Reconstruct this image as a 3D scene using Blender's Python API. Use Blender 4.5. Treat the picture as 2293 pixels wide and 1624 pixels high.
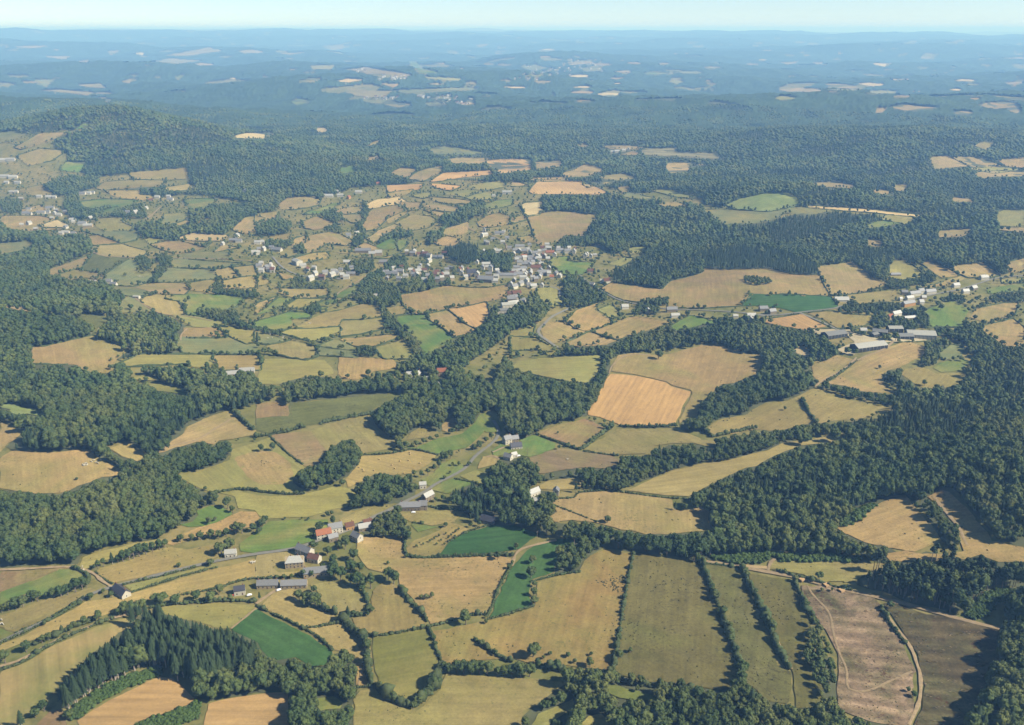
import bpy, bmesh, math, random
import numpy as np
from mathutils import Vector, Matrix
from mathutils.geometry import delaunay_2d_cdt

random.seed(7)
RNG = np.random.default_rng(7)
for _o in list(bpy.data.objects):
    bpy.data.objects.remove(_o)
SC = bpy.context.scene
COL = SC.collection
R = math.radians

# ------------------------------------------------------------------ camera, sky, sun, exposure
CAM_H = 450.0
FPX = 512.0 / math.tan(R(30))
EYE_V = 29.5
PITCH = math.atan((362.5 - EYE_V) / FPX)
cam_d = bpy.data.cameras.new('camera')
cam = bpy.data.objects.new('camera', cam_d)
COL.objects.link(cam)
cam.location = (0, 0, CAM_H)
cam.rotation_euler = (math.pi / 2 - PITCH, 0, 0)
cam_d.sensor_fit = 'HORIZONTAL'
cam_d.sensor_width = 36
cam_d.lens = 18 / math.tan(R(30))
cam_d.clip_start = 1
cam_d.clip_end = 250000
SC.camera = cam

SUN_EL = R(41)
SUN_BACK = R(17)                    # the sun stands to the +X side, a little behind the viewer
sun_dir = Vector((math.cos(SUN_BACK) * math.cos(SUN_EL), -math.sin(SUN_BACK) * math.cos(SUN_EL), math.sin(SUN_EL)))
world = bpy.data.worlds.new('World')
SC.world = world
world.use_nodes = True
nt = world.node_tree
nt.nodes.clear()
sky = nt.nodes.new('ShaderNodeTexSky')
sky.sky_type = 'NISHITA'
sky.sun_disc = False
sky.sun_elevation = SUN_EL
sky.sun_rotation = math.atan2(sun_dir.x, sun_dir.y)
sky.altitude = 450
sky.air_density = 0.75
sky.dust_density = 0.0
sky.ozone_density = 4.0
bg = nt.nodes.new('ShaderNodeBackground')
bg.inputs['Strength'].default_value = 0.066
wo = nt.nodes.new('ShaderNodeOutputWorld')
nt.links.new(sky.outputs[0], bg.inputs[0])
nt.links.new(bg.outputs[0], wo.inputs[0])
sun_l = bpy.data.lights.new('sun', 'SUN')
sun_l.energy = 4.4
sun_l.angle = R(0.5)
sun_l.color = (1.0, 0.955, 0.875)
sun_o = bpy.data.objects.new('sun', sun_l)
COL.objects.link(sun_o)
sun_o.rotation_euler = (-sun_dir).to_track_quat('-Z', 'Y').to_euler()
SC.view_settings.view_transform = 'Standard'
SC.view_settings.look = 'None'
SC.view_settings.exposure = 1.12
SC.view_settings.gamma = 1.0
SC.view_settings.use_curve_mapping = False
SC.render.engine = 'CYCLES'
SC.cycles.use_denoising = True
SC.cycles.denoiser = 'OPENIMAGEDENOISE'
SC.cycles.denoising_input_passes = 'RGB_ALBEDO_NORMAL'
SC.cycles.max_bounces = 4
SC.cycles.diffuse_bounces = 2
SC.cycles.volume_bounces = 0
SC.cycles.transparent_max_bounces = 4
HAZE_DENSITY = 0.97e-4

# ---------------------------------------------------------------- site plan (crop column, row, kind, outline)
FIELDS = """
0 3 b 0,255 300,240 600,215 650,222 520,240 300,330 0,440
0 3 g 0,440 300,330 520,240 650,225 730,280 800,320 790,352 700,335 640,380 500,410 380,470 250,440 150,480 0,560
0 3 o 0,640 150,600 300,540 400,500 560,475 800,395 880,430 800,460 740,495 550,610 400,690 150,795 40,760 0,750
0 3 g 0,755 40,775 115,805 60,850 0,860
0 3 y 710,205 750,120 900,70 1230,0 1420,-40 1380,20 1150,90 1000,130 900,170 820,215 760,225
0 3 o 862,262 910,215 1100,165 1350,75 1500,35 1700,45 1950,10 1990,30 1960,120 1830,175 1600,230 1300,295 1010,352 960,340
0 3 y 1120,378 1500,288 1700,240 1940,178 1940,212 1700,262 1500,328 1250,418 1190,428
0 3 l 640,595 760,525 1050,480 1180,445 1300,415 1600,325 1950,222 2293,140 2293,305 2100,330 2000,390 1600,465 1400,490 1150,560 1000,620 640,745 350,855 0,965 0,910 250,810 430,705
0 3 m 0,1150 220,1080 480,910 1020,695 1240,645 1215,750 1050,800 980,880 800,990 740,1060 620,1180 520,1290 430,1370 380,1420 150,1640 0,1700
0 3 y 1350,592 1560,555 2000,535 2293,550 2330,575 2060,768 1900,745 1700,685 1560,645 1400,625
0 3 G 2065,772 2293,592 2400,645 2700,782 2900,912 2975,985 2920,1090 2790,1110 2640,1020 2440,1060 2293,880
0 3 w 700,1585 850,1480 1100,1350 1300,1250 1440,1192 1530,1205 1640,1285 1738,1380 1720,1435 1550,1500 1400,1560 1200,1605 1150,1700 740,1700
0 3 w 1870,1432 2293,1352 2580,1322 2592,1700 1810,1700 1850,1500
0 3 b 300,1660 450,1500 560,1480 610,1600 600,1680
1 3 l 0,102 250,78 370,92 390,130 300,160 150,210 200,260 380,255 370,290 200,300 0,308
1 3 l 45,552 180,432 240,420 340,410 360,500 440,570 560,602 700,652 750,700 600,735 430,752 300,690 100,602
1 3 l 460,772 600,747 760,717 800,770 880,880 940,970 920,1020 870,1020 820,970 700,960 620,880 520,802
1 3 o 480,370 640,342 760,362 850,402 930,422 1000,500 1000,580 950,620 880,640 800,640 720,630 600,580 570,470 530,410
1 3 o 870,662 1000,652 1050,560 1040,430 1070,400 1160,332 1260,382 1310,462 1420,562 1480,672 1520,720 1420,778 1220,806 1040,826 990,800 880,740
1 3 t 900,-60 1330,-60 1322,128 1560,132 2050,108 2140,112 2293,132 2290,180 2220,260 2150,450 2080,628 1940,638 1850,658 1700,706 1560,718 1500,590 1390,480 1290,370 1270,250 1150,270 1000,230 940,140 900,80
1 3 G 2090,680 2200,410 2293,215 2335,165 2425,70 2505,15 2600,-20 2740,-40 2850,-30 2800,40 2700,130 2660,260 2560,290 2460,330 2440,480 2480,560 2300,622
1 2 G 1660,1712 1720,1625 1900,1522 2100,1462 2293,1462 2450,1512 2540,1542 2440,1612 2360,1668 2200,1700 1900,1722 1700,1732
1 3 u 1040,842 1220,822 1520,762 1590,900 1650,1080 1620,1150 1600,1260 1500,1330 1440,1400 1300,1400 1150,1310 1100,1220 1060,1150 1050,950
1 3 t 890,1072 960,1082 990,1180 1020,1280 910,1288 900,1150
1 3 o 880,1380 930,1312 1090,1312 1130,1400 1300,1482 1430,1512 1500,1452 1640,1322 1700,1172 1750,1172 2100,1192 2293,1202 2800,1252 2690,1312 2520,1452 2390,1502 2380,1700 870,1700
1 3 q 1600,782 1850,742 2070,692 2293,642 2500,575 2523,345 2693,292 2893,262 2933,172 2993,112 3143,55 3293,85 3373,102 3343,300 3293,560 3253,740 3213,900 3173,1140 2993,1120 2793,1090 2523,1080 2293,1030 2000,1050 1720,1100 1660,1040 1590,850
2 3 h 1092,95 1300,122 1640,162 1690,182 1760,360 1850,560 1920,780 1990,1000 2020,1130 2000,1250 1850,1310 1400,1262 1080,1222 900,1152 935,1020 965,760 1015,500 1072,132
2 3 h 1722,182 1950,202 2055,232 2105,420 2195,550 2285,722 2345,950 2380,1100 2500,1150 2480,1450 2293,1420 2200,1330 2100,1250 2060,1080 2000,950 1930,780 1850,560 1765,322
3 3 h -180,272 0,302 210,332 240,440 330,620 380,720 420,850 470,1000 500,1300 460,1472 250,1480 222,1142 105,960 5,760 -75,560 -165,382
3 3 c 290,382 420,392 480,352 660,432 950,492 1010,562 1095,742 1195,882 1280,1060 1325,1160 1285,1300 1300,1400 1270,1660 900,1600 640,1500 615,1300 635,1000 555,850 430,640 330,542
3 3 d 1045,540 1135,532 1400,632 1500,642 1850,732 2140,802 2200,900 2100,1150 1950,1400 1800,1660 1290,1680 1380,1480 1395,1250 1340,1000 1210,790 1105,640
3 3 o 12,172 150,157 640,162 800,172 1080,187 1000,230 850,290 780,340 690,358 530,338 330,288 100,240 0,228
2 3 k 1722,180 1740,165 2060,190 2293,205 2293,225 2070,215
0 2 t 0,542 110,572 230,590 100,720 0,820
0 2 t 0,852 110,797 400,812 800,787 860,852 1000,922 1100,962 1040,1022 920,1032 800,1082 680,1122 580,1172 470,1182 200,1162 0,1142
0 2 l 975,767 1130,717 1200,782 1320,822 1250,890 1150,862 1080,842
0 2 t 1332,842 1500,752 1560,692 1640,652 1680,582 1800,522 2040,432 2110,492 2200,572 2293,622 2290,650 2100,690 1980,700 1900,740 1780,712 1600,762 1450,812 1350,842
0 2 y 1580,1012 1750,987 1900,942 2050,882 2080,782 2293,722 2413,672 2513,782 2713,922 2733,950 2633,1040 2623,1100 2723,1150 2673,1182 2493,1172 2293,1142 2100,1122 1900,1162 1800,1132 1700,1082
0 2 t 2100,860 2293,790 2480,810 2600,900 2640,1000 2560,1090 2350,1100 2200,1010
0 2 g 1760,1332 1880,1287 1950,1292 2060,1342 2080,1362 1950,1432 1800,1472 1700,1482 1600,1462 1740,1422 1770,1382
0 2 t 1480,1630 1600,1552 1750,1492 1950,1432 2150,1332 2300,1335 2325,1400 2290,1432 2250,1472 2100,1502 1900,1562 1700,1592 1560,1640
0 2 y 2293,1192 2393,1192 2693,1192 2853,1152 3013,1102 3123,1132 3193,1182 3143,1262 3073,1312 2913,1342 2743,1392 2543,1392 2393,1402 2323,1372 2293,1330 2130,1312 2110,1202 1920,1172 2100,1142
1 2 g -150,1622 0,1522 120,1432 300,1412 640,1412 650,1472 540,1532 550,1592 300,1662 0,1702 -130,1692
1 2 o 800,1382 1000,1312 1150,1282 1220,1292 1050,1382 950,1432 760,1452 740,1422
1 2 o 1300,1362 1500,1322 1850,1332 1860,1352 1780,1422 1600,1462 1380,1432 1320,1402
1 2 g 1390,1442 1600,1472 1640,1482 1450,1532
1 2 o 1400,1602 1640,1502 1700,1432 1800,1452 1900,1502 1720,1612 1650,1702 1350,1742 1340,1682
1 2 b 130,652 480,615 570,720 640,792 570,872 550,922 430,932 300,820 215,735
1 2 o 480,612 620,562 850,502 1030,482 1060,562 1200,682 1250,702 1220,772 950,822 935,762 860,690 760,710 640,800 570,720
1 2 l 940,842 1200,827 1380,787 1620,832 1590,882 1560,912 1380,1002 1250,1012 1060,1002 960,1062 830,1122 800,1062 880,962 930,902
1 2 v 0,562 0,502 280,482 300,372 600,342 1000,292 1350,272 1080,402 1040,442 800,492 560,552 440,567 250,632 130,645 0,602
1 2 b 0,382 190,342 280,392 300,470 280,482 0,508
1 2 y 20,192 30,62 0,-30 600,-20 680,52 690,102 600,132 440,132 300,162 200,202
1 2 t 740,102 730,42 750,-50 1000,-40 1220,-30 1290,42 1200,62 1060,82 1000,122 900,152 780,152
1 2 g 1330,762 1450,762 1620,682 1850,642 1950,562 2000,472 2130,432 2230,562 2200,622 2050,622 1990,682 1900,762 1740,792 1620,822 1390,772
1 2 o 1340,702 1400,622 1540,572 1650,632 1600,662 1480,682
1 2 t 1670,562 1760,502 1810,562 1720,622 1660,612
1 2 g 1470,1052 1600,992 1680,902 1760,872 1860,922 1870,962 1720,1032 1640,1082 1560,1112
1 2 g 1570,1142 1660,1082 1800,1042 1950,1082 1800,1152 1700,1182
1 2 y 1830,1022 1980,972 2140,1022 2050,1082 1980,1087
1 2 g 2120,800 2180,730 2293,760 2360,800 2250,830 2140,850
1 2 l 1980,960 2030,850 2110,830 2200,850 2150,920
2 2 y 0,32 60,-10 230,-30 500,-50 800,-60 790,20 770,92 700,192 560,182 380,152 200,112 150,82 60,102 0,112
2 2 w 880,102 1100,122 1380,182 1430,222 1590,262 1580,312 1500,472 1440,562 1300,582 1100,572 950,552 860,522 780,492 680,472 690,432 760,362 800,242
2 2 t 890,82 910,0 960,-62 1100,-82 1240,-62 1400,-72 1550,-112 1750,-162 1900,-142 2000,-92 2100,-72 2230,-62 2240,0 2220,92 2100,142 2000,182 1870,202 1750,312 1690,362 1680,472 1580,502 1500,552 1495,520 1605,290 1612,252 1440,212 1380,172 1100,112
2 2 r 215,637 420,562 650,512 740,542 820,592 800,652 760,672 620,782 460,722 300,662
2 2 g 0,802 60,702 200,652 300,692 400,722 380,772 280,812 170,852 0,822
2 2 o 640,782 780,692 960,592 1200,602 1470,592 1700,692 1800,702 1850,742 1750,752 1600,722 1300,742 1200,822 900,832 700,792
2 2 b 60,972 160,862 280,812 460,772 620,802 900,842 960,872 940,942 800,952 640,942 500,962 270,1002 150,982
2 2 l 250,1102 330,1062 560,1042 690,1037 640,1082 620,1122 560,1142 400,1142 240,1137
2 2 t 340,1232 560,1222 600,1172 800,1157 1000,1172 1250,1212 1440,1232 1430,1302 1500,1332 1700,1302 1760,1332 1780,1502 1600,1522 1350,1542 1180,1537 950,1492 750,1442 560,1422 420,1432 280,1422 400,1342
2 2 l 1020,1152 1250,1052 1500,962 1750,902 1900,892 2293,792 2443,722 2963,642 2943,692 2853,722 2593,742 2443,802 2200,922 2000,982 1800,1092 1700,1142 1590,1202 1400,1197 1150,1172
3 2 t 1430,1212 1540,1142 1640,1172 1750,1292 1860,1402 1950,1512 2010,1602 2293,1662 2293,1802 2050,1792 1900,1732 1780,1762 1100,1790 1050,1720 1250,1690 1400,1720 1600,1730 1750,1702 1700,1562 1720,1472 1620,1372 1560,1282 1480,1242
3 2 t 700,1542 600,1482 780,1442 880,1332 1000,1262 1130,1222 1260,1212 1300,1282 1370,1372 1450,1452 1520,1542 1560,1602 1300,1702 1100,1662 1000,1642 880,1622
3 2 o -550,602 -440,512 -190,472 -90,392 0,362 200,342 400,242 500,242 700,332 960,382 1150,412 1000,462 800,512 540,532 300,562 150,602 0,612 -110,602 -300,642 -480,662
3 2 t 390,112 385,22 450,-20 600,-60 790,-20 640,102 530,172 460,182
3 2 t 510,192 650,102 800,-10 950,-90 1250,-190 1400,-140 1400,-60 1250,0 1200,42 1060,72 1010,132 1060,212 1150,272 1000,272 850,262 700,212
3 2 o 1200,112 1240,62 1370,42 1450,72 1500,102 1700,92 1790,102 1720,192 1580,232 1560,192 1480,242 1380,232 1310,182
3 2 g 1480,60 1540,0 1700,-40 1830,0 1700,80 1560,90
0 1 t 0,1105 200,1120 340,1180 200,1160 0,1130
0 1 t 280,1500 230,1475 390,1490 600,1440 830,1390 1000,1460 1180,1500 1050,1580 980,1640 1000,1720 760,1700 700,1640 300,1640
0 1 y 1010,1665 1260,1560 1900,1560 1890,1640 1830,1680 1620,1640 1210,1660
0 1 l 1920,1565 2293,1570 2330,1623 2330,1690 2280,1690 1990,1690 1960,1640
0 1 e 1590,1480 1620,1400 2030,1400 2200,1462 2293,1455 2293,1550 2000,1552 1700,1545 1650,1540
0 1 t 1630,1398 1660,1322 1930,1320 2025,1398
0 1 y 1950,1312 2293,1342 2293,1448 2200,1455 2050,1390
0 1 y 1530,1202 1740,1215 2040,1272 1940,1308 1750,1302 1640,1262
0 1 e 1080,1172 1070,1102 1150,1042 1210,1062 1370,1172 1250,1172
0 1 l 1270,1082 1340,1032 1500,1022 1610,1092 1670,1192 1530,1192 1420,1172
0 1 g 1490,1062 1520,1022 1640,1017 2000,1022 2180,1052 2100,1132 1800,1202 1680,1192 1610,1082
0 1 e 860,952 1200,952 1400,1012 1250,1032 1120,1022 1000,962
0 1 t 1190,942 1400,922 1680,922 1700,962 1650,1012 1460,1012 1300,972
0 1 o 1690,922 1920,882 1940,922 1880,992 1710,972
0 1 e 1480,782 1900,802 1930,852 1920,878 1400,908 1440,852
0 1 l 1920,822 1960,792 2070,780 2130,858 2010,882
0 1 l 2090,780 2270,762 2293,845 2150,856
0 1 l 2010,892 2293,856 2293,952 2000,962
0 1 e 930,922 960,832 1150,712 1240,732 1260,782 1200,832 1420,832 1300,912 1200,942 1000,932
0 1 v 720,802 840,662 1140,702 950,812 890,822
0 1 t 450,792 835,655 700,790 540,832 450,842
0 1 o 540,842 680,802 890,832 860,882 760,862 600,892
0 1 t 90,742 380,662 370,722 320,782 120,762
0 1 e 0,562 270,542 310,572 200,622 0,662
0 1 l 890,582 1080,572 1310,632 1280,662 1180,680 980,680 870,652
0 1 t 790,502 900,492 1080,562 830,572
0 1 e 780,462 1130,452 1260,452 1220,522 1080,550 900,488
0 1 t 1360,572 1480,542 1600,542 1830,592 1740,622 1590,652 1400,592
0 1 p 1630,502 1740,472 2050,492 1980,532 1800,532 1620,522
0 1 t 1640,540 1890,552 1835,588
0 1 t 1920,632 1990,582 2140,602
0 1 e 1560,702 2150,742 1990,782 1860,782 1500,772
0 1 e 1600,652 2050,642 2040,688 1540,688
0 1 t 20,322 350,322 500,350 350,402 400,418 560,420 560,432 330,442 200,452 60,412 20,392
0 1 p 355,400 500,357 610,392 570,415 400,411
0 1 y 880,342 1050,332 1150,332 1090,372 1200,412 1170,442 940,442 870,402
0 1 l 1470,412 1690,352 1680,392 1600,412
0 1 l 1730,392 1800,342 1940,302 1880,392 1850,432 1780,432
0 1 t 2090,432 2200,332 2293,322 2370,340 2293,385 2293,440 2200,470
0 1 o 870,62 950,12 1450,2 1480,22 1430,52 1150,62 960,82
0 1 l 950,92 1260,92 1250,122 1400,132 1290,165 1050,142
0 1 l 1480,62 1700,32 1770,52 1650,82 1500,86
0 1 g 720,192 900,172 1250,182 1100,232 950,242 760,232
0 1 g 1660,172 1900,162 1930,182 1850,232 1700,232
0 1 o 150,82 380,42 480,122 330,132
0 1 t 180,262 350,222 420,262 220,292
0 1 e 1480,300 1720,295 1640,350 1500,390 1450,380
0 1 y 1350,560 1270,510 1330,515 1600,535 1480,540
0 1 g 860,300 950,245 1080,240 1060,260 930,300
1 1 t 180,222 300,152 520,142 570,182 540,222 350,252 250,252
1 1 g 420,292 700,202 760,212 560,292
1 1 t 0,302 170,282 190,322 60,362 0,392
1 1 t 420,372 540,322 650,362 700,382 540,432 450,422
1 1 t 700,272 860,237 950,242 940,272 820,292
1 1 t 770,312 950,312 950,352 870,372 800,342
1 1 p 990,212 1080,172 1270,152 1340,187 1230,215 1030,245
1 1 w 1180,42 1500,32 1460,72 1190,102
1 1 w 1560,32 1830,47 1740,82 1620,62
1 1 l 1190,107 1400,82 1370,112 1200,152
1 1 y 1400,132 1550,107 1560,132 1500,152
1 1 y 1700,117 1900,82 2040,102 1880,140
1 1 y 1885,147 2080,104 2150,132 2120,162 1950,167
1 1 y 1890,52 2200,2 2230,52 2050,82 1950,67
1 1 l 1560,152 1930,182 1880,202 1720,202 1600,182
1 1 t 1510,232 1600,212 1810,242 1780,272 1640,262
1 1 t 1510,264 1690,287 1640,312
1 1 t 1000,302 1060,252 1240,222 1320,272 1180,332 1090,422 1000,442 960,402
1 1 l 1180,342 1280,292 1350,282 1340,302 1200,372
1 1 t 1290,192 1480,202 1450,252 1380,257
1 1 o 1250,382 1400,312 1560,322 1610,362 1550,412 1380,442 1300,412
1 1 t 1000,512 1100,442 1230,392 1290,412 1140,482 1060,552
1 1 t 500,492 700,462 860,542 800,582 640,562 570,602 560,642 460,642 420,562
1 1 t 330,572 350,522 440,492 430,552
1 1 o 130,502 310,472 280,522 150,532
1 1 o 200,642 300,602 420,652 290,682
1 1 l 350,692 500,652 650,642 620,692 430,732
1 1 t 880,602 980,562 1070,592 1060,612
1 1 l 820,682 1100,692 1290,652 1180,692
1 1 g 1090,582 1200,512 1260,522 1240,602 1130,602
1 1 g 1270,542 1340,532 1340,582 1290,622
1 1 t 1700,432 1890,372 1880,462 1780,492 1690,472
1 1 t 1590,542 1700,502 1830,522 1760,572 1640,572
1 1 t 1990,372 2060,322 2160,292 2293,332 2293,382 2080,412 2010,402
1 1 g 2030,222 2150,182 2293,172 2290,212 2100,245
1 1 t 1300,1022 1500,992 1700,942 1900,962 2080,962 2240,932 2270,982 2200,1052 2000,1092 1750,1142 1500,1190 1420,1190 1330,1112
1 1 w 1735,1160 2060,1092 2080,1182 2070,1252 1970,1322 1850,1262
1 1 t 1532,1202 1722,1165 1845,1272 1962,1332 1770,1402 1680,1322 1560,1252
1 1 g 1240,1212 1340,1212 1530,1204 1560,1262 1680,1332 1770,1402 1640,1492 1520,1562 1480,1502 1420,1392 1300,1292
1 1 o 1170,1142 1330,1122 1350,1192 1240,1210
1 1 g 740,1012 920,922 910,992 820,1042 730,1042
1 1 l 200,1002 230,972 650,972 640,1022 520,1042 360,1042
1 1 l 0,872 50,852 120,912 0,942
1 1 t 200,822 350,862 250,882
1 1 t 0,1102 180,1042 90,1132 0,1190
1 1 g 100,1132 200,1052 340,1062 180,1152 0,1195
1 1 y 270,1122 370,1064 640,1062 400,1130
1 1 g 400,1142 700,1064 720,1092 580,1150
1 1 y 590,1157 860,1072 950,1102 730,1160 600,1175
1 1 o 330,1312 500,1242 620,1182 950,1112 1100,1132 1130,1222 950,1242 770,1242 740,1302 330,1322
1 1 g 0,1262 300,1182 490,1192 480,1232 320,1242 300,1312 200,1342 0,1302
1 1 y 220,1362 320,1332 740,1314 760,1342 620,1402 500,1432
1 1 o 750,1282 800,1262 1140,1232 1150,1322 900,1372 760,1392 770,1332
1 1 t 870,1472 760,1422 1200,1384 1300,1394 1100,1470 950,1482
1 1 y 1080,1502 1320,1432 1400,1552 1380,1592 1150,1592 1110,1542
1 1 e 560,1482 700,1432 840,1452 880,1512 700,1502
1 1 e 550,1562 560,1490 760,1514 900,1534 900,1582 620,1562
1 1 o 110,1482 300,1442 520,1482 550,1562 450,1602 200,1562
1 1 e 0,1352 300,1422 250,1442 120,1462 0,1452
2 1 w 160,92 250,2 640,12 850,102 780,115 500,112 190,112
2 1 l 640,32 880,7 930,22 760,42 690,57
2 1 t 0,2 150,42 0,47
2 1 t 940,62 1040,52 1080,87 990,102
2 1 e 980,142 1060,112 1280,152 1160,162
2 1 y 1240,87 1400,77 1500,112 1650,132 1600,152 1350,112
2 1 p 80,222 130,202 280,192 250,242 290,280 130,315 110,272
2 1 t 140,322 290,287 430,272 780,312 690,402 640,492 530,502 420,542 290,582 210,542 190,432
2 1 t 0,332 110,322 110,352 0,382
2 1 t 60,512 180,492 200,542 100,547
2 1 n 1930,212 2050,162 2290,112 2450,112 2540,152 2570,202 2500,240 2293,270 2000,252
2 1 e 1720,262 1950,257 2293,282 2560,237 2900,262 2700,302 2450,292 2350,342 2200,372 1900,382 1820,332
2 1 l 1310,202 1450,195 1580,215 1480,228 1360,222
3 1 p 280,230 420,230 900,258 1350,298 1340,318 900,280 400,250
3 1 y 1010,352 1080,312 1320,332 1230,392 1180,372
3 1 g 880,402 1000,362 1180,382 1000,412 900,422
2 1 t 810,962 900,912 1070,932 1350,972 1420,902 1700,832 1720,792 1950,802 2293,792 2493,842 2753,852 2850,1022 2593,1032 2293,1022 2150,1012 2060,1112 1900,1122 1700,1132 1400,1132 1400,1062 1320,1042 1130,1082 1000,1062 880,1012
3 1 t 450,772 740,737 830,792 930,872 1050,922 900,992 610,1020 565,1020 515,940 475,850
3 1 G -150,1012 0,1024 400,1034 550,1042 620,1132 500,1152 280,1172 100,1132 0,1122 -230,1115
3 1 o 640,1042 700,1022 940,1002 1130,992 1180,1032 1100,1082 980,1082 850,1112 760,1062
3 1 w 0,1242 290,1202 520,1302 330,1327 100,1292 -60,1267
3 1 o 360,1192 580,1172 740,1202 940,1212 900,1282 850,1292 720,1312 640,1322 500,1242
3 1 y 1100,772 1120,717 1230,722 1320,782 1400,852 1200,882 1080,862
3 1 t 1370,742 1450,722 1620,792 1700,852 1560,862 1490,822
3 1 t 1660,812 1680,762 1920,742 2070,842 1990,862 1800,862
3 1 t 2120,742 2293,702 2293,802 2180,822
3 1 t 1340,952 1700,862 1760,882 1580,942 1480,962
3 1 y 2040,302 2120,262 2293,272 2293,392 2180,402 2070,392
3 1 t 2070,422 2293,427 2293,472 2200,452 2060,442
3 1 t 1520,452 1680,442 1850,432 1740,492 1540,502
3 1 t 890,532 960,532 1030,552 1000,592 900,572
3 1 t 350,22 600,12 800,42 750,62 500,52
3 1 t 930,72 1170,107 1060,122 960,102
3 1 t 1100,42 1250,42 1230,92 1150,82
3 1 o 1280,72 1420,72 1330,92
3 1 t 1280,137 1480,132 1340,152
3 1 t 1610,147 1830,167 1820,192 1680,182
3 1 g 1430,1152 1650,1082 1780,1162 1740,1312 1600,1302 1420,1312 1450,1222 1380,1162
3 1 t 1810,1212 1900,1142 2100,1102 2230,1102 2200,1202 2000,1272 1860,1232
3 1 t 1890,1312 2190,1242 2293,1322 2293,1462 2200,1482 2120,1472 2000,1402
3 1 g 1980,972 2293,922 2293,982 2000,1002
3 1 y 2100,892 2293,872 2293,907 2110,912
3 1 e 1540,1542 1640,1472 1780,1502 1740,1542 1720,1602 1580,1600
3 1 s 360,1352 420,1335 740,1332 760,1362 1060,1430 1100,1400 1200,1372 1300,1400 1530,1410 1360,1440 1130,1445 1000,1452 800,1452 690,1500 800,1530 780,1550 700,1542 620,1502 790,1442 700,1382 420,1382
3 1 k 230,1490 330,1480 400,1560 300,1570 240,1530
2 1 t 270,1332 330,1272 480,1275 650,1352 560,1402 380,1445 300,1412
2 1 t 500,1258 580,1162 700,1122 780,1092 740,1162 850,1232 880,1282 700,1342 660,1340 560,1310
2 1 t 710,1345 960,1262 1100,1222 1410,1262 1300,1312 1170,1352 960,1422 830,1392
2 1 t 500,1445 690,1362 940,1432 850,1462 600,1482 500,1482
2 1 y 780,1152 900,1112 930,1152 980,1202 900,1232
2 1 g 1420,1302 1600,1212 1850,1272 1600,1312 1450,1342
2 1 y 0,1402 210,1412 370,1502 380,1572 340,1572 250,1512 0,1522
2 1 y 0,1532 230,1514 0,1582
2 1 y 0,1362 200,1292 170,1392 0,1422
2 1 y 240,962 390,962 400,1052 450,1082 360,1132 240,1042
2 1 g 330,742 370,692 520,682 500,722 700,732 740,702 700,782 620,832 480,832 400,802
2 1 y 1060,602 1200,592 1190,632 1060,652
2 1 y 880,742 1000,692 1100,702 980,762
4 0 t 70,660 180,600 300,598 200,640 100,668
4 0 o 80,700 180,670 290,680 230,720 130,740
4 0 e 0,595 80,590 90,620 0,640
4 0 g 270,760 300,730 390,730 350,770
4 0 o 580,775 720,765 830,755 840,800 600,800
4 0 p 1030,620 1100,600 1235,595 1180,620
4 0 p 1415,575 1460,577 1465,590 1425,590
4 0 g 1525,755 1580,745 1590,770 1525,780
4 0 o 1630,657 1700,630 1690,647
4 0 t 1640,715 1690,700 1700,712 1650,722
4 0 t 1740,780 1800,755 1880,760 1830,795
4 0 t 1830,800 1900,762 1980,747 1980,770 1900,812
4 0 w 1930,812 1990,777 2200,767 2200,785 1960,812
4 0 t 2010,716 2060,710 2190,712 2150,735 2030,732
4 0 w 2180,722 2293,717 2380,717 2375,758 2293,772 2240,775 2190,747
4 0 e 1920,667 2000,657 2200,690 1950,690
4 0 p 1500,366 1560,352 1630,358 1560,370
4 0 t 1570,312 1640,300 1850,336 1780,350 1640,332
4 0 y 1390,295 1500,292 1480,312 1400,310
4 0 g 1305,457 1340,442 1400,455 1330,472
4 0 o 1560,412 1620,405 1760,408 1720,430 1600,432
4 0 e 1620,452 1700,446 1780,456 1700,466
4 0 o 1720,468 1800,460 1850,470 1780,482
4 0 e 1900,462 1960,456 2010,470 1930,476
4 0 t 2050,462 2100,456 2140,466 2080,472
4 0 e 1750,406 2100,392 2170,400 1820,420
4 0 y 1880,346 2100,354 2000,362
4 0 g 1830,277 1860,275 1900,310 1970,325 1880,330
4 0 o 690,275 760,262 900,272 800,287
4 0 o 740,250 940,212 990,230 850,250
4 0 t 1065,229 1130,222 1190,235 1090,239
4 0 t 1245,239 1380,235 1300,245
4 0 o 1440,206 1540,200 1545,215 1490,226
4 0 t 200,254 320,252 290,266
4 0 t 340,276 400,268 390,281
4 0 e 150,358 250,357 200,390
4 0 o 180,406 260,402 420,412 390,430 300,416
4 0 o 340,381 450,375 480,395 400,392
4 0 t 545,367 590,352 580,376
4 0 g 780,346 830,336 800,353
4 0 p 1025,351 1060,349 1050,357
4 0 p 600,241 645,236 640,250
4 0 t 460,456 505,440 490,459
4 0 t 0,208 230,206 150,216
4 0 g 340,576 380,558 420,561
4 0 t 480,231 540,225 500,250
4 0 t 2125,203 2200,198 2150,211
4 0 t 1700,375 1800,378 1760,392
5 0 t 1190,401 1280,394 1390,400 1330,413 1230,412
5 0 t 1625,506 1640,482 1680,485 1660,506
5 0 t 1690,481 1760,470 1920,485 1760,497
5 0 t 1970,506 2020,498 2085,508 2000,515
5 0 t 2090,471 2140,458 2250,460 2280,480 2150,489
5 0 t 2220,496 2293,490 2260,509
5 0 t 2200,371 2293,368 2250,389
5 0 t 2045,441 2110,435 2080,449
5 0 p 1610,286 1700,282 1670,301
5 0 t 1200,281 1290,275 1240,291
5 0 t 1345,281 1400,279 1370,289
5 0 g 585,330 620,324 710,328 650,336
5 0 y 700,366 730,358 775,365 740,377
5 0 t 450,321 530,315 530,329
5 0 t 430,351 510,346 470,357
5 0 t 275,451 330,448 375,457 320,462
5 0 e 40,300 110,290 160,305 90,318
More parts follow.
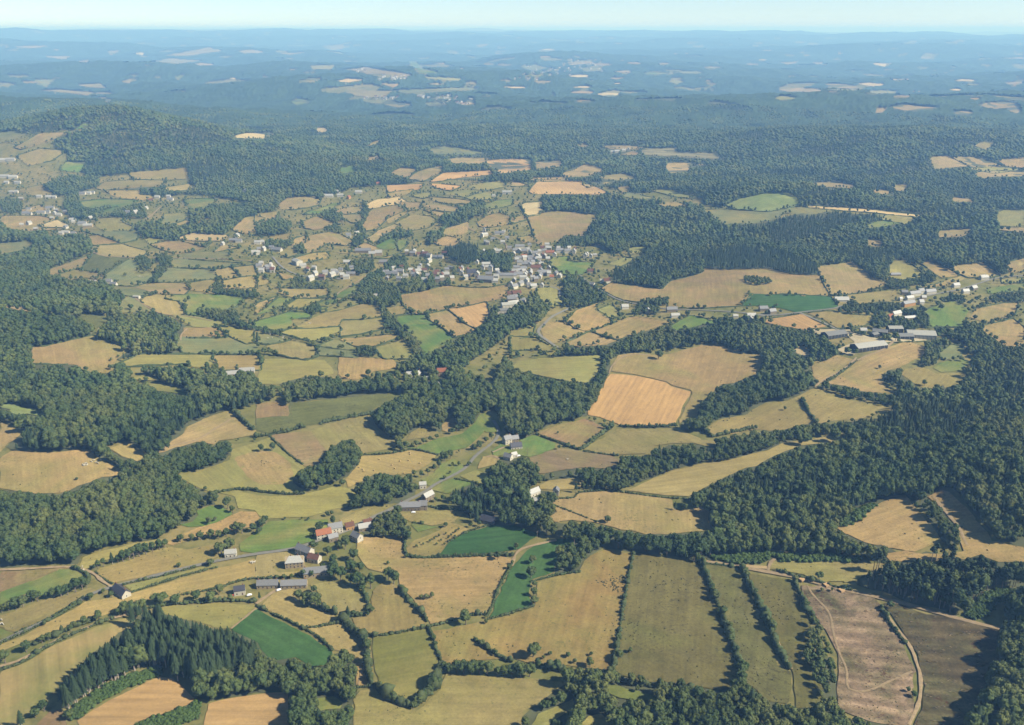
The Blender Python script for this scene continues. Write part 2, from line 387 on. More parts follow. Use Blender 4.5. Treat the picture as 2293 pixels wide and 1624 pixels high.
5 0 t 240,280 330,274 380,282 300,290
5 0 e 300,305 400,300 410,318 330,322
5 0 i 580,680 600,668 740,665 745,684 920,690 930,711 780,704 600,696
5 0 t 385,656 470,652 600,660 560,668 450,666
5 0 t 480,696 540,682 590,695
5 0 t 690,737 740,731 930,738 800,746 790,770 700,776
5 0 t 105,729 220,722 220,745 110,755
5 0 t 230,776 330,740 420,765 340,790 240,796
5 0 o 390,791 500,780 560,800 450,813
5 0 t 90,799 240,797 250,812 90,812
5 0 t 1875,707 1950,702 2050,745 1890,755
5 0 t 1965,704 2100,710 2200,745 2060,748
5 0 t 2180,719 2293,711 2293,750 2220,745
5 0 y 2040,756 2150,750 2280,760 2160,775
5 0 t 2070,776 2180,770 2293,775 2293,790 2100,795
5 0 o 2060,652 2120,640 2165,645 2130,670
5 0 t 275,651 330,645 345,660
"""
# woods: column, row, mix (B broadleaf, M mixed, C spruce, S scrub, P pine, T tall slim), clear height, outline | label
WOODS = """
0 3 C 22 1210,690 1260,630 1420,620 1560,650 1680,690 1900,760 2100,790 2250,850 2380,930 2460,1000 2480,1060 2293,1095 2200,1115 1980,1155 1950,1190 1780,1230 1700,1210 1560,1170 1520,1080 1420,1060 1350,1070 1200,1120 1000,1200 850,1290 700,1400 620,1470 560,1440 500,1330 640,1220 740,1080 800,1000 980,880 1060,790 1200,750 | dark spruce plantation beside the small golden wheat field
0 3 S 3 600,1500 700,1420 1000,1240 1350,1100 1440,1080 1440,1170 1300,1225 1000,1350 800,1465 680,1575 620,1580 | band of green scrub between bare spruce trunks and the wheat field
0 3 S 3 1100,1690 1250,1590 1500,1510 1700,1440 1750,1395 1790,1440 1780,1570 1600,1610 1500,1690 | strip of young bushes between the two golden wheat fields
0 3 B 13 1720,1250 1800,1235 1960,1200 2100,1150 2293,1110 2460,1050 2640,1020 2700,1080 2850,1100 2980,1080 3000,980 3100,960 3160,1040 3190,1250 3200,1370 3150,1450 3170,1720 2600,1720 2590,1330 2293,1335 1880,1415 1800,1385 1740,1290 | bushy broadleaf copse beside the striped wheat field
2 3 S 4 1700,100 1900,80 2293,60 2593,90 2993,105 3143,150 2993,155 2593,150 2343,150 2100,160 1750,150 | low green scrub belt under the tall slim trees
2 2 T 15 230,1440 300,1420 420,1430 640,1470 950,1500 1160,1540 1500,1530 1800,1520 2293,1500 2593,1530 2893,1500 3043,1560 3243,1600 3343,1620 3400,1680 3543,1760 3393,1810 3193,1770 3143,1720 2793,1715 2493,1690 2293,1680 1720,1725 1650,1770 1450,1735 1080,1705 850,1665 700,1640 450,1600 550,1590 450,1560 250,1520 | belt of tall slim trees above the square heath fields
2 3 B 13 380,240 370,150 400,20 500,-10 700,-20 850,0 840,30 700,110 640,190 600,260 480,260 400,285 | dark clump of trees beside the curved green field
3 3 P 20 790,320 870,220 940,200 1010,220 1100,180 1250,150 1400,70 1500,90 1570,130 1680,120 1720,70 1900,100 2050,90 2250,130 2320,50 2320,330 2240,390 2050,370 1950,400 1850,500 1770,580 1680,620 1500,585 1300,540 1200,500 1050,430 950,420 800,370 | pine stand with bare trunks above the felled ground
3 3 S 3 1760,660 1850,520 1980,410 2200,380 2293,400 2250,470 2050,530 1950,640 1850,700 | bracken and scrub on the slope under the pines
3 3 M 17 2330,330 2260,400 2293,500 2100,580 2150,700 2140,800 2060,900 2040,1060 1940,1180 1880,1400 1770,1560 1700,1720 2400,1750 2400,330 | dark forest beside the dark felled slope
2 3 B 13 90,1560 230,1420 400,1300 540,1220 620,1150 680,1150 780,1130 850,1180 960,1180 1060,1220 1200,1250 1300,1230 1360,1260 1500,1290 1850,1310 2010,1260 2080,1190 2293,1400 2440,1450 2740,1480 2890,1500 2930,1560 3190,1590 3540,1650 3540,1760 350,1760 100,1680 | leafy wood along the foot of the square heath field
3 3 B 9 300,850 400,740 440,730 480,850 540,1000 590,1150 620,1350 600,1500 450,1480 430,1300 330,1100 300,960 | strip of small trees beside the pinkish felled ground
0 2 M 16 0,0 300,0 700,30 720,70 690,100 670,150 780,140 940,150 1010,90 1150,100 1180,190 1280,190 1400,200 1430,130 1270,110 1300,60 1420,60 1600,80 1800,110 2000,140 2293,150 2480,300 2400,340 2293,375 2160,400 2130,420 2060,420 1900,470 1780,540 1660,580 1630,660 1550,700 1530,740 1400,790 1330,820 1250,780 1150,700 1060,720 940,760 800,780 600,790 380,805 200,800 110,790 60,760 150,650 230,590 100,540 0,510 | broad mixed forest above the tan pasture with white cows
0 2 B 14 800,770 900,770 1000,800 1080,850 1150,870 1230,890 1270,870 1350,835 1450,810 1600,750 1800,720 1900,760 1960,710 2050,720 2060,830 2000,900 1900,930 1800,960 1600,985 1570,1020 1700,1100 1830,1150 1900,1200 1940,1270 1800,1300 1740,1310 1770,1380 1740,1420 1600,1460 1480,1520 1400,1590 1000,1620 720,1733 700,1810 530,1810 300,1820 0,1850 0,1140 200,1160 450,1160 480,1185 600,1170 700,1100 830,1060 950,1020 1050,1020 1110,960 1000,910 880,850 800,790 | great broadleaf forest below the tan pasture with white cows
1 2 B 13 790,1310 870,1250 910,1180 960,1060 1000,1000 1100,990 1250,1000 1340,1040 1430,1100 1440,1200 1370,1250 1300,1260 1250,1260 1150,1280 1000,1290 880,1330 | round copse behind the long slate-roofed farmhouse
1 2 B 15 330,1050 420,950 550,930 570,870 640,780 700,720 830,680 900,760 930,850 920,930 850,1000 760,1050 560,1110 480,1150 380,1120 | dark copse beside the hay field with round bales
1 2 B 10 1050,1500 1120,1400 1250,1380 1330,1430 1370,1520 1390,1580 1250,1590 1000,1570 940,1520 | trees round the gardens of the red-roofed farm
1 2 T 15 230,290 560,230 760,210 980,170 1200,160 1380,180 1370,270 1200,278 950,305 700,325 300,370 250,350 | row of tall trees with pale trunks above the regrowth slope
1 2 B 14 1040,430 1100,400 1300,320 1380,270 1380,170 1280,80 1200,0 1880,0 1780,60 1800,110 1870,120 1900,170 2000,180 2130,320 2150,400 2020,440 1990,500 1920,560 1850,570 1780,520 1760,400 1700,440 1690,560 1650,630 1580,610 1540,560 1400,620 1330,660 1280,760 1220,740 1200,670 1100,590 1050,520 | rounded wood above the valley meadows
1 2 B 8 210,190 330,150 500,110 640,140 660,190 560,205 320,225 220,230 | low trees along the hedge of the pale meadow
1 2 M 14 1720,1230 1770,1120 1880,1100 2050,1090 2110,1140 2293,1110 2360,1090 2400,1150 2450,1210 2540,1150 2620,1160 2630,1240 2690,1330 2650,1390 2540,1440 2400,1490 2200,1470 2050,1430 1900,1380 1800,1300 | mixed wood round the small white cottage in the valley
1 2 B 11 2050,1040 2150,900 2200,870 2293,870 2443,850 2533,930 2563,1050 2423,1110 2293,1080 2120,1090 | garden trees beside the pair of valley houses
2 2 B 15 -180,300 -120,120 -60,30 60,60 100,120 200,180 370,170 550,200 720,210 750,290 700,400 670,480 520,500 350,560 210,630 180,690 100,690 0,660 -80,600 -150,430 | dark wood on the slope beside the great golden stubble field
2 2 B 10 790,20 880,0 860,100 800,240 760,330 740,360 700,300 760,150 | strip of trees on the upper edge of the golden stubble field
2 2 M 11 270,1050 300,990 420,970 560,960 700,960 900,920 970,900 980,850 1050,870 1160,900 1300,800 1400,740 1570,760 1700,720 1800,740 2100,700 2180,640 2293,620 2493,580 2643,570 2993,540 3293,500 3493,420 3400,480 2973,610 2693,650 2443,720 2293,785 2000,865 1800,885 1600,915 1400,975 1250,1035 1050,1105 960,1150 820,1140 700,1140 640,1100 690,1040 560,1040 280,1060 | long ragged wood climbing beside the pale slope meadow
3 2 M 15 -700,1210 -570,1110 -410,1030 -240,940 0,850 120,780 300,745 480,730 600,700 690,620 900,570 1100,450 1230,380 1160,310 1200,290 1130,200 1010,140 1050,60 1180,80 1230,150 1310,190 1320,240 1480,230 1620,200 1750,150 1800,60 1900,-40 2330,-150 2330,1700 2100,1600 1960,1490 1800,1290 1660,1130 1540,1120 1430,1190 1300,1190 1100,1200 900,1260 750,1320 620,1450 600,1490 300,1530 0,1490 -100,1500 -300,1520 -520,1500 -540,1330 -600,1330 | great shaded forest on the hillside above the tan glade
3 2 S 4 610,1460 750,1310 1000,1220 1250,1195 1120,1220 980,1270 880,1350 780,1440 680,1470 | bright bracken edge of the tan glade
3 2 B 11 1230,1190 1380,1190 1480,1260 1560,1290 1620,1380 1720,1480 1700,1600 1650,1650 1550,1600 1490,1480 1400,1330 1300,1260 | tree strip between the two tan glades
3 2 B 15 -620,500 -600,340 -440,220 -260,140 -130,120 -60,0 300,-60 380,30 400,130 470,140 410,230 300,290 170,340 0,350 -100,400 -200,470 -440,510 -560,590 -780,610 -760,520 | dark wood beside the stubble field on the farm side
3 2 B 9 430,210 560,200 750,215 950,280 1100,290 1200,330 1150,400 1000,370 850,320 700,300 600,260 | hedge trees under the tan field of the farm
0 1 B 15 0,810 200,820 450,840 600,900 800,950 1000,960 1130,1020 1130,1130 1070,1180 900,1190 650,1180 520,1160 330,1150 200,1110 0,1100 | upper wood on the shaded hill below the pylon hamlet
0 1 B 15 0,1120 330,1190 600,1190 720,1220 830,1320 820,1380 600,1430 450,1470 380,1490 230,1470 280,1560 290,1640 0,1640 | middle wood on the shaded hill above the large tan pasture
0 1 M 15 850,1380 1000,1250 1080,1200 1260,1170 1450,1200 1560,1240 1670,1300 1600,1420 1580,1480 1650,1550 1400,1550 1250,1560 1050,1600 1040,1560 1180,1500 1000,1450 | pointed wood between the tan pasture and the grey-green meadow
0 1 B 14 0,420 150,430 430,480 440,540 700,520 800,560 820,620 700,690 540,740 440,770 440,830 200,820 0,760 0,680 100,640 300,600 280,540 0,540 | wood above the farm lane and the dull green field
0 1 B 11 720,240 850,230 960,200 1000,230 940,280 850,330 760,330 640,330 580,240 600,150 700,100 720,180 | trees round the white houses of the far hamlet
0 1 M 13 380,60 560,-20 900,-20 860,50 700,90 560,130 480,110 | wood above the white houses of the far hamlet
0 1 B 13 1700,60 1800,-20 2293,-20 2293,200 2100,160 1900,120 1650,110 1500,130 1250,120 1130,70 1280,40 1480,80 | wood below the forested hill
0 1 B 12 1690,400 1700,290 1930,240 2293,220 2293,300 2200,330 2100,420 2000,470 1750,460 1640,510 1300,520 1220,430 1300,400 1680,390 1740,390 1790,340 1940,300 | winding wood beside the pale stubble strip
0 1 B 10 950,300 1080,230 1200,200 1280,240 1330,330 1000,310 | clump round the white gabled cottage
0 1 B 10 1300,920 1350,860 1440,760 1400,680 1500,680 1560,740 1490,820 1440,880 1340,935 | line of trees between the two grey-green meadows
0 1 B 9 1200,680 1290,690 1370,750 1300,800 1250,770 | small grove in the grey-green meadow
0 1 B 9 1890,990 1950,930 2020,990 2293,1000 2330,1040 2100,1035 1950,1015 | hedge trees above the bright green meadow
0 1 B 9 1730,1190 1780,1130 1900,1130 2100,1150 2150,1270 2200,1290 2380,1320 2293,1340 2130,1310 2040,1260 1830,1190 | tree line below the bright green meadow
1 1 B 13 0,-20 820,-20 850,60 600,150 400,140 250,170 150,270 0,270 | forest edge above the hillside hamlet
1 1 B 10 1090,1130 1150,1130 1180,1200 1260,1260 1300,1320 1400,1360 1430,1440 1480,1520 1500,1600 1440,1600 1400,1500 1330,1420 1260,1350 1190,1300 1140,1220 | slanting row of big trees below the village
1 1 B 11 1000,880 1100,820 1150,880 1140,940 1250,970 1300,1050 1250,1110 1100,1100 980,1080 910,1040 920,960 | tree mass at the foot of the village gardens
1 1 B 14 1420,1640 1530,1570 1650,1500 1800,1400 2000,1340 2100,1260 2150,1200 2293,1200 2493,1050 2633,1080 2643,1130 2543,1250 2393,1300 2293,1340 2180,1440 2100,1500 2000,1560 1900,1623 1880,1660 1780,1690 1300,1680 | riverside wood below the village
1 1 B 11 1460,880 1560,860 1700,850 1740,930 1500,980 1350,1010 1290,960 1300,900 1400,940 | orchard wood on the upper edge of the large brown field
1 1 C 16 1680,600 1750,570 1900,600 2000,620 1990,700 1880,740 1740,700 | dark conifer grove behind the village
1 1 B 12 1530,500 1640,470 1700,420 1640,340 1850,260 1950,190 2040,190 2060,280 1900,340 1700,440 1640,540 1560,560 | wood in the dip above the village
1 1 B 11 0,420 130,330 220,310 220,380 320,380 280,470 150,480 20,470 | grove among tan fields beyond the valley road
1 1 B 9 60,570 130,520 300,510 330,560 250,590 100,590 | trees beside the long white barn
1 1 B 9 350,600 400,570 460,640 350,650 | small grove at the foot of a tan field
1 1 B 10 560,270 720,270 810,340 680,370 600,320 | copse in the middle of the tan fields
1 1 B 9 600,400 750,400 770,460 700,480 640,440 | copse above the tall white house
1 1 B 10 950,180 1000,200 1010,320 960,400 990,500 900,600 860,560 920,420 890,390 950,340 | tree line beside the pale stubble field
1 1 B 10 1080,560 1120,490 1200,460 1400,450 1410,490 1250,510 1100,570 | wood at the edge of the village lane
1 1 B 10 1150,760 1260,690 1340,700 1360,780 1280,800 1150,790 | grove between the village houses
1 1 B 10 800,780 900,740 1040,730 1060,780 950,830 830,810 | grove beside the village barns
1 1 B 8 310,880 420,870 440,930 640,910 650,960 320,960 | dense tree belt below the white village houses
1 1 B 8 200,1150 250,1100 400,1150 560,1090 600,1160 500,1180 380,1150 | hedge trees in the green meadows
1 1 B 8 0,1300 150,1300 220,1370 480,1400 500,1440 250,1390 0,1350 | dark tree hedge above the cow meadow
1 1 B 9 900,1480 960,1460 1080,1490 1080,1550 900,1580 | round grove beside the yellow meadow
1 1 B 10 2000,650 2100,640 2293,680 2293,800 2140,790 2050,720 | trees behind the village church
2 1 M 14 250,190 290,140 400,110 760,130 900,150 1000,170 1300,200 1580,220 1700,260 1820,340 1900,390 2293,370 2363,340 2733,270 3193,300 3293,350 3173,390 3163,420 3493,380 3643,340 3793,290 4293,250 4343,300 4353,440 4600,470 4600,700 4423,730 4453,830 4393,840 4253,740 3973,740 3953,800 3893,790 3743,720 3613,740 3523,715 3413,710 3353,880 3223,870 3073,740 2743,770 2733,840 2493,830 2293,790 1950,790 1720,780 1650,850 1600,870 1400,880 1380,960 1200,950 1080,930 900,900 930,800 1100,740 1250,680 1170,660 1110,650 1200,590 1040,600 930,640 760,560 600,580 620,490 700,390 780,310 430,290 280,270 | vast forest on the hill behind the village
2 1 B 11 440,1080 480,1000 450,900 560,860 700,950 840,1010 850,1060 700,1100 500,1130 | wood in the bend of the village road
2 1 B 9 400,590 430,520 480,470 600,490 610,560 500,590 300,600 | trees behind the top houses of the village
2 1 B 12 380,1590 500,1500 650,1460 850,1450 1000,1420 1060,1340 1150,1360 1400,1310 1600,1300 1900,1280 2200,1260 2293,1280 2593,1350 2733,1400 2893,1500 2873,1600 2693,1640 2533,1600 2240,1570 2050,1550 1970,1490 1850,1450 1700,1440 1440,1500 1430,1460 1300,1490 1100,1540 950,1570 850,1600 700,1580 | riverside wood above the great stubble field
2 1 B 8 2010,880 2100,840 2293,850 2330,900 2293,930 2180,940 2060,910 | island of trees in the large tan field
2 1 B 9 1130,1060 1230,1030 1310,1070 1420,1020 1400,1090 1300,1110 1320,1180 1100,1170 | trees round the roadside houses
3 1 B 10 900,1280 950,1200 1020,1190 1060,1250 1180,1200 1300,1150 1440,1230 1420,1290 1300,1330 1080,1300 950,1310 | trees between the hamlet and the farm sheds
3 1 B 9 1050,920 1150,880 1300,870 1500,820 1500,890 1330,930 1190,960 1080,960 | tree row above the hamlet street
3 1 B 9 620,1130 760,1100 1000,1080 1200,1100 1180,1170 1000,1150 850,1170 700,1160 | trees beside the long low bungalow
3 1 B 12 1440,1330 1700,1340 1850,1300 2000,1380 2100,1480 2293,1500 2293,1640 2000,1640 1960,1560 1800,1530 1780,1450 1650,1400 | wood behind the farm sheds
3 1 B 10 1360,1640 1400,1500 1500,1460 1600,1440 1580,1520 1520,1600 1440,1660 | grove below the farm sheds
3 1 M 10 420,1500 560,1460 640,1530 600,1600 430,1640 400,1560 | trees beside the small quarry
3 1 B 9 1620,1090 1600,1040 1750,1060 1760,1100 | clump beside the hamlet gardens
3 1 B 8 2000,1010 2293,1010 2293,1080 2000,1070 | tree hedge along the green meadow of the hamlet
4 0 M 14 240,610 330,600 420,575 500,560 600,450 1000,440 4600,440 4600,870 4300,860 4020,830 3600,812 3400,812 3300,820 3100,830 2950,812 2293,812 1900,812 1700,830 1250,840 860,830 830,760 580,775 400,790 300,720 300,690 240,650 | forest plateau running across the middle distance
4 0 M 14 0,440 1000,440 420,575 340,580 120,600 90,590 0,590 | forest beyond the first hamlet
2 1 M 14 760,40 930,60 1080,90 1240,90 1500,110 1700,150 1720,200 1900,220 2050,150 2293,100 2543,140 2573,220 3193,250 3643,290 3793,290 4343,260 4413,250 4600,260 4600,-20 930,-20 | forest sloping down to the pale green dome field
0 1 B 9 0,190 60,160 200,190 200,260 100,290 20,260 | trees at the edge of the far hamlet
2 1 C 15 1700,650 1900,590 2293,605 2493,660 2733,780 2725,838 2493,828 2293,788 1950,788 1720,778 | dark spruce rows above the vast tan slope
3 1 C 15 70,345 440,285 900,310 980,350 700,400 450,500 200,560 0,560 0,430 | dark conifer stand beyond the spruce rows
"""
CLEAR = """
0 2 n 0,372 150,392 390,432 360,490 230,465 120,472 90,425 0,412
0 2 g 1290,192 1500,202 1700,252 1660,300 1430,262
0 2 y 1190,132 1280,127 1440,152 1420,170 1200,166
2 3 g 860,1262 1000,1302 1250,1372 1500,1382 1200,1412 980,1402 850,1342
2 3 y 150,1660 250,1522 540,1402 580,1472 480,1522 350,1602 300,1680
2 3 y 580,1660 700,1542 800,1522 900,1640 900,1700 600,1700
0 1 v 350,1152 700,1187 990,1222 900,1312 840,1382 830,1312 720,1222 500,1192 350,1192
1 3 g 500,1400 700,1370 780,1430 760,1480 600,1500
"""
ROADS = """
0 3 a 5.8 0,890 140,822 400,702 560,622 750,495 870,432 1000,395 1160,352 1500,262 1750,202 1950,155 2293,95 2543,66 2713,30 2800,-5 2860,-30 2990,-62 3243,-183 3353,-240 3513,-310 3620,-370 3793,-450 3913,-540 4093,-622 4193,-690 4253,-782 4433,-912 4480,-1000 4420,-1100
0 3 k 4 0,240 300,228 600,210 720,228 850,270 900,330 1000,392
0 3 k 4 0,1105 200,1050 480,878 700,790 1000,668 1250,620 1320,600
1 3 k 4 0,545 90,480 180,420 225,395 330,390
3 3 k 6 -560,165 -230,215 0,258 200,296 450,358 700,422 1000,490 1200,540 1500,620 1800,702 2130,782
3 3 k 4 0,250 12,180 60,140
3 3 k 3.4 1010,560 1100,700 1250,880 1310,1000 1330,1080 1360,1150 1370,1250 1360,1430 1260,1630
3 3 k 2.6 350,380 400,470 560,620 580,800 640,1000 710,1130 700,1290 760,1330 900,1330 1080,1240 1290,1150
3 3 k 3 -30,560 0,680 60,820 130,980 210,1130
3 2 k 4 1490,1215 1560,1310 1640,1400 1720,1490 1740,1560 1780,1640
0 2 k 3 1370,825 1520,750 1780,700 1920,600 2110,488
1 2 a 4 550,1605 700,1560 850,1500 960,1470
1 2 k 4 2120,810 2250,750 2300,770
1 2 k 4 2180,870 2100,830 2060,850
1 1 a 6 150,680 220,770 330,830 450,860 600,850 760,880
1 1 k 4 715,1035 740,1000 800,960 890,915 990,850
2 1 a 6 120,900 230,930 400,960 440,990 420,1020 470,1085
2 1 a 7 520,1140 430,1180 350,1220 280,1290 230,1340 240,1380 330,1440 410,1495
2 1 a 6 600,840 700,930 830,1000 960,1070 1100,1100 1350,1150 1700,1160 2000,1172 2293,1212 2573,1180 2873,1150 2960,1120
3 1 a 5 280,1180 400,1230 560,1300 620,1335
3 1 a 6 1130,1110 1200,1090 1300,1060 1450,1030 1700,972 1920,910 2100,860 2293,845
3 1 k 5 800,1610 900,1560 1000,1530 1080,1480 1120,1440
3 2 k 4 420,222 480,170 560,130 740,20 790,-40
0 1 k 5 840,640 900,670 1180,690 1500,686 1900,694 2200,712 2293,722
0 1 k 4 1040,950 1190,950 1300,975 1400,1012 1600,1012
0 1 k 4 1210,1050 1300,1120 1450,1200 1700,1212 1900,1255
0 1 k 5 1300,350 1380,290 1450,230
0 1 k 3 1620,1430 1620,1380 1680,1320
1 1 k 4 1890,380 1900,420 1950,450 2050,470 2150,500 2240,560 2250,600 2200,650
2 2 k 3 870,100 890,40 930,0 1020,-70 1240,-65
2 1 a 6 2293,1212 2120,1195
1 3 k 1.2 935,1080 942,1150 915,1270
2 3 k 4 0,205 25,100 90,45 250,5 400,-25
0 3 k 2.5 2070,768 2180,680 2293,585
"""
# hedges: column, row, height, outline
HEDGES = """
0 3 3 650,222 760,260 800,320 795,355
0 3 1.6 860,262 960,342 1010,360
0 3 1.5 1120,368 1500,280 1750,212
0 3 1.8 1190,435 1500,338 1700,275 1940,215
0 3 2 0,905 140,835 400,715
0 3 2.5 400,712 560,630 620,590 760,515
0 3 1.6 150,800 400,690 560,605 750,482
0 3 2.2 0,1140 220,1068 480,892 850,735 1020,672
0 3 4 320,900 500,830 640,760 760,720 850,690
0 3 3 1150,640 1340,575 1560,545 1800,528 2050,510 2293,525
0 3 2 1600,468 2000,392 2100,345 2293,310
1 3 2 0,320 200,305 370,295
1 3 2.2 10,560 100,610 300,698 430,762 520,810 620,890 690,970
1 3 2.2 420,762 600,742 755,712
1 3 4 560,570 600,590 650,620 720,640
1 3 5 800,700 870,790 960,850 1010,940 990,1000
1 3 5 1000,1080 1010,1200 1040,1280 1100,1290
1 3 3.5 950,430 990,490 1010,560 1000,630 920,650 870,645
1 3 2 910,1292 1020,1285
1 3 3 1335,-40 1325,130 1560,132 1800,122 2130,108 2293,108
1 3 2.4 2293,190 2190,360 2110,575 2065,670
1 3 2.2 1000,815 1040,832 1220,812 1400,782 1540,748 1700,712 1830,672 1940,642 2070,638
1 3 3 1290,380 1330,470 1390,545 1480,620 1530,700
1 3 2.8 1550,760 1600,900 1650,1050 1690,1090
1 3 6 1110,1320 1180,1390 1330,1450 1430,1470 1500,1400 1600,1300 1650,1200 1650,1100
1 3 3 1960,870 2050,930 2150,1010 2293,1065
1 3 2 2080,680 2300,625 2480,562
2 3 2.2 170,345 400,285 600,258
2 3 2.6 1085,100 1040,300 1000,550 970,730
2 3 3.5 965,760 940,950 900,1150
2 3 5.5 1690,150 1760,340 1840,560 1930,780 2000,980 2050,1120 2060,1250
2 3 5.5 2060,220 2130,400 2220,560 2293,720 2353,900 2473,1120
2 3 4.5 230,1095 400,1140 620,1170 860,1190 1080,1260 1380,1290 1600,1300
2 3 2 1730,182 1950,205 2060,225
3 3 4 235,330 280,460 350,600 430,720
3 3 2.5 80,245 200,285 400,335 600,390 760,430
3 3 3 1010,580 1090,720 1150,800 1230,900
2 2 1.8 190,115 400,160 690,200
2 2 1.8 340,1226 565,1223 590,1166 800,1152 1000,1167 1250,1207 1590,1227
2 2 3 960,575 1200,585 1350,580 1450,565
2 2 2.5 220,650 420,720 600,785
2 2 4 620,785 760,680 900,580
2 2 2.2 640,800 900,838 960,835
2 2 4 1670,580 1780,660
2 2 4 1790,670 1900,650 2050,615 2180,590
2 2 1.5 300,1255 450,1310 600,1370 760,1430
3 2 3.5 300,330 340,420 400,500 430,550
3 2 2.5 500,190 640,105 780,0
1 2 2 940,832 1150,825 1290,808 1390,782
1 2 2 1390,778 1500,800 1630,832
1 2 1.8 120,660 220,760 300,832 420,918
1 2 2.5 0,1155 150,1175 300,1185 430,1182
1 2 3.5 0,672 120,655 300,622 440,582
1 2 4 580,552 700,525 850,495 1040,462
1 2 2 1780,1045 1900,1070 1980,1088
1 2 2 1530,1290 1650,1310 1860,1338
1 2 1.6 1380,1436 1500,1450
1 2 1.6 1720,1612 1900,1512 2100,1455
0 2 2.5 1930,1175 2100,1140 2293,1145
0 2 5 2060,425 2130,480 2190,545 2270,610
"""
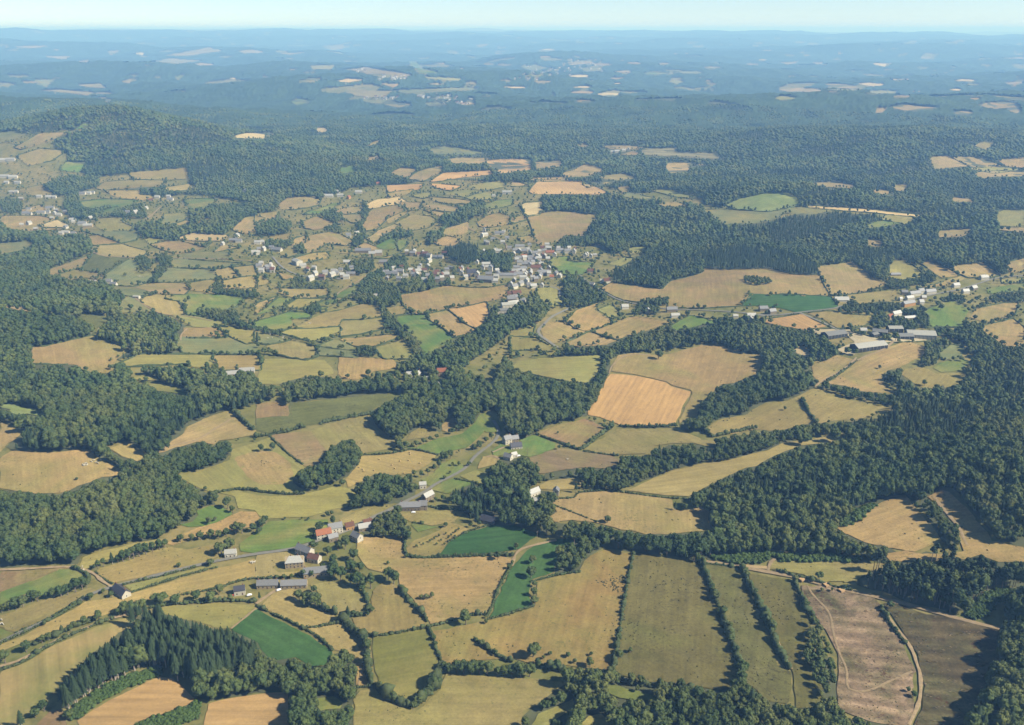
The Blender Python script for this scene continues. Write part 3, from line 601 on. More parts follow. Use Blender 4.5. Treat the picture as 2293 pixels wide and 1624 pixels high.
# single trees: column, row, kind, x, y(foot), height
TREES = """
0 3 B 50 1070 12|0 3 B 240 970 11|0 3 B 890 695 10|0 3 B 1070 650 9|0 3 B 1130 640 13|0 3 B 1200 630 13|0 3 B 1270 612 12|0 3 B 1390 545 11|0 3 B 1455 550 13|0 3 B 1580 550 10|0 3 B 1760 515 10|0 3 B 1890 530 11|0 3 B 1965 460 11|0 3 C 205 1660 17|0 3 B 400 1500 9|0 3 B 320 1560 8|0 3 B 380 890 7|0 3 B 440 865 7|0 3 B 1605 215 5|0 3 B 1890 205 8|0 3 B 815 505 7|0 3 B 930 450 5|0 3 B 1000 480 6|0 3 B 1110 380 3|0 3 B 640 785 5|0 3 B 400 735 5|0 3 B 1985 100 14|0 3 B 2060 60 13|0 3 B 620 1580 9|0 3 B 1260 835 15
0 3 B 20 620 8|0 3 B 80 600 9|0 3 B 150 585 11|0 3 B 210 570 11|0 3 B 290 520 11|0 3 B 340 515 10|0 3 B 420 495 7|0 3 B 490 485 10|0 3 B 550 475 11|0 3 B 610 455 10|0 3 B 680 435 13|0 3 B 740 410 12|0 3 B 780 390 7
0 3 T 850 235 6|0 3 T 880 222 9|0 3 T 930 205 9|0 3 C 1010 185 13|0 3 T 1060 175 9|0 3 T 1105 165 13|0 3 T 1160 150 13|0 3 T 1200 135 14|0 3 T 1250 120 15|0 3 T 1310 100 13|0 3 T 1370 80 12|0 3 T 1430 60 12|0 3 B 1480 40 9
1 3 B 390 515 11|1 3 B 460 540 12|1 3 B 530 560 13|1 3 B 440 565 8|1 3 C 828 690 15|1 3 B 985 960 11|1 3 B 990 1070 10|1 3 B 930 850 7|1 3 B 1235 360 14|1 3 B 1190 320 12|1 3 B 1185 190 4|1 3 B 1530 505 6|1 3 B 1480 500 5|1 3 B 1580 490 6|1 3 B 2165 150 9|1 3 B 1880 725 14|1 3 B 880 150 13|1 3 B 800 50 12|1 3 B 690 190 11|1 3 B 740 60 9|1 3 B 690 320 13|1 3 B 760 330 14|1 3 B 850 260 13|1 3 B 930 260 11|1 3 B 850 360 11|1 3 B 910 390 15|1 3 B 970 400 12|1 3 T 1030 400 16|1 3 B 700 260 12|1 3 B 640 110 10|1 3 B 600 230 6|1 3 B 500 300 7|1 3 B 430 300 8|1 3 B 320 315 5|1 3 B 250 315 5|1 3 B 520 60 10|1 3 B 550 130 6|1 3 C 35 510 9|1 3 B 2060 720 5|1 3 B 1000 650 5|1 3 B 1040 620 6|1 3 B 520 440 7
1 3 B 1730 1165 9|1 3 B 1800 1160 11|1 3 B 1860 1165 12|1 3 B 1930 1170 13|1 3 B 2000 1170 12|1 3 B 2070 1175 12|1 3 B 2160 1190 9|1 3 B 2230 1190 10|1 3 B 2293 1190 11|1 3 B 2370 1195 14|1 3 B 2450 1190 13|1 3 B 790 1070 12|1 3 B 840 1090 10|1 3 B 1680 1140 7|1 3 B 1640 1260 6|1 3 B 1500 1400 7|1 3 B 1410 1480 6
2 3 B 185 180 9|2 3 B 170 310 12|2 3 B 205 390 6|2 3 B 195 470 9|2 3 B 200 550 9|2 3 B 190 1020 14|2 3 B 500 1020 5|2 3 B 340 1005 4|2 3 B 700 1110 9|2 3 B 710 1010 4|2 3 B 950 1040 9|2 3 B 1060 980 5|2 3 B 2060 1200 11|2 3 B 40 55 7|2 3 B 280 1040 4|2 3 B 2180 450 6|2 3 B 2080 1150 9|2 3 C 1320 1340 13|2 3 B 1340 1370 9|2 3 B 560 1080 5
3 3 B 455 330 9|3 3 B 1095 590 8|3 3 C 895 330 11|3 3 C 945 330 12|3 3 B 240 340 7|3 3 B 570 430 4|3 3 B 480 430 4|3 3 B 1300 1380 6|3 3 B 1250 1330 5
0 2 B 2040 1310 13|0 2 B 2085 1345 8|0 2 B 1880 1450 8|0 2 B 1930 1425 5|0 2 B 690 1060 4|0 2 B 1840 1150 5|0 2 B 2340 800 10|0 2 B 2440 795 11|0 2 B 1310 180 9|0 2 B 1255 180 6|0 2 B 1930 90 13|0 2 B 860 130 10|0 2 B 20 480 9|0 2 B 80 510 9|0 2 B 160 530 9|0 2 B 230 570 9|0 2 B 330 600 9
0 2 B 1620 1610 8|0 2 B 1720 1600 8|0 2 B 1800 1590 9|0 2 B 1890 1580 10|0 2 B 1960 1580 9|0 2 B 2030 1560 9|0 2 B 2110 1540 13|0 2 B 2170 1530 12|0 2 B 2270 1515 9|0 2 B 2330 1490 9|0 2 B 2380 1440 9
1 2 B 585 140 11|1 2 B 1010 130 11|1 2 B 820 150 8|1 2 B 1075 160 7|1 2 B 780 1115 9|1 2 B 400 600 9|1 2 B 1285 765 8|1 2 B 1400 760 6|1 2 B 1440 755 8|1 2 B 1500 730 8|1 2 B 1560 710 7|1 2 B 1620 690 7|1 2 B 1740 640 7|1 2 B 1800 620 9|1 2 B 1850 610 9|1 2 B 2110 690 9|1 2 B 2060 720 8|1 2 B 2000 760 9|1 2 B 1950 785 8|1 2 B 1690 880 12|1 2 B 1740 860 11|1 2 T 1480 1030 9|1 2 T 1540 1010 9|1 2 T 1600 980 10|1 2 T 1640 950 11|1 2 B 1420 1020 8|1 2 B 1760 930 5|1 2 B 1820 930 6|1 2 B 1740 1000 4|1 2 B 580 1520 11|1 2 B 500 1570 6|1 2 T 690 1460 11|1 2 B 640 1380 6|1 2 B 680 1370 5|1 2 B 410 1410 3|1 2 B 470 1420 4|1 2 B 260 1410 3|1 2 B 60 1480 10|1 2 B 30 1540 7|1 2 B 800 1620 9|1 2 B 1270 1370 11|1 2 B 1240 1400 9|1 2 B 1700 1480 6|1 2 B 1610 1250 6|1 2 B 1680 1240 7|1 2 B 920 1310 8|1 2 B 2000 1470 6|1 2 B 1920 1480 5|1 2 C 1790 1230 14|1 2 C 1850 1200 12|1 2 B 1690 1050 5|1 2 B 1910 930 6
2 2 B 550 195 9|2 2 B 410 645 4|2 2 B 420 780 6|2 2 B 490 760 5|2 2 C 573 1165 12|2 2 B 640 1130 7|2 2 B 855 1440 8|2 2 C 1460 1330 11|2 2 B 1540 1330 9|2 2 B 1640 1320 8|2 2 C 1690 1310 11|2 2 B 740 530 6|2 2 B 830 550 6|2 2 B 890 600 9|2 2 B 860 620 8|2 2 B 1030 585 4|2 2 B 1145 590 4|2 2 B 1300 590 4|2 2 B 1400 588 4|2 2 B 1465 590 7|2 2 B 1560 600 9|2 2 B 1610 590 9|2 2 B 140 120 6|2 2 B 400 215 8|2 2 B 270 1250 10|2 2 B 220 920 4|2 2 B 100 930 8|2 2 B 60 940 8|2 2 T 730 1090 9|2 2 B 2160 610 5
3 2 B 1510 250 9|3 2 B 1400 210 9|3 2 B 430 200 8|3 2 B 150 430 6|3 2 B 650 290 7|3 2 B 760 320 6|3 2 B 750 540 6|3 2 B 930 490 5|3 2 B 970 470 5|3 2 B 540 550 5|3 2 B 1000 60 6|3 2 B 1080 120 8|3 2 B 1140 170 8|3 2 B 1100 220 8
0 1 B 1175 1155 11|0 1 B 1480 1020 10|0 1 B 1660 1100 10|0 1 B 1690 1070 9|0 1 B 1125 855 8|0 1 B 640 870 8|0 1 B 730 880 7|0 1 C 700 930 10|0 1 B 1555 665 9|0 1 B 870 650 9|0 1 B 1825 1140 9|0 1 B 1580 905 5|0 1 B 1650 920 6|0 1 B 1860 1010 8|0 1 B 1610 995 5|0 1 B 1960 785 7|0 1 B 1330 680 8|0 1 B 1850 1550 8|0 1 B 1910 1555 8|0 1 B 1990 1560 8|0 1 B 2040 1560 7|0 1 B 700 770 5|0 1 B 640 430 7
1 1 B 550 1045 6|1 1 B 650 1045 5|1 1 B 1780 1130 7|1 1 B 1885 1110 6|1 1 B 1385 1190 9|1 1 B 430 190 8|1 1 B 965 1400 7|1 1 B 1025 1390 6|1 1 B 1110 1590 8|1 1 B 1315 1600 8|1 1 B 765 1550 5|1 1 B 80 1550 11|1 1 B 475 540 8|1 1 B 340 1310 7|1 1 B 675 1410 8|1 1 B 590 1440 8|1 1 B 210 960 10|1 1 B 740 1140 9|1 1 C 1740 600 12|1 1 C 1400 620 12|1 1 C 550 680 11
2 1 B 1310 1600 15|2 1 B 575 840 9|2 1 B 1360 1085 10|2 1 B 490 1285 5|2 1 B 590 1320 5|2 1 B 900 1280 6|2 1 B 460 1500 8|2 1 B 160 90 6|2 1 C 675 590 12|2 1 B 1020 720 7|2 1 B 1660 1140 9|2 1 B 1840 1145 5|2 1 B 500 1230 8|2 1 B 540 1210 8|2 1 B 1560 1200 8|2 1 B 600 730 13|2 1 B 560 720 9|2 1 B 1080 1400 8
3 1 B 1545 1160 13|3 1 C 2015 920 14|3 1 C 2080 920 12|3 1 B 1140 1430 14|3 1 B 945 990 7|3 1 B 995 980 7|3 1 B 595 1025 5|3 1 B 1185 1000 6|3 1 B 1360 800 9|3 1 B 1440 860 10|3 1 B 1570 870 6|3 1 B 1840 1160 7|3 1 B 1920 1130 9|3 1 B 1700 1590 5|3 1 C 1570 980 11|3 1 B 15 920 9|3 1 B 1440 970 8
1 2 B 1640 1565 3.5|1 2 B 1700 1545 3|1 2 B 1750 1560 3.5|1 2 B 1785 1530 3|1 2 B 1600 1590 3.5|1 2 B 1660 1605 3|1 2 B 1560 1615 3.5|1 2 B 1720 1585 3|1 2 B 1815 1505 3|1 2 B 1500 1640 3|1 2 B 1440 1660 3.5|1 2 B 1620 1640 3|1 2 B 1690 1640 3|1 2 B 1780 1570 3
"""
# houses: column, row, x, y(centre foot), length, width, eaves, ridge bearing, roof, wall
HOUSES = """
0 3 1090 450 17 8 3 -39 k w|0 3 2150 445 9 6.5 4.5 15 k w|0 3 2070 110 10 6 4 10 l w
1 3 440 100 16 8 6 -30 s w|1 3 350 195 16 9 5.5 8 l c|1 3 525 155 11 7 4 -20 b w|1 3 555 275 24 8 4 10 s c|1 3 345 385 22 7 3.5 3 s c|1 3 110 385 18 7 3.5 3 s c
1 2 608 1565 14 8 5 22 o w|1 2 712 1518 13 8 6 22 s w|1 2 690 1592 9 6 4 30 s g|1 2 840 1492 8 6 4.5 25 b y|1 2 975 1495 12 7 3.5 20 l g|1 2 905 1592 10 7 5 -40 s w|1 2 1000 1455 8 6 3.5 20 b g
1 2 1385 1315 20 8 4.5 3 s g|1 2 1495 1310 9 8 5.5 3 s g|1 2 1540 1225 12 7 5 50 l g|1 2 1495 1122 7 5 4.5 10 l w|1 2 2085 1428 15 8 2.8 -25 k g
1 2 2250 722 9 8 6 30 s w|1 2 2260 868 9 7 4 -30 s w|2 2 35 770 13 8 3.5 15 k w|2 2 25 712 8 7 5 20 s g|2 2 15 848 7 5 3.5 30 l w
1 2 1665 120 13 9 7 5 o c|1 2 1385 128 11 7 4 5 l w|1 2 1455 118 8 6 4 60 l w|1 2 1530 162 14 6 3 5 l w|1 2 1655 207 6 4 3 5 l w
0 2 2085 120 22 8 3.5 12 l w|0 2 2215 92 20 8 3.5 10 l w
2 2 185 1190 15 7 4 40 l w|2 2 395 1182 6 6 5 80 s w|2 2 215 1258 6 5 3.5 0 l w
3 1 590 1390 36 18 5 20 m d|3 1 900 1495 52 20 5 18 n d|3 1 1360 1395 42 22 6 -8 n m|3 1 1225 1405 22 15 4.5 0 m d|3 1 1130 1345 22 14 6 0 n d|3 1 1000 1370 22 14 5 -20 m d|3 1 850 1352 10 7 3.5 0 l w|3 1 950 1390 12 9 4 30 m d
3 1 655 1075 24 10 3 0 l w|3 1 1145 1205 18 8 4.5 28 l w|3 1 1090 1235 9 8 4.5 25 o c|3 1 1255 1115 26 8 5 25 s y|3 1 1310 1025 22 8 4.5 20 s w|3 1 1365 1005 12 8 5 20 s w|3 1 1265 1060 15 7 3.5 22 l w|3 1 1450 1008 20 8 4.5 15 s w|3 1 1680 948 13 8 4 15 l w|3 1 1930 880 16 9 4.5 8 l w|3 1 1840 972 13 8 4 30 l g|3 1 1765 1003 12 8 4 10 l w|3 1 1140 848 20 6 3 5 s g|3 1 1265 1238 20 6 3 15 l g|3 1 35 1183 12 8 4 20 s g|3 1 1185 1068 6 5 3.5 20 l w
2 1 1215 1180 8 8 5 80 l w|2 1 1010 1142 12 8 4 10 l w|2 1 1430 1168 18 8 4.5 5 s g|2 1 1460 1218 14 7 3.5 8 l w|2 1 2140 1225 14 8 4.5 5 l w|2 1 2130 1265 10 9 6 80 l w|2 1 2000 1222 8 6 3 0 l w|2 1 2250 1158 14 8 4 5 s g|2 1 845 912 13 10 4.5 20 b w|2 1 800 907 6 5 4 0 l w|2 1 715 937 10 7 3.5 -30 s w|2 1 700 820 12 8 4 5 b c
2 1 70 602 20 8 5 5 s w|2 1 30 637 12 8 5 5 s w|2 1 110 642 12 8 5 0 s c|2 1 160 652 11 8 5 80 s w|2 1 205 662 12 8 5 5 s w|2 1 250 647 10 8 5 5 l w|2 1 340 657 18 8 5 5 o c|2 1 425 637 16 8 5 5 s w|2 1 495 642 13 8 5 5 s w|2 1 553 647 9 8 6 80 l w|2 1 655 682 10 8 5 80 l w|2 1 705 687 8 7 5 80 l w|2 1 742 670 9 5 3 0 l w
2 1 110 692 12 8 5 5 o w|2 1 60 707 12 8 5 0 s w|2 1 165 702 12 8 5 5 s c|2 1 205 722 11 8 5 80 s w|2 1 70 747 12 8 5 5 s w|2 1 115 762 12 8 5 -5 s w|2 1 160 765 11 8 5 80 s w|2 1 215 802 20 10 7 5 b c|2 1 100 807 14 8 6 5 s c|2 1 40 792 12 8 5 5 s w|2 1 280 837 24 9 5 5 s c|2 1 165 847 12 8 6 80 l c|2 1 250 862 12 8 5 70 s c|2 1 60 852 16 9 5 5 s w|2 1 15 862 12 8 5 5 s w|2 1 100 882 14 8 5 5 l w|2 1 390 842 12 8 4.5 70 s w|2 1 425 862 10 8 4 70 l w|2 1 355 872 8 7 4 0 o w|2 1 130 917 13 8 7 75 l w|2 1 75 935 14 8 5 60 s w|2 1 20 962 14 8 5 50 s w|2 1 40 1025 16 9 5 20 b c|2 1 90 1088 15 11 4.5 60 m w|2 1 10 1112 20 9 4 30 l w|2 1 15 1062 14 8 5 20 s w
1 1 2250 862 24 8 5 0 s w|1 1 2190 862 12 8 5 0 s w|1 1 2165 842 10 8 5 80 s w|1 1 2100 805 10 9 8 80 s w|1 1 2085 852 12 8 5 0 s c|1 1 2030 792 10 8 6 80 s w|1 1 2060 757 17 7 4 5 l w|1 1 1930 842 18 12 6 10 k c|1 1 1980 852 9 9 6 80 l w|1 1 1890 868 13 8 4 0 k g|1 1 1840 802 10 8 6 80 s w|1 1 1750 787 14 8 4.5 -25 m w|1 1 1710 805 9 7 4 0 s w|1 1 1700 852 14 9 4.5 5 l g|1 1 2060 902 30 12 6 -12 s g|1 1 2140 907 12 8 4 0 l w|1 1 2282 945 9 7 6 80 l w|1 1 1980 742 8 7 5 80 l w|1 1 2260 1125 24 14 5 15 n w|1 1 2210 1178 20 12 5 8 m w|1 1 2280 1030 12 8 5 10 b c|1 1 2285 1075 14 9 5 10 s g
1 1 1440 852 10 8 5 80 l w|1 1 1408 847 8 7 4 0 s w|1 1 1340 862 10 7 4 0 l w|1 1 1290 822 15 8 5 -10 s w|1 1 1215 847 26 9 4.5 -5 s w|1 1 1165 832 12 8 4.5 10 s g|1 1 1552 682 11 8 5 -30 s w|1 1 1550 727 12 8 5 60 l w|1 1 1415 652 13 9 6 80 l c|1 1 1605 692 12 7 4 -10 s w|1 1 1655 692 10 7 4 -10 s w|1 1 1140 737 17 8 4 5 s g|1 1 1100 662 15 11 6 5 l c|1 1 1040 667 14 10 5 5 l c|1 1 960 637 34 10 4.5 3 s g|1 1 830 502 11 8 6 5 s w|1 1 905 482 11 8 5 30 l w|1 1 815 737 14 8 3.5 5 l w|1 1 680 852 14 9 5 60 l w|1 1 620 832 11 8 4.5 20 s w|1 1 530 842 10 8 5 60 l w|1 1 490 887 14 8 6 60 l w|1 1 810 872 12 8 4.5 5 l w|1 1 850 842 18 7 3.5 5 s g|1 1 420 772 13 8 4.5 20 l w|1 1 370 742 22 14 7 -50 n w|1 1 190 627 22 10 4 -20 s w|1 1 140 607 10 7 4 0 s w|1 1 20 657 9 7 5 20 l w|1 1 15 562 14 8 4 5 l w|1 1 55 557 10 8 4 5 l w|1 1 1060 1042 11 7 3.5 5 l g|1 1 720 837 10 8 4 5 s w|1 1 30 772 12 8 4 5 s w|1 1 110 782 12 8 4 20 s w|1 1 150 792 9 7 4 70 l w|1 1 60 802 10 7 4 0 s g
1 1 650 142 26 9 4 3 l w|1 1 730 102 14 8 4 5 l w|1 1 755 137 18 8 4 5 l w|1 1 832 157 10 8 5 60 o y|1 1 920 107 20 8 4 3 l w|1 1 1100 32 14 8 4 5 o c|1 1 2250 112 28 15 6 0 n w|1 1 2130 142 9 7 4 0 l w|1 1 2050 492 14 8 4 30 l w|1 1 2180 477 22 8 4 0 s w|1 1 2120 532 9 7 4 0 s w|1 1 2170 640 16 8 4 5 l w|1 1 2210 557 10 7 4 0 l w|1 1 2250 520 10 7 4 0 s w|1 1 2270 610 10 7 4 0 s w
0 1 105 107 14 8 4 0 l w|0 1 150 105 10 8 4 0 l w|0 1 190 167 14 8 4 0 l g|0 1 355 147 14 8 4 5 l w|0 1 440 152 18 8 4 5 l w|0 1 490 152 10 8 4 0 l w|0 1 230 297 18 8 4 5 s w|0 1 270 302 10 8 4 0 s w|0 1 370 292 22 9 4 5 s w|0 1 430 287 12 8 4 0 s w|0 1 450 252 22 9 4 5 s w|0 1 530 312 14 8 4 0 l w|0 1 490 297 8 8 4 80 l w|0 1 470 342 10 8 4 0 l c|0 1 650 357 16 8 4 0 l w|0 1 740 392 20 9 4.5 5 s w|0 1 790 412 22 9 4.5 5 l c|0 1 590 472 18 8 4 0 l w|0 1 660 482 12 8 4 0 s c|0 1 550 477 10 7 4 0 l w|0 1 740 122 18 9 4 0 s w|0 1 785 117 20 9 4 0 l w|0 1 830 112 12 8 4 0 s w|0 1 1215 292 12 10 5 60 l w|0 1 1150 287 14 8 4 5 s w|0 1 1350 182 16 8 4 10 b c|0 1 1510 147 12 8 4 0 l w|0 1 1525 172 18 9 4 0 s w|0 1 1410 152 14 8 4 0 l w|0 1 1310 252 10 8 4 80 l w|0 1 840 922 10 7 4 5 l w|0 1 960 917 18 8 4.5 5 s w|0 1 1020 937 12 7 3.5 -10 s w|0 1 1225 1047 11 6 3 -10 n w|0 1 2125 502 10 9 5 80 l w|0 1 2090 542 18 8 4 5 s g|0 1 2140 547 14 8 4 5 s w|0 1 1995 577 9 7 5 80 l w|0 1 2285 652 14 9 4 10 l w|0 1 2195 102 10 9 6 80 l w|0 1 60 22 14 8 4 0 l w|0 1 160 22 18 8 4 0 l w
5 0 470 682 20 10 4 5 l w|5 0 500 677 18 9 4 5 l w|5 0 522 673 16 9 5 80 l w|5 0 450 684 16 9 4 5 l w|4 0 20 722 40 10 4 5 l w|4 0 50 720 26 10 4 5 l w|4 0 20 795 30 10 4 5 l w|4 0 60 798 26 10 4 5 l w
"""
COWS = """
0 3 2250 176|0 3 2265 178|0 3 2280 175|0 3 15 692|0 3 12 727|0 3 27 729|0 2 745 925|0 2 758 930|0 2 768 915|0 2 780 912|0 2 782 928|0 2 752 932|0 2 845 886|0 2 858 908|0 2 868 905|0 2 880 913|0 2 903 881|0 2 820 897|0 1 1235 855|0 1 1250 858|0 1 1262 860|0 1 1287 866|1 1 475 1277|1 1 485 1280|1 1 495 1277|1 1 105 1412|1 1 147 1410|1 1 240 1412|1 1 128 1380|1 1 245 1402|2 2 495 878|0 3 360 -1400|1 3 358 518
"""
BALES = "1105,875 1290,890 1365,885 1470,910 1218,928 925,948 955,965 967,980 1058,975 1243,958 1325,998 1378,815 1382,830 1275,1020"
POLES = "2,2,225,1590,9|1,2,560,1145,9|1,2,318,472,11|0,1,860,905,14|0,1,960,905,14|1,1,2128,1215,11|1,2,1735,395,9|2,2,138,830,9|1,3,402,130,9|1,2,1597,1290,8"
# ------------------------------------------------------------------ terrain
def sst(a, b, x):
    t = np.clip((x - a) / (b - a), 0, 1)
    return t * t * (3 - 2 * t)

_NS = {}
def hn(x, y, L, seed):
    if seed not in _NS:
        r = np.random.default_rng(seed)
        _NS[seed] = (r.uniform(0, 2 * np.pi, 6), r.uniform(0, 2 * np.pi, 6), r.uniform(0.6, 1.7, 6))
    th, ph, fr = _NS[seed]
    k = 2 * np.pi / L
    s = 0
    for a, p, f in zip(th, ph, fr):
        s = s + np.sin(k * f * (x * np.cos(a) + y * np.sin(a)) + p) / f ** 0.5
    return s / 3.0

HILLS = [(-1500, 3350, 172, 580, 390), (-2700, 4600, 130, 1100, 600), (1700, 5300, 95, 2000, 650), (760, 2420, 45, 330, 260),
         (-780, 1180, 45, 330, 280), (-520, 820, 22, 260, 160), (560, 760, 42, 230, 200), (330, 1500, 18, 330, 220), (-900, 7200, 90, 1700, 800),
         (-3500, 9500, 150, 2400, 1100), (2600, 9800, 60, 2500, 1000), (0, 12500, 70, 3000, 1500), (1500, 3700, 45, 900, 500),
         (-6000, 15000, 170, 3500, 1800), (5500, 16000, 90, 4000, 2000), (-300, 2950, 25, 500, 350)]
def zt(x, y):
    x = np.asarray(x, float); y = np.asarray(y, float)
    d = np.hypot(x, y)
    z = (5.0 * hn(x, y, 620, 11) + 4.5 * hn(x, y, 330, 17)) * sst(200, 700, d)
    z = z + 16 * hn(x, y, 1700, 12) * sst(900, 3500, d)
    z = z + 58 * hn(x, y, 3800, 13) * sst(3300, 8500, d)
    z = z + 44 * hn(x, y, 9000, 14) * sst(8000, 20000, d)
    z = z + 27 * hn(x, y, 1600, 15) * sst(3600, 7000, d) * (1 - sst(20000, 40000, d))
    for (cx, cy, a, sx, sy) in HILLS:
        z = z + a * np.exp(-((x - cx) / sx) ** 2 - ((y - cy) / sy) ** 2)
    west = 1 / (1 + np.exp((x - 6000) / 3500))
    z = z + (255 + 130 * west) * sst(14000, 27000, d) * (1 + 0.10 * hn(x, y, 16000, 16))
    return z

def rays(u, v):
    u = np.asarray(u, float); v = np.asarray(v, float)
    dx = (u - 512) / FPX; dz = -(v - 362.5) / FPX
    c, s = math.cos(PITCH), math.sin(PITCH)
    return np.stack([dx, c + dz * s, -s + dz * c], -1)

_RS = np.exp(np.linspace(math.log(200), math.log(70000), 1300))
def ground(u, v):
    """where the sight line through (u, v) of a 1024 x 725 frame meets the terrain: plan position"""
    d = rays(np.ravel(u), np.ravel(v))
    h = np.hypot(d[:, 0], d[:, 1])
    out = np.zeros((len(d), 2))
    for a in range(0, len(d), 400):
        dd = d[a:a + 400]; hh = h[a:a + 400]
        t = _RS[None, :] / hh[:, None]
        X = dd[:, 0:1] * t; Y = dd[:, 1:2] * t; Z = CAM_H + dd[:, 2:3] * t
        diff = Z - zt(X, Y)
        neg = diff < 0
        i = np.where(neg.any(1), neg.argmax(1), len(_RS) - 1)
        i = np.maximum(i, 1)
        k = np.arange(len(dd))
        d0 = diff[k, i - 1]; d1 = diff[k, i]
        w = np.where(d1 < 0, d0 / np.maximum(d0 - d1, 1e-6), 1.0)
        r = _RS[i - 1] + (_RS[i] - _RS[i - 1]) * w
        out[a:a + 400, 0] = dd[:, 0] / hh * r
        out[a:a + 400, 1] = dd[:, 1] / hh * r
    return out

def project(x, y, z):
    c, s = math.cos(PITCH), math.sin(PITCH)
    zz = z - CAM_H
    f = y * c - zz * s
    up = y * s + zz * c
    f = np.maximum(f, 1e-3)
    return 512 + FPX * x / f, 362.5 - FPX * up / f

def crop(c, r, pts):
    """site-plan coordinates (column, row of the survey sheet) to frame coordinates"""
    p = np.array(pts, float)
    if c >= 4:
        k = 2293 / 512.0
        return np.stack([(c - 4) * 512 + p[:, 0] / k, p[:, 1] / k], -1)
    k = 2293 / 256.0
    return np.stack([c * 256 + p[:, 0] / k, r * 181.25 + p[:, 1] / k], -1)

def parse_pts(toks):
    return [tuple(float(q) for q in t.split(',')) for t in toks]

# ------------------------------------------------------------------ helpers
def srgb(r, g, b, k=0.45):
    """surface colour from its sunlit look (k: what the light and exposure add)"""
    f = lambda c: ((c / 255 + 0.055) / 1.055) ** 2.4 * k
    return (f(r), f(g), f(b) * 0.90)

def tag(o, label, cat=None, group=None, kind=None):
    o['label'] = label
    if cat: o['category'] = cat
    if group: o['group'] = group
    if kind: o['kind'] = kind
    return o

def mesh_np(name, V, Fs, mat=None, smooth=False):
    """V: n x 3, Fs: list of index arrays of equal length (tri or quad) or list of tuples"""
    me = bpy.data.meshes.new(name)
    V = np.asarray(V, np.float32)
    if isinstance(Fs, np.ndarray):
        n, k = Fs.shape
        me.vertices.add(len(V)); me.vertices.foreach_set('co', V.ravel())
        me.loops.add(n * k); me.loops.foreach_set('vertex_index', Fs.astype(np.int32).ravel())
        me.polygons.add(n)
        me.polygons.foreach_set('loop_start', np.arange(0, n * k, k, dtype=np.int32))
        me.update(calc_edges=True)
        me.validate()
    else:
        me.from_pydata([tuple(v) for v in V.tolist()], [], Fs)
        me.update()
    if mat: me.materials.append(mat)
    if smooth:
        me.polygons.foreach_set('use_smooth', [True] * len(me.polygons))
    return me

def link(name, me, parent=None, loc=None):
    o = bpy.data.objects.new(name, me)
    COL.objects.link(o)
    if parent: o.parent = parent
    if loc is not None: o.location = loc
    return o

def empty(name, loc, rz=0.0, sc=1.0):
    o = bpy.data.objects.new(name, None)
    o.empty_display_size = 0.5
    COL.objects.link(o)
    o.location = loc; o.rotation_euler = (0, 0, rz)
    o.scale = (sc, sc, sc) if not isinstance(sc, tuple) else sc
    return o

# ------------------------------------------------------------------ materials
def new_mat(name):
    m = bpy.data.materials.new(name); m.use_nodes = True
    n = m.node_tree; n.nodes.clear()
    out = n.nodes.new('ShaderNodeOutputMaterial')
    b = n.nodes.new('ShaderNodeBsdfPrincipled')
    b.inputs['Roughness'].default_value = 0.95
    b.inputs['Specular IOR Level'].default_value = 0.1
    n.links.new(b.outputs[0], out.inputs[0])
    return m, n, b

def nd(n, t, **kw):
    x = n.nodes.new(t)
    for k, v in kw.items(): setattr(x, k, v)
    return x

def noise(n, vec, scale, detail=3, rough=0.6, dist=0.0):
    x = nd(n, 'ShaderNodeTexNoise')
    x.inputs['Scale'].default_value = scale
    x.inputs['Detail'].default_value = detail
    x.inputs['Roughness'].default_value = rough
    x.inputs['Distortion'].default_value = dist
    if vec is not None: n.links.new(vec, x.inputs['Vector'])
    return x.outputs['Fac']

def remap(n, val, a, b, c, d):
    x = nd(n, 'ShaderNodeMapRange')
    for i, q in enumerate((a, b, c, d)): x.inputs[i + 1].default_value = q
    n.links.new(val, x.inputs[0])
    return x.outputs[0]

def mixc(n, fac, a, b, mode='MIX'):
    x = nd(n, 'ShaderNodeMix', data_type='RGBA', blend_type=mode)
    for sock, val in ((x.inputs[0], fac), (x.inputs[6], a), (x.inputs[7], b)):
        if isinstance(val, (int, float)): sock.default_value = val
        elif isinstance(val, tuple): sock.default_value = (*val[:3], 1)
        else: n.links.new(val, sock)
    return x.outputs[2]

def math_n(n, op, a, b=None):
    x = nd(n, 'ShaderNodeMath', operation=op)
    for s, v in ((x.inputs[0], a), (x.inputs[1], b)):
        if v is None: continue
        if isinstance(v, (int, float)): s.default_value = v
        else: n.links.new(v, s)
    return x.outputs[0]

def bright(n, col, fac):
    """multiply a colour by a value socket"""
    x = nd(n, 'ShaderNodeVectorMath', operation='SCALE')
    n.links.new(col, x.inputs[0]); n.links.new(fac, x.inputs['Scale'])
    return x.outputs[0]

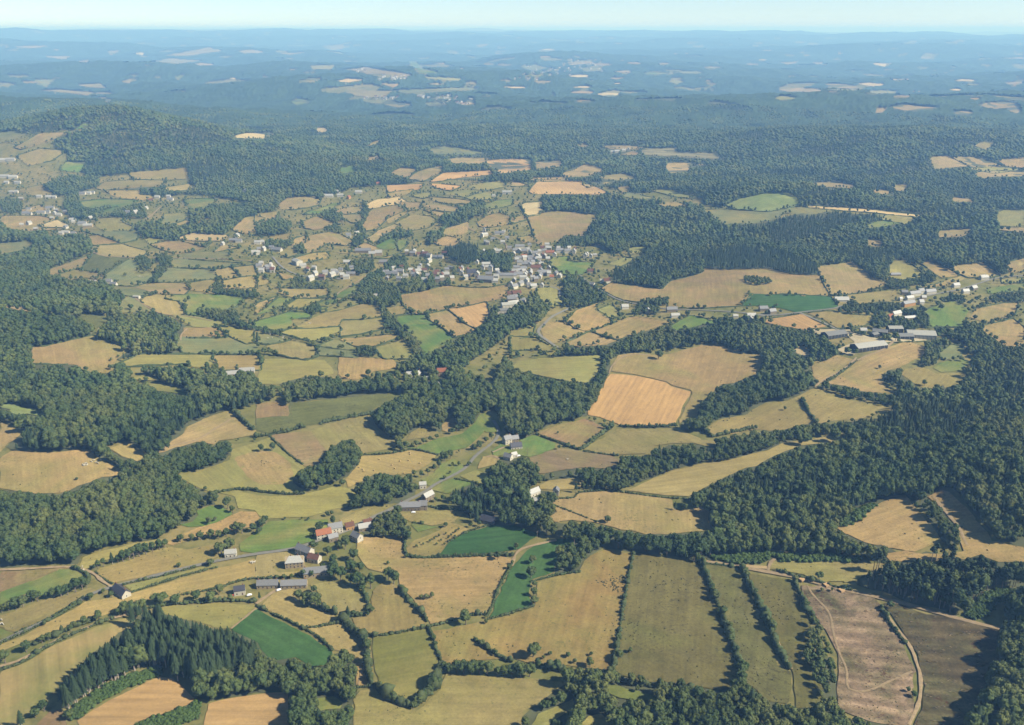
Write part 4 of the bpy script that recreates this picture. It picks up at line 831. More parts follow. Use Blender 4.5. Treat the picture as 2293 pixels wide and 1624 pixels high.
def field_mat(name, blotch, second, fine, stripe=0.0, period=6.0, tuft=0.0, tuftcol=(0.07, 0.075, 0.03), blotch_scale=0.012):
    m, n, b = new_mat(name)
    oi = nd(n, 'ShaderNodeObjectInfo')
    geo = nd(n, 'ShaderNodeNewGeometry')
    pos = geo.outputs['Position']
    big = noise(n, pos, blotch_scale, 4, 0.62, 0.6)
    c = mixc(n, remap(n, big, 0.42, 0.68, 0.0, blotch), oi.outputs['Color'], second)
    mid = noise(n, pos, 0.055, 4, 0.65)
    c = bright(n, c, remap(n, mid, 0.3, 0.7, 1.0 - fine, 1.0 + fine))
    gr = noise(n, pos, 0.45, 2, 0.7)
    c = bright(n, c, remap(n, gr, 0.3, 0.7, 1.0 - fine * 0.9, 1.0 + fine * 0.9))
    uv = nd(n, 'ShaderNodeUVMap')
    mp = nd(n, 'ShaderNodeMapping'); mp.inputs['Scale'].default_value = (0.22, 0.012, 1)
    n.links.new(uv.outputs[0], mp.inputs[0])
    st = noise(n, mp.outputs[0], 1.0, 3, 0.6, 0.4)
    c = bright(n, c, remap(n, st, 0.3, 0.7, 1.0 - 0.16, 1.0 + 0.13))
    vb = noise(n, pos, 0.0045, 3, 0.5, 0.8)
    c = bright(n, c, remap(n, vb, 0.3, 0.7, 0.84, 1.12))
    if stripe > 0:
        sx = nd(n, 'ShaderNodeSeparateXYZ'); n.links.new(uv.outputs[0], sx.inputs[0])
        wob = noise(n, uv.outputs[0], 0.03, 2)
        xx = math_n(n, 'ADD', sx.outputs[0], math_n(n, 'MULTIPLY', wob, 5.0))
        sn = math_n(n, 'SINE', math_n(n, 'MULTIPLY', xx, 2 * math.pi / period))
        brk = noise(n, uv.outputs[0], 0.05, 3)
        sn = math_n(n, 'MULTIPLY', sn, remap(n, brk, 0.35, 0.65, 0.15, 1.0))
        c = bright(n, c, remap(n, sn, -1, 1, 1 - stripe, 1 + stripe))
    if tuft > 0:
        v1 = noise(n, pos, 0.30, 3, 0.75)
        v2 = noise(n, pos, 0.02, 3, 0.6)
        th = math_n(n, 'ADD', v1, math_n(n, 'MULTIPLY', math_n(n, 'SUBTRACT', v2, 0.5), 0.45))
        c = mixc(n, remap(n, th, 0.60, 0.68, 0.0, tuft), c, tuftcol)
    n.links.new(c, b.inputs['Base Color'])
    return m

def plain_mat(name, col, var=0.12, scale=0.5, rough=0.9, spec=0.15, metal=0.0):
    m, n, b = new_mat(name)
    tc = nd(n, 'ShaderNodeTexCoord')
    f = noise(n, tc.outputs['Object'], scale, 4, 0.65)
    oi = nd(n, 'ShaderNodeObjectInfo')
    rgb = nd(n, 'ShaderNodeRGB'); rgb.outputs[0].default_value = (*col, 1)
    c = bright(n, rgb.outputs[0], remap(n, f, 0.3, 0.7, 1 - var, 1 + var))
    c = bright(n, c, remap(n, oi.outputs['Random'], 0, 1, 0.88, 1.1))
    n.links.new(c, b.inputs['Base Color'])
    b.inputs['Roughness'].default_value = rough
    b.inputs['Specular IOR Level'].default_value = spec
    b.inputs['Metallic'].default_value = metal
    return m

def leaf_mat(name, cols, patch=0.25):
    cols = [(c[0] * 0.75, c[1] * 0.80, c[2] * 0.68) for c in cols]
    m, n, b = new_mat(name)
    oi = nd(n, 'ShaderNodeObjectInfo')
    ramp = nd(n, 'ShaderNodeValToRGB')
    ramp.color_ramp.elements.remove(ramp.color_ramp.elements[0])
    for i, cc in enumerate(cols):
        p = i / (len(cols) - 1)
        e = ramp.color_ramp.elements[0] if i == 0 else ramp.color_ramp.elements.new(p)
        e.position = p; e.color = (*cc, 1)
    geo = nd(n, 'ShaderNodeNewGeometry')
    stand = remap(n, noise(n, geo.outputs['Position'], 0.011, 3, 0.55), 0.28, 0.72, 0.0, 1.0)
    fac = math_n(n, 'ADD', math_n(n, 'MULTIPLY', oi.outputs['Random'], 0.34), math_n(n, 'MULTIPLY', stand, 0.62))
    n.links.new(fac, ramp.inputs[0])
    tc = nd(n, 'ShaderNodeTexCoord')
    f = noise(n, tc.outputs['Object'], 0.35, 3, 0.6)
    c = bright(n, ramp.outputs[0], remap(n, f, 0.3, 0.7, 1 - patch, 1 + patch))
    geo = nd(n, 'ShaderNodeNewGeometry')
    big = noise(n, geo.outputs['Position'], 0.006, 2)
    c = bright(n, c, remap(n, big, 0.35, 0.65, 0.85, 1.15))
    n.links.new(c, b.inputs['Base Color'])
    b.inputs['Roughness'].default_value = 0.8
    b.inputs['Specular IOR Level'].default_value = 0.15
    return m

GREENS = [(0.034, 0.054, 0.022), (0.044, 0.066, 0.024), (0.052, 0.076, 0.025), (0.060, 0.082, 0.030), (0.070, 0.090, 0.030), (0.084, 0.100, 0.032), (0.100, 0.110, 0.036), (0.118, 0.122, 0.040), (0.132, 0.128, 0.048), (0.100, 0.094, 0.044)]
M = {}
M['leaf'] = leaf_mat('broadleaf_foliage', GREENS)
M['spruce'] = leaf_mat('spruce_needles', [(0.024, 0.040, 0.018), (0.032, 0.050, 0.022), (0.042, 0.060, 0.026), (0.034, 0.050, 0.024)], 0.3)
M['pine'] = leaf_mat('pine_needles', [(0.028, 0.045, 0.024), (0.040, 0.058, 0.026), (0.05, 0.064, 0.03)], 0.3)
M['hedge'] = leaf_mat('hedge_foliage', [(0.040, 0.055, 0.022), (0.055, 0.070, 0.026), (0.072, 0.082, 0.034), (0.048, 0.062, 0.028)], 0.35)
M['scrub'] = leaf_mat('scrub_foliage', [(0.050, 0.082, 0.022), (0.068, 0.100, 0.026), (0.085, 0.112, 0.034)], 0.3)
M['tuss'] = leaf_mat('tussock_foliage', [(0.085, 0.080, 0.036), (0.105, 0.090, 0.044), (0.070, 0.074, 0.034)], 0.3)
M['bark'] = plain_mat('bark', (0.16, 0.125, 0.09), 0.25, 0.8)
M['palebark'] = plain_mat('pale_bark', (0.30, 0.25, 0.19), 0.2, 0.8)
M['pasture'] = field_mat('dry_pasture', 0.75, srgb(166, 158, 92), 0.15, tuft=0.6, tuftcol=srgb(120, 116, 68))
M['meadow'] = field_mat('meadow_grass', 0.75, srgb(182, 164, 100), 0.13, tuft=0.3, tuftcol=srgb(118, 126, 64))
M['crop'] = field_mat('green_crop', 0.6, srgb(104, 134, 76), 0.16, stripe=0.11, period=9)
M['stubble'] = field_mat('stubble', 0.3, srgb(206, 162, 112), 0.09, stripe=0.11, period=8.0)
M['vine'] = field_mat('row_crop', 0.3, srgb(160, 150, 110), 0.05, stripe=0.3, period=40.0)
M['heath'] = field_mat('rough_heath', 0.7, srgb(118, 120, 62), 0.2, tuft=0.8, tuftcol=srgb(92, 84, 50))
M['felled'] = field_mat('felled_ground', 0.95, srgb(106, 104, 66), 0.3, stripe=0.34, period=13.0, tuft=0.8, tuftcol=srgb(96, 62, 50), blotch_scale=0.02)
M['streak'] = field_mat('mown_streaks', 0.75, srgb(138, 150, 80), 0.08, stripe=0.07, period=16.0, blotch_scale=0.018)
M['sand'] = field_mat('bare_sand', 0.3, srgb(205, 185, 150), 0.10)

def base_mat():
    m, n, b = new_mat('rough_grassland')
    geo = nd(n, 'ShaderNodeNewGeometry'); pos = geo.outputs['Position']
    a = noise(n, pos, 0.01, 4, 0.6); d = noise(n, pos, 0.08, 3, 0.6)
    c = mixc(n, remap(n, a, 0.4, 0.62, 0, 1), srgb(144, 142, 82), srgb(178, 160, 104))
    c = mixc(n, remap(n, d, 0.45, 0.65, 0, 0.6), c, srgb(100, 106, 56))
    n.links.new(c, b.inputs['Base Color'])
    return m
M['ground'] = base_mat()
M['asphalt'] = plain_mat('asphalt', srgb(164, 159, 148), 0.10, 0.3)
M['dirt'] = plain_mat('dirt_track', srgb(192, 166, 130), 0.2, 0.3)

FT = {  # kind: (colour, material, name, words)
    't': (srgb(196, 166, 114), 'pasture', 'pasture_field', 'sun-dried tan pasture'), 'o': (srgb(178, 158, 102), 'pasture', 'pasture_field', 'olive-tan dry pasture'),
    'y': (srgb(172, 166, 98), 'meadow', 'meadow_field', 'yellowish green meadow'), 'g': (srgb(120, 146, 74), 'meadow', 'meadow_field', 'green meadow'),
    'G': (srgb(76, 114, 62), 'crop', 'crop_field', 'deep green crop field'), 'w': (srgb(226, 182, 122), 'stubble', 'wheat_field', 'golden wheat stubble field'),
    'p': (srgb(245, 218, 160), 'stubble', 'wheat_field', 'pale cream stubble field'), 'b': (srgb(174, 146, 108), 'pasture', 'pasture_field', 'brown dry pasture'),
    'r': (srgb(186, 150, 116), 'pasture', 'pasture_field', 'pinkish dry pasture'), 'l': (srgb(196, 172, 112), 'meadow', 'hay_field', 'straw-coloured hay field'),
    'e': (srgb(146, 150, 102), 'meadow', 'meadow_field', 'grey-green meadow'), 'v': (srgb(134, 136, 82), 'heath', 'regrowth_field', 'scrubby green regrowth'),
    'q': (srgb(168, 140, 88), 'pasture', 'pasture_field', 'tan dotted pasture in a shade-darkened tone'), 'u': (srgb(146, 142, 76), 'meadow', 'meadow_field', 'dull olive rushy meadow'),  # q: tan pasture darkened in colour for light falling off there
    'h': (srgb(134, 124, 76), 'heath', 'heath_field', 'rough tussocky heath pasture'), 'c': (srgb(176, 150, 124), 'felled', 'felled_field', 'pinkish felled ground with brash rows'),  # h: heath brown, its colour also deepened for the weaker light there
    'd': (srgb(116, 100, 70), 'felled', 'felled_field', 'dark felled slope with brash rows'), 'n': (srgb(164, 172, 108), 'crop', 'crop_field', 'light green crop field'),
    'i': (srgb(176, 162, 120), 'vine', 'crop_field', 'striped row-crop field'), 'k': (srgb(214, 186, 140), 'sand', 'bare_field', 'bare sandy ground'),
    's': (srgb(222, 204, 168), 'sand', 'farmyard_ground', 'sandy farmyard'), 'm': (srgb(192, 168, 112), 'streak', 'hay_field', 'streaky mown hay field')}

# landmarks, for wording where things stand
MARKS = [(0, 3, 1400, 1350, 'the small golden wheat field'), (0, 3, 2300, 1500, 'the striped wheat field'), (0, 3, 1090, 440, 'the lone slate barn by the road'), (1, 3, 350, 250, 'the slate-roofed farm hamlet'),
         (0, 3, 300, 400, 'the bright green roadside field'), (1, 3, 100, 850, 'the deep green wedge field'), (1, 3, 820, 640, 'the lone dark spruce'), (1, 3, 1700, 350, 'the large dotted tan field'), (2, 3, 150, 400, 'the curved deep green strip'),
         (2, 3, 1450, 700, 'the big square heath field'), (2, 3, 850, 400, 'the bracken patch'), (3, 3, 800, 800, 'the pinkish felled ground'), (3, 3, 1600, 1000, 'the dark felled slope'), (3, 3, 1700, 350, 'the bare-trunked pine stand'), (3, 3, 500, 250, 'the straw field by the pale track'),
         (0, 2, 500, 980, 'the tan pasture with white cows'), (0, 2, 1000, 450, 'the broad mixed forest'), (0, 2, 1900, 600, 'the slanting tan field with a path'), (1, 2, 650, 1540, 'the red-roofed farm'), (1, 2, 1430, 1290, 'the long slate farmhouse'), (1, 2, 1230, 900, 'the hay field with bales'),
         (1, 2, 330, 760, 'the brown field'), (1, 2, 600, 430, 'the regrowth slope'), (1, 2, 1660, 110, 'the orange-roofed manor'), (1, 2, 1900, 650, 'the valley meadows'), (2, 2, 1150, 350, 'the great golden stubble field'), (2, 2, 40, 750, 'the valley houses'), (2, 2, 500, 650, 'the pinkish pasture'),
         (2, 2, 950, 1330, 'the tan field below the stone wall'), (2, 2, 1500, 1050, 'the pale slope meadow'), (3, 2, 1100, 1400, 'the tan glade'), (3, 2, 600, 420, 'the rough hillside pasture'), (3, 2, 850, 130, 'the tan field under the farm sheds'), (3, 2, 1900, 700, 'the shaded forest'),
         (0, 1, 600, 1550, 'the large tan pasture'), (0, 1, 1800, 1450, 'the grey-green meadow'), (0, 1, 950, 740, 'the dull green field'), (0, 1, 960, 915, 'the pylon hamlet'), (0, 1, 400, 290, 'the western hamlet'), (0, 1, 780, 400, 'the cream barn'), (0, 1, 1800, 500, 'the pale stubble strip'), (0, 1, 1800, 1100, 'the bright green meadow'),
         (1, 1, 1150, 200, 'the cream stubble field'), (1, 1, 1700, 1050, 'the large brown field below the village'), (1, 1, 1900, 1220, 'the curved-row stubble field'), (1, 1, 1500, 1350, 'the green field below the village'), (1, 1, 600, 540, 'the big tan field'), (1, 1, 700, 840, 'the west end of the village'), (1, 1, 1300, 830, 'the middle of the village'), (1, 1, 400, 1250, 'the cow meadows'),
         (1, 1, 1000, 650, 'the big stone barn'), (2, 1, 150, 780, 'the village centre'), (2, 1, 450, 400, 'the big field behind the village'), (2, 1, 500, 760, 'the village green'), (2, 1, 500, 60, 'the pink stubble plateau'), (2, 1, 700, 1300, 'the fields inside the road bend'), (2, 1, 1700, 1000, 'the vast tan slope'),
         (2, 1, 2200, 200, 'the light green dome field'), (3, 1, 200, 1090, 'the deep green rectangle'), (3, 1, 900, 1440, 'the farm sheds'), (3, 1, 1300, 1080, 'the roadside hamlet'), (3, 1, 1600, 1200, 'the round oak meadow'), (3, 1, 1500, 60, 'the far eastern clearings'), (4, 0, 500, 700, 'the forested hill'), (4, 0, 1120, 605, 'the cream clearing beyond the hill'),
         (4, 0, 1900, 450, 'the valley village'), (4, 0, 1750, 340, 'the hilltop village'), (4, 0, 850, 240, 'the pale hill fields'), (4, 0, 300, 410, 'the western forest edge'), (5, 0, 250, 310, 'the distant town'), (5, 0, 750, 690, 'the striped row crops'), (5, 0, 2050, 740, 'the eastern plateau fields'), (5, 0, 1300, 405, 'the lone far field'), (5, 0, 1850, 480, 'the skyline clearings')]
_mk = np.concatenate([crop(c, r, [(x, y)]) for c, r, x, y, _ in MARKS])
def near_mark(u, v):
    k = int(np.argmin((_mk[:, 0] - u) ** 2 + ((_mk[:, 1] - v) * 1.6) ** 2))
    du, dv = u - _mk[k, 0], v - _mk[k, 1]
    q = math.hypot(du, dv)
    if q < 9: w = 'at'
    elif abs(du) > abs(dv) * 1.4: w = 'west of' if du < 0 else 'east of'
    else: w = 'beyond' if dv < 0 else 'in front of'
    return w + ' ' + MARKS[k][4]
_seen = {}
def uniq(label, group):
    """a label used before gets a counted wording, in the order met from the landmark"""
    n = _seen.get(label, 0) + 1
    _seen[label] = n
    if n == 1: return label
    o = ['second', 'third', 'fourth', 'fifth', 'sixth', 'seventh', 'eighth', 'ninth', 'tenth', 'eleventh', 'twelfth']
    return (o[n - 2] if n - 2 < len(o) else 'further') + ' ' + label

# ------------------------------------------------------------------ the ground sheet
def build_ground():
    r = np.concatenate([[0.0], np.exp(np.linspace(math.log(60), math.log(88000), 640))])
    inner = np.linspace(R(-42), R(42), 400)
    outer = np.linspace(R(42), R(318), 70)[1:-1]
    th = np.concatenate([inner, outer])
    n = len(th)
    X = np.outer(r[1:], np.sin(th)); Y = np.outer(r[1:], np.cos(th))
    Z = zt(X, Y)
    V = np.concatenate([[[0, 0, float(zt(0, 0))]], np.stack([X, Y, Z], -1).reshape(-1, 3)])
    i = np.arange(len(r) - 2)[:, None]; j = np.arange(n)[None, :]; jn = (j + 1) % n
    a = 1 + i * n + j; b = 1 + i * n + jn; c = 1 + (i + 1) * n + jn; d = 1 + (i + 1) * n + j
    Q = np.stack([a, d, c, b], -1).reshape(-1, 4)
    fan = np.stack([np.zeros(n, int), 1 + np.arange(n), 1 + (np.arange(n) + 1) % n], -1)
    T = np.concatenate([np.stack([Q[:, 0], Q[:, 1], Q[:, 2]], -1), np.stack([Q[:, 0], Q[:, 2], Q[:, 3]], -1), fan])
    me = mesh_np('ground', V, T, M['ground'], True)
    o = link('ground', me)
    tag(o, 'rough grassland between the fields and woods', 'ground', kind='structure')
build_ground()

# ------------------------------------------------------------------ parse the plan, rasterise masks
SS = 2
MW, MH = 1024 * SS, 725 * SS
def pip(poly, gx, gy):
    ins = np.zeros(np.broadcast(gx, gy).shape, bool)
    n = len(poly)
    for i in range(n):
        x0, y0 = poly[i]; x1, y1 = poly[(i + 1) % n]
        if y0 == y1: continue
        c = ((y0 > gy) != (y1 > gy)) & (gx < (x1 - x0) * (gy - y0) / (y1 - y0) + x0)
        ins ^= c
    return ins
def raster(mask, poly, val):
    p = poly * SS
    x0 = max(int(p[:, 0].min()) - 1, 0); x1 = min(int(p[:, 0].max()) + 2, MW)
    y0 = max(int(p[:, 1].min()) - 1, 0); y1 = min(int(p[:, 1].max()) + 2, MH)
    if x1 <= x0 or y1 <= y0: return
    gx = np.arange(x0, x1)[None, :] + 0.5; gy = np.arange(y0, y1)[:, None] + 0.5
    ins = pip(p, gx, gy)
    mask[y0:y1, x0:x1][ins] = val
def look(mask, u, v, outside=0):
    iu = np.floor(u * SS).astype(int); iv = np.floor(v * SS).astype(int)
    ok = (iu >= 0) & (iu < MW) & (iv >= 0) & (iv < MH)
    r = mask[np.clip(iv, 0, MH - 1), np.clip(iu, 0, MW - 1)]
    return np.where(ok, r, outside)

fields = []
for ln in FIELDS.strip().splitlines():
    t = ln.split()
    c, r = int(t[0]), int(t[1])
    fields.append((t[2], crop(c, r, parse_pts(t[3:])), r, c, False))
clears = []
for ln in CLEAR.strip().splitlines():
    t = ln.split()
    clears.append((t[2], crop(int(t[0]), int(t[1]), parse_pts(t[3:])), int(t[1]), int(t[0]), True))
# extra far fields scattered through the distant forest
rf = np.random.default_rng(21)
for k in range(150):
    u = rf.uniform(-10, 1034) if rf.random() < 0.4 else rf.uniform(420, 1034)
    v = EYE_V + 8 + 62 * rf.random() ** 1.3
    wd = rf.uniform(3, 15) * (0.35 + (v - EYE_V) / 75); hh = max(0.5, wd * rf.uniform(0.05, 0.13))
    m = 7
    an = np.linspace(0, 2 * np.pi, m, endpoint=False)
    rr = rf.uniform(0.6, 1.1, m)
    pts = np.stack([u + wd * rr * np.cos(an), v + hh * rr * np.sin(an)], -1)
    fields.append((rf.choice(['t', 'l', 'p', 'e', 'o', 'y', 't', 'e']), pts, 0, 9, False))
woods = []
for ln in WOODS.strip().splitlines():
    a, lab = ln.split('|')
    t = a.split()
    woods.append((t[2], float(t[3]), crop(int(t[0]), int(t[1]), parse_pts(t[4:])), lab.strip()))
FM = np.zeros((MH, MW), np.int16); WM = np.zeros((MH, MW), np.int16)
big_first = sorted(range(len(woods)), key=lambda i: -np.ptp(woods[i][2][:, 0]) * np.ptp(woods[i][2][:, 1]))
for i in big_first: raster(WM, woods[i][2], i + 1)
for i, f in enumerate(fields): raster(FM, f[1], i + 1)
cut = np.zeros_like(FM)
for i, f in enumerate(clears): raster(cut, f[1], 1000 + i)
for i, f in enumerate(fields):          # fields of the two upper rows are glades in the big woods
    raster(cut, f[1], i + 1)
small = [i for i in big_first if np.ptp(woods[i][2][:, 0]) < 120]
WM[cut > 0] = 0
for i in small:
    raster(WM, woods[i][2], i + 1)
FM[cut > 0] = cut[cut > 0]
FM[WM > 0] = 0

# ------------------------------------------------------------------ fields
def densify(P, step):
    out = []
    n = len(P)
    for i in range(n):
        a = P[i]; b = P[(i + 1) % n]
        L = math.hypot(*(b - a))
        k = max(1, int(L / step))
        for j in range(k):
            out.append(a + (b - a) * j / k)
    return np.array(out)
def smooth_closed(P):
    """one pass of corner cutting keeps outlines from looking ruled"""
    Q = []
    n = len(P)
    for i in range(n):
        a = P[i]; b = P[(i + 1) % n]
        Q += [a * 0.93 + b * 0.07, a * 0.07 + b * 0.93]
    return np.array(Q)
def drape(poly_w, lift, name, mat, ang):
    d0 = max(np.hypot(poly_w[:, 0], poly_w[:, 1]).min(), 300)
    step = min(max(0.014 * d0, 7), 200)
    P = densify(poly_w, step)
    P = P + RNG.normal(0, min(step * 0.07, 1.2), P.shape)
    lo = P.min(0); hi = P.max(0)
    while (hi[0] - lo[0]) * (hi[1] - lo[1]) / step ** 2 > 6000: step *= 1.3
    gx, gy = np.meshgrid(np.arange(lo[0], hi[0], step), np.arange(lo[1], hi[1], step))
    g = np.stack([gx.ravel(), gy.ravel()], -1)
    if len(g): g = g[pip(P, g[:, 0], g[:, 1])]
    allp = np.concatenate([P, g]) if len(g) else P
    org = P.mean(0)
    vs, es, fs, _, _, _ = delaunay_2d_cdt([Vector((p[0] - org[0], p[1] - org[1])) for p in allp], [], [list(range(len(P)))], 1, 1e-4)
    if not fs: return None
    V = np.array([(v.x + org[0], v.y + org[1]) for v in vs])
    T = np.array([f for f in fs if len(f) == 3])
    d = np.hypot(V[:, 0], V[:, 1])
    Z = zt(V[:, 0], V[:, 1]) + lift + 2.2e-4 * d
    me = mesh_np(name, np.column_stack([V, Z]), T, M[mat], True)
    uvl = me.uv_layers.new(name='UVMap')
    li = np.zeros(len(me.loops), np.int32); me.loops.foreach_get('vertex_index', li)
    ca, sa = math.cos(ang), math.sin(ang)
    vv = V[li]
    uv = np.stack([vv[:, 0] * ca + vv[:, 1] * sa, -vv[:, 0] * sa + vv[:, 1] * ca], -1)
    uvl.data.foreach_set('uv', uv.astype(np.float32).ravel())
    return me
FIELD_W = []
ctr_of = lambda P: P.mean(0)
for i, (k, P, r, c, clr) in enumerate(fields + clears):
    Ps = P
    if r <= 1 and c != 9 and not clr and P[:, 1].mean() > 120:
        m_ = P.mean(0); Ps = m_ + (P - m_) * (1 + 2 * np.array([1.7, 1.0]) / np.maximum(np.ptp(P, axis=0), 4))[None, :]
    Ps = smooth_closed(Ps) if len(P) < 60 else Ps
    W = ground(Ps[:, 0], Ps[:, 1])
    FIELD_W.append(W)
    col, mat, nm, words = FT[k]
    # stripes follow the longest side
    E = np.roll(W, -1, 0) - W
    L = np.hypot(E[:, 0], E[:, 1]); j = int(L.argmax())
    ang = math.atan2(E[j, 1], E[j, 0]) + math.pi / 2 if k not in 'cd' else math.pi / 2 - 0.17
    me = drape(W, 0.30 + 0.011 * (i % 37) + (0.3 if clr else 0), nm, mat, ang)
    if me is None: continue
    o = link(nm, me)
    jit = 1 + RNG.uniform(-0.09, 0.09); tint = RNG.uniform(-0.05, 0.05)
    o.color = (min(col[0] * jit * (1 + tint), 1), min(col[1] * jit, 1), min(col[2] * jit * (1 - tint), 1), 1)
    u, v = ctr_of(P)
    if c == 9:
        tag(o, 'tiny pale field in the hazy distance', 'field', 'hazy distant fields', 'structure')
    else:
        tag(o, uniq(words + ' ' + near_mark(u, v), None), 'field', 'fields of the valley', 'structure')

# the floor of the woods: litter and brambles, their tone darkened for the shade there
M['floor'] = plain_mat('woodland_litter', (0.075, 0.078, 0.036), 0.3, 0.05)
for (k, h_, P, lab) in woods:
    W = ground(P[:, 0], np.minimum(P[:, 1], 760))
    me = drape(W, 0.14, 'woodland_ground', 'floor', 0)
    if me is not None:
        tag(link('woodland_ground', me), 'litter-covered floor of the ' + lab, 'ground', kind='structure')

# ------------------------------------------------------------------ roads and tracks
def resample(P, step):
    seg = np.hypot(*(np.diff(P, axis=0).T)); s = np.concatenate([[0], np.cumsum(seg)])
    n = max(2, int(s[-1] / step) + 1)
    q = np.linspace(0, s[-1], n)
    return np.stack([np.interp(q, s, P[:, 0]), np.interp(q, s, P[:, 1])], -1)
def chaikin(P, n=2):
    for _ in range(n):
        Q = [P[0]]
        for a, b in zip(P[:-1], P[1:]):
            Q += [a * 0.75 + b * 0.25, a * 0.25 + b * 0.75]
        Q.append(P[-1]); P = np.array(Q)
    return P
ROADMASK = []
RW = {'a': ('road', 'grey asphalt country road'), 'k': ('dirt_track', 'pale dirt track')}
for ln in ROADS.strip().splitlines():
    t = ln.split()
    px = crop(int(t[0]), int(t[1]), parse_pts(t[4:]))
    W = ground(px[:, 0], px[:, 1])
    W = chaikin(W, 2)
    d = np.hypot(W[:, 0], W[:, 1]).mean()
    P = resample(W, max(4, 0.008 * d))
    T = np.gradient(P, axis=0); T /= np.maximum(np.hypot(T[:, 0], T[:, 1])[:, None], 1e-6)
    N = np.stack([-T[:, 1], T[:, 0]], -1)
    hw = float(t[3]) / 2 * 0.7
    V = []
    wv = hw * (1 + RNG.normal(0, 0.16, len(P)) * (t[2] == 'k'))
    for q in (-1, -0.4, 0.4, 1):
        X = P + N * (wv * q)[:, None]
        z = zt(X[:, 0], X[:, 1]) + 0.85 + 2.8e-4 * np.hypot(X[:, 0], X[:, 1]) - (0.08 if abs(q) == 1 else 0)
        V.append(np.column_stack([X, z]))
    V = np.stack(V, 1).reshape(-1, 3)
    F = []
    for i in range(len(P) - 1):
        for j in range(3):
            a = i * 4 + j
            F.append((a, a + 4, a + 5, a + 1))
    nm, words = RW[t[2]]
    o = link(nm, mesh_np(nm, V, np.array(F), M['asphalt' if t[2] == 'a' else 'dirt'], True))
    mid = px[len(px) // 2]
    tag(o, uniq(words + ' ' + near_mark(*mid), None), 'road' if t[2] == 'a' else 'track', kind='structure')
    ROADMASK.append(resample(W, 4))
ROADPTS = np.concatenate(ROADMASK)

# ------------------------------------------------------------------ tree meshes
def ico(sub):
    bm = bmesh.new(); bmesh.ops.create_icosphere(bm, subdivisions=sub, radius=1)
    V = np.array([v.co[:] for v in bm.verts]); F = np.array([[v.index for v in f.verts] for f in bm.faces])
    bm.free(); return V, F
ICO = {s: ico(s) for s in (1, 2)}
class Geo:
    def __init__(s): s.V = []; s.F = []; s.n = 0
    def add(s, V, F):
        s.V.append(np.asarray(V, float)); s.F.append(np.asarray(F, int) + s.n); s.n += len(V)
    def blob(s, c, r, sub, rng, jag=0.22):
        V, F = ICO[sub]
        k = 1 + rng.normal(0, jag, len(V))[:, None]
        s.add(np.asarray(c) + V * np.asarray(r) * k, F)
    def leaves(s, C, N, size, rng):
        """leaf sprays: small bent quads (two triangles) centred at C, facing about N"""
        n = len(C)
        N = N + rng.normal(0, 0.33, N.shape); N /= np.linalg.norm(N, axis=1)[:, None]
        a = np.cross(N, rng.normal(0, 1, N.shape)); a /= np.linalg.norm(a, axis=1)[:, None]
        b = np.cross(N, a)
        sz = (size * rng.uniform(0.6, 1.25, n))[:, None]
        v = np.stack([C - a * sz, C - b * sz * 0.7 - N * sz * 0.15, C + a * sz, C + b * sz * 0.7 - N * sz * 0.15], 1).reshape(-1, 3)
        i = np.arange(n)[:, None] * 4
        s.add(v, np.concatenate([i + [0, 1, 2], i + [0, 2, 3]]))
    def tube(s, pts, rad, k=6):
        pts = np.asarray(pts, float); m = len(pts)
        an = np.linspace(0, 2 * np.pi, k, endpoint=False)
        t = np.gradient(pts, axis=0); rings = []
        for i in range(m):
            w = t[i] / np.linalg.norm(t[i]); h = np.array([1.0, 0, 0]) if abs(w[0]) < 0.9 else np.array([0, 1.0, 0])
            u = np.cross(w, h); u /= np.linalg.norm(u); q = np.cross(w, u)
            rings.append(pts[i] + rad[i] * (np.cos(an)[:, None] * u + np.sin(an)[:, None] * q))
        V = np.concatenate(rings); F = []
        for i in range(m - 1):
            for j in range(k):
                a = i * k + j; b = i * k + (j + 1) % k
                F += [(a, b, b + k), (a, b + k, a + k)]
        for j in range(1, k - 1): F.append(((m - 1) * k, (m - 1) * k + j, (m - 1) * k + j + 1))
        s.add(V, F)
    def box(s, c, d, rz=0):
        x, y, z = np.asarray(d) / 2
        V = np.array([(-x, -y, -z), (x, -y, -z), (x, y, -z), (-x, y, -z), (-x, -y, z), (x, -y, z), (x, y, z), (-x, y, z)])
        ca, sa = math.cos(rz), math.sin(rz)
        V = np.column_stack([V[:, 0] * ca - V[:, 1] * sa, V[:, 0] * sa + V[:, 1] * ca, V[:, 2]]) + np.asarray(c)
        s.add(V, [(0, 2, 1), (0, 3, 2), (4, 5, 6), (4, 6, 7), (0, 1, 5), (0, 5, 4), (1, 2, 6), (1, 6, 5), (2, 3, 7), (2, 7, 6), (3, 0, 4), (3, 4, 7)])
    def mesh(s, name, mat, smooth=False):
        return mesh_np(name, np.concatenate(s.V), np.concatenate(s.F), mat, smooth)

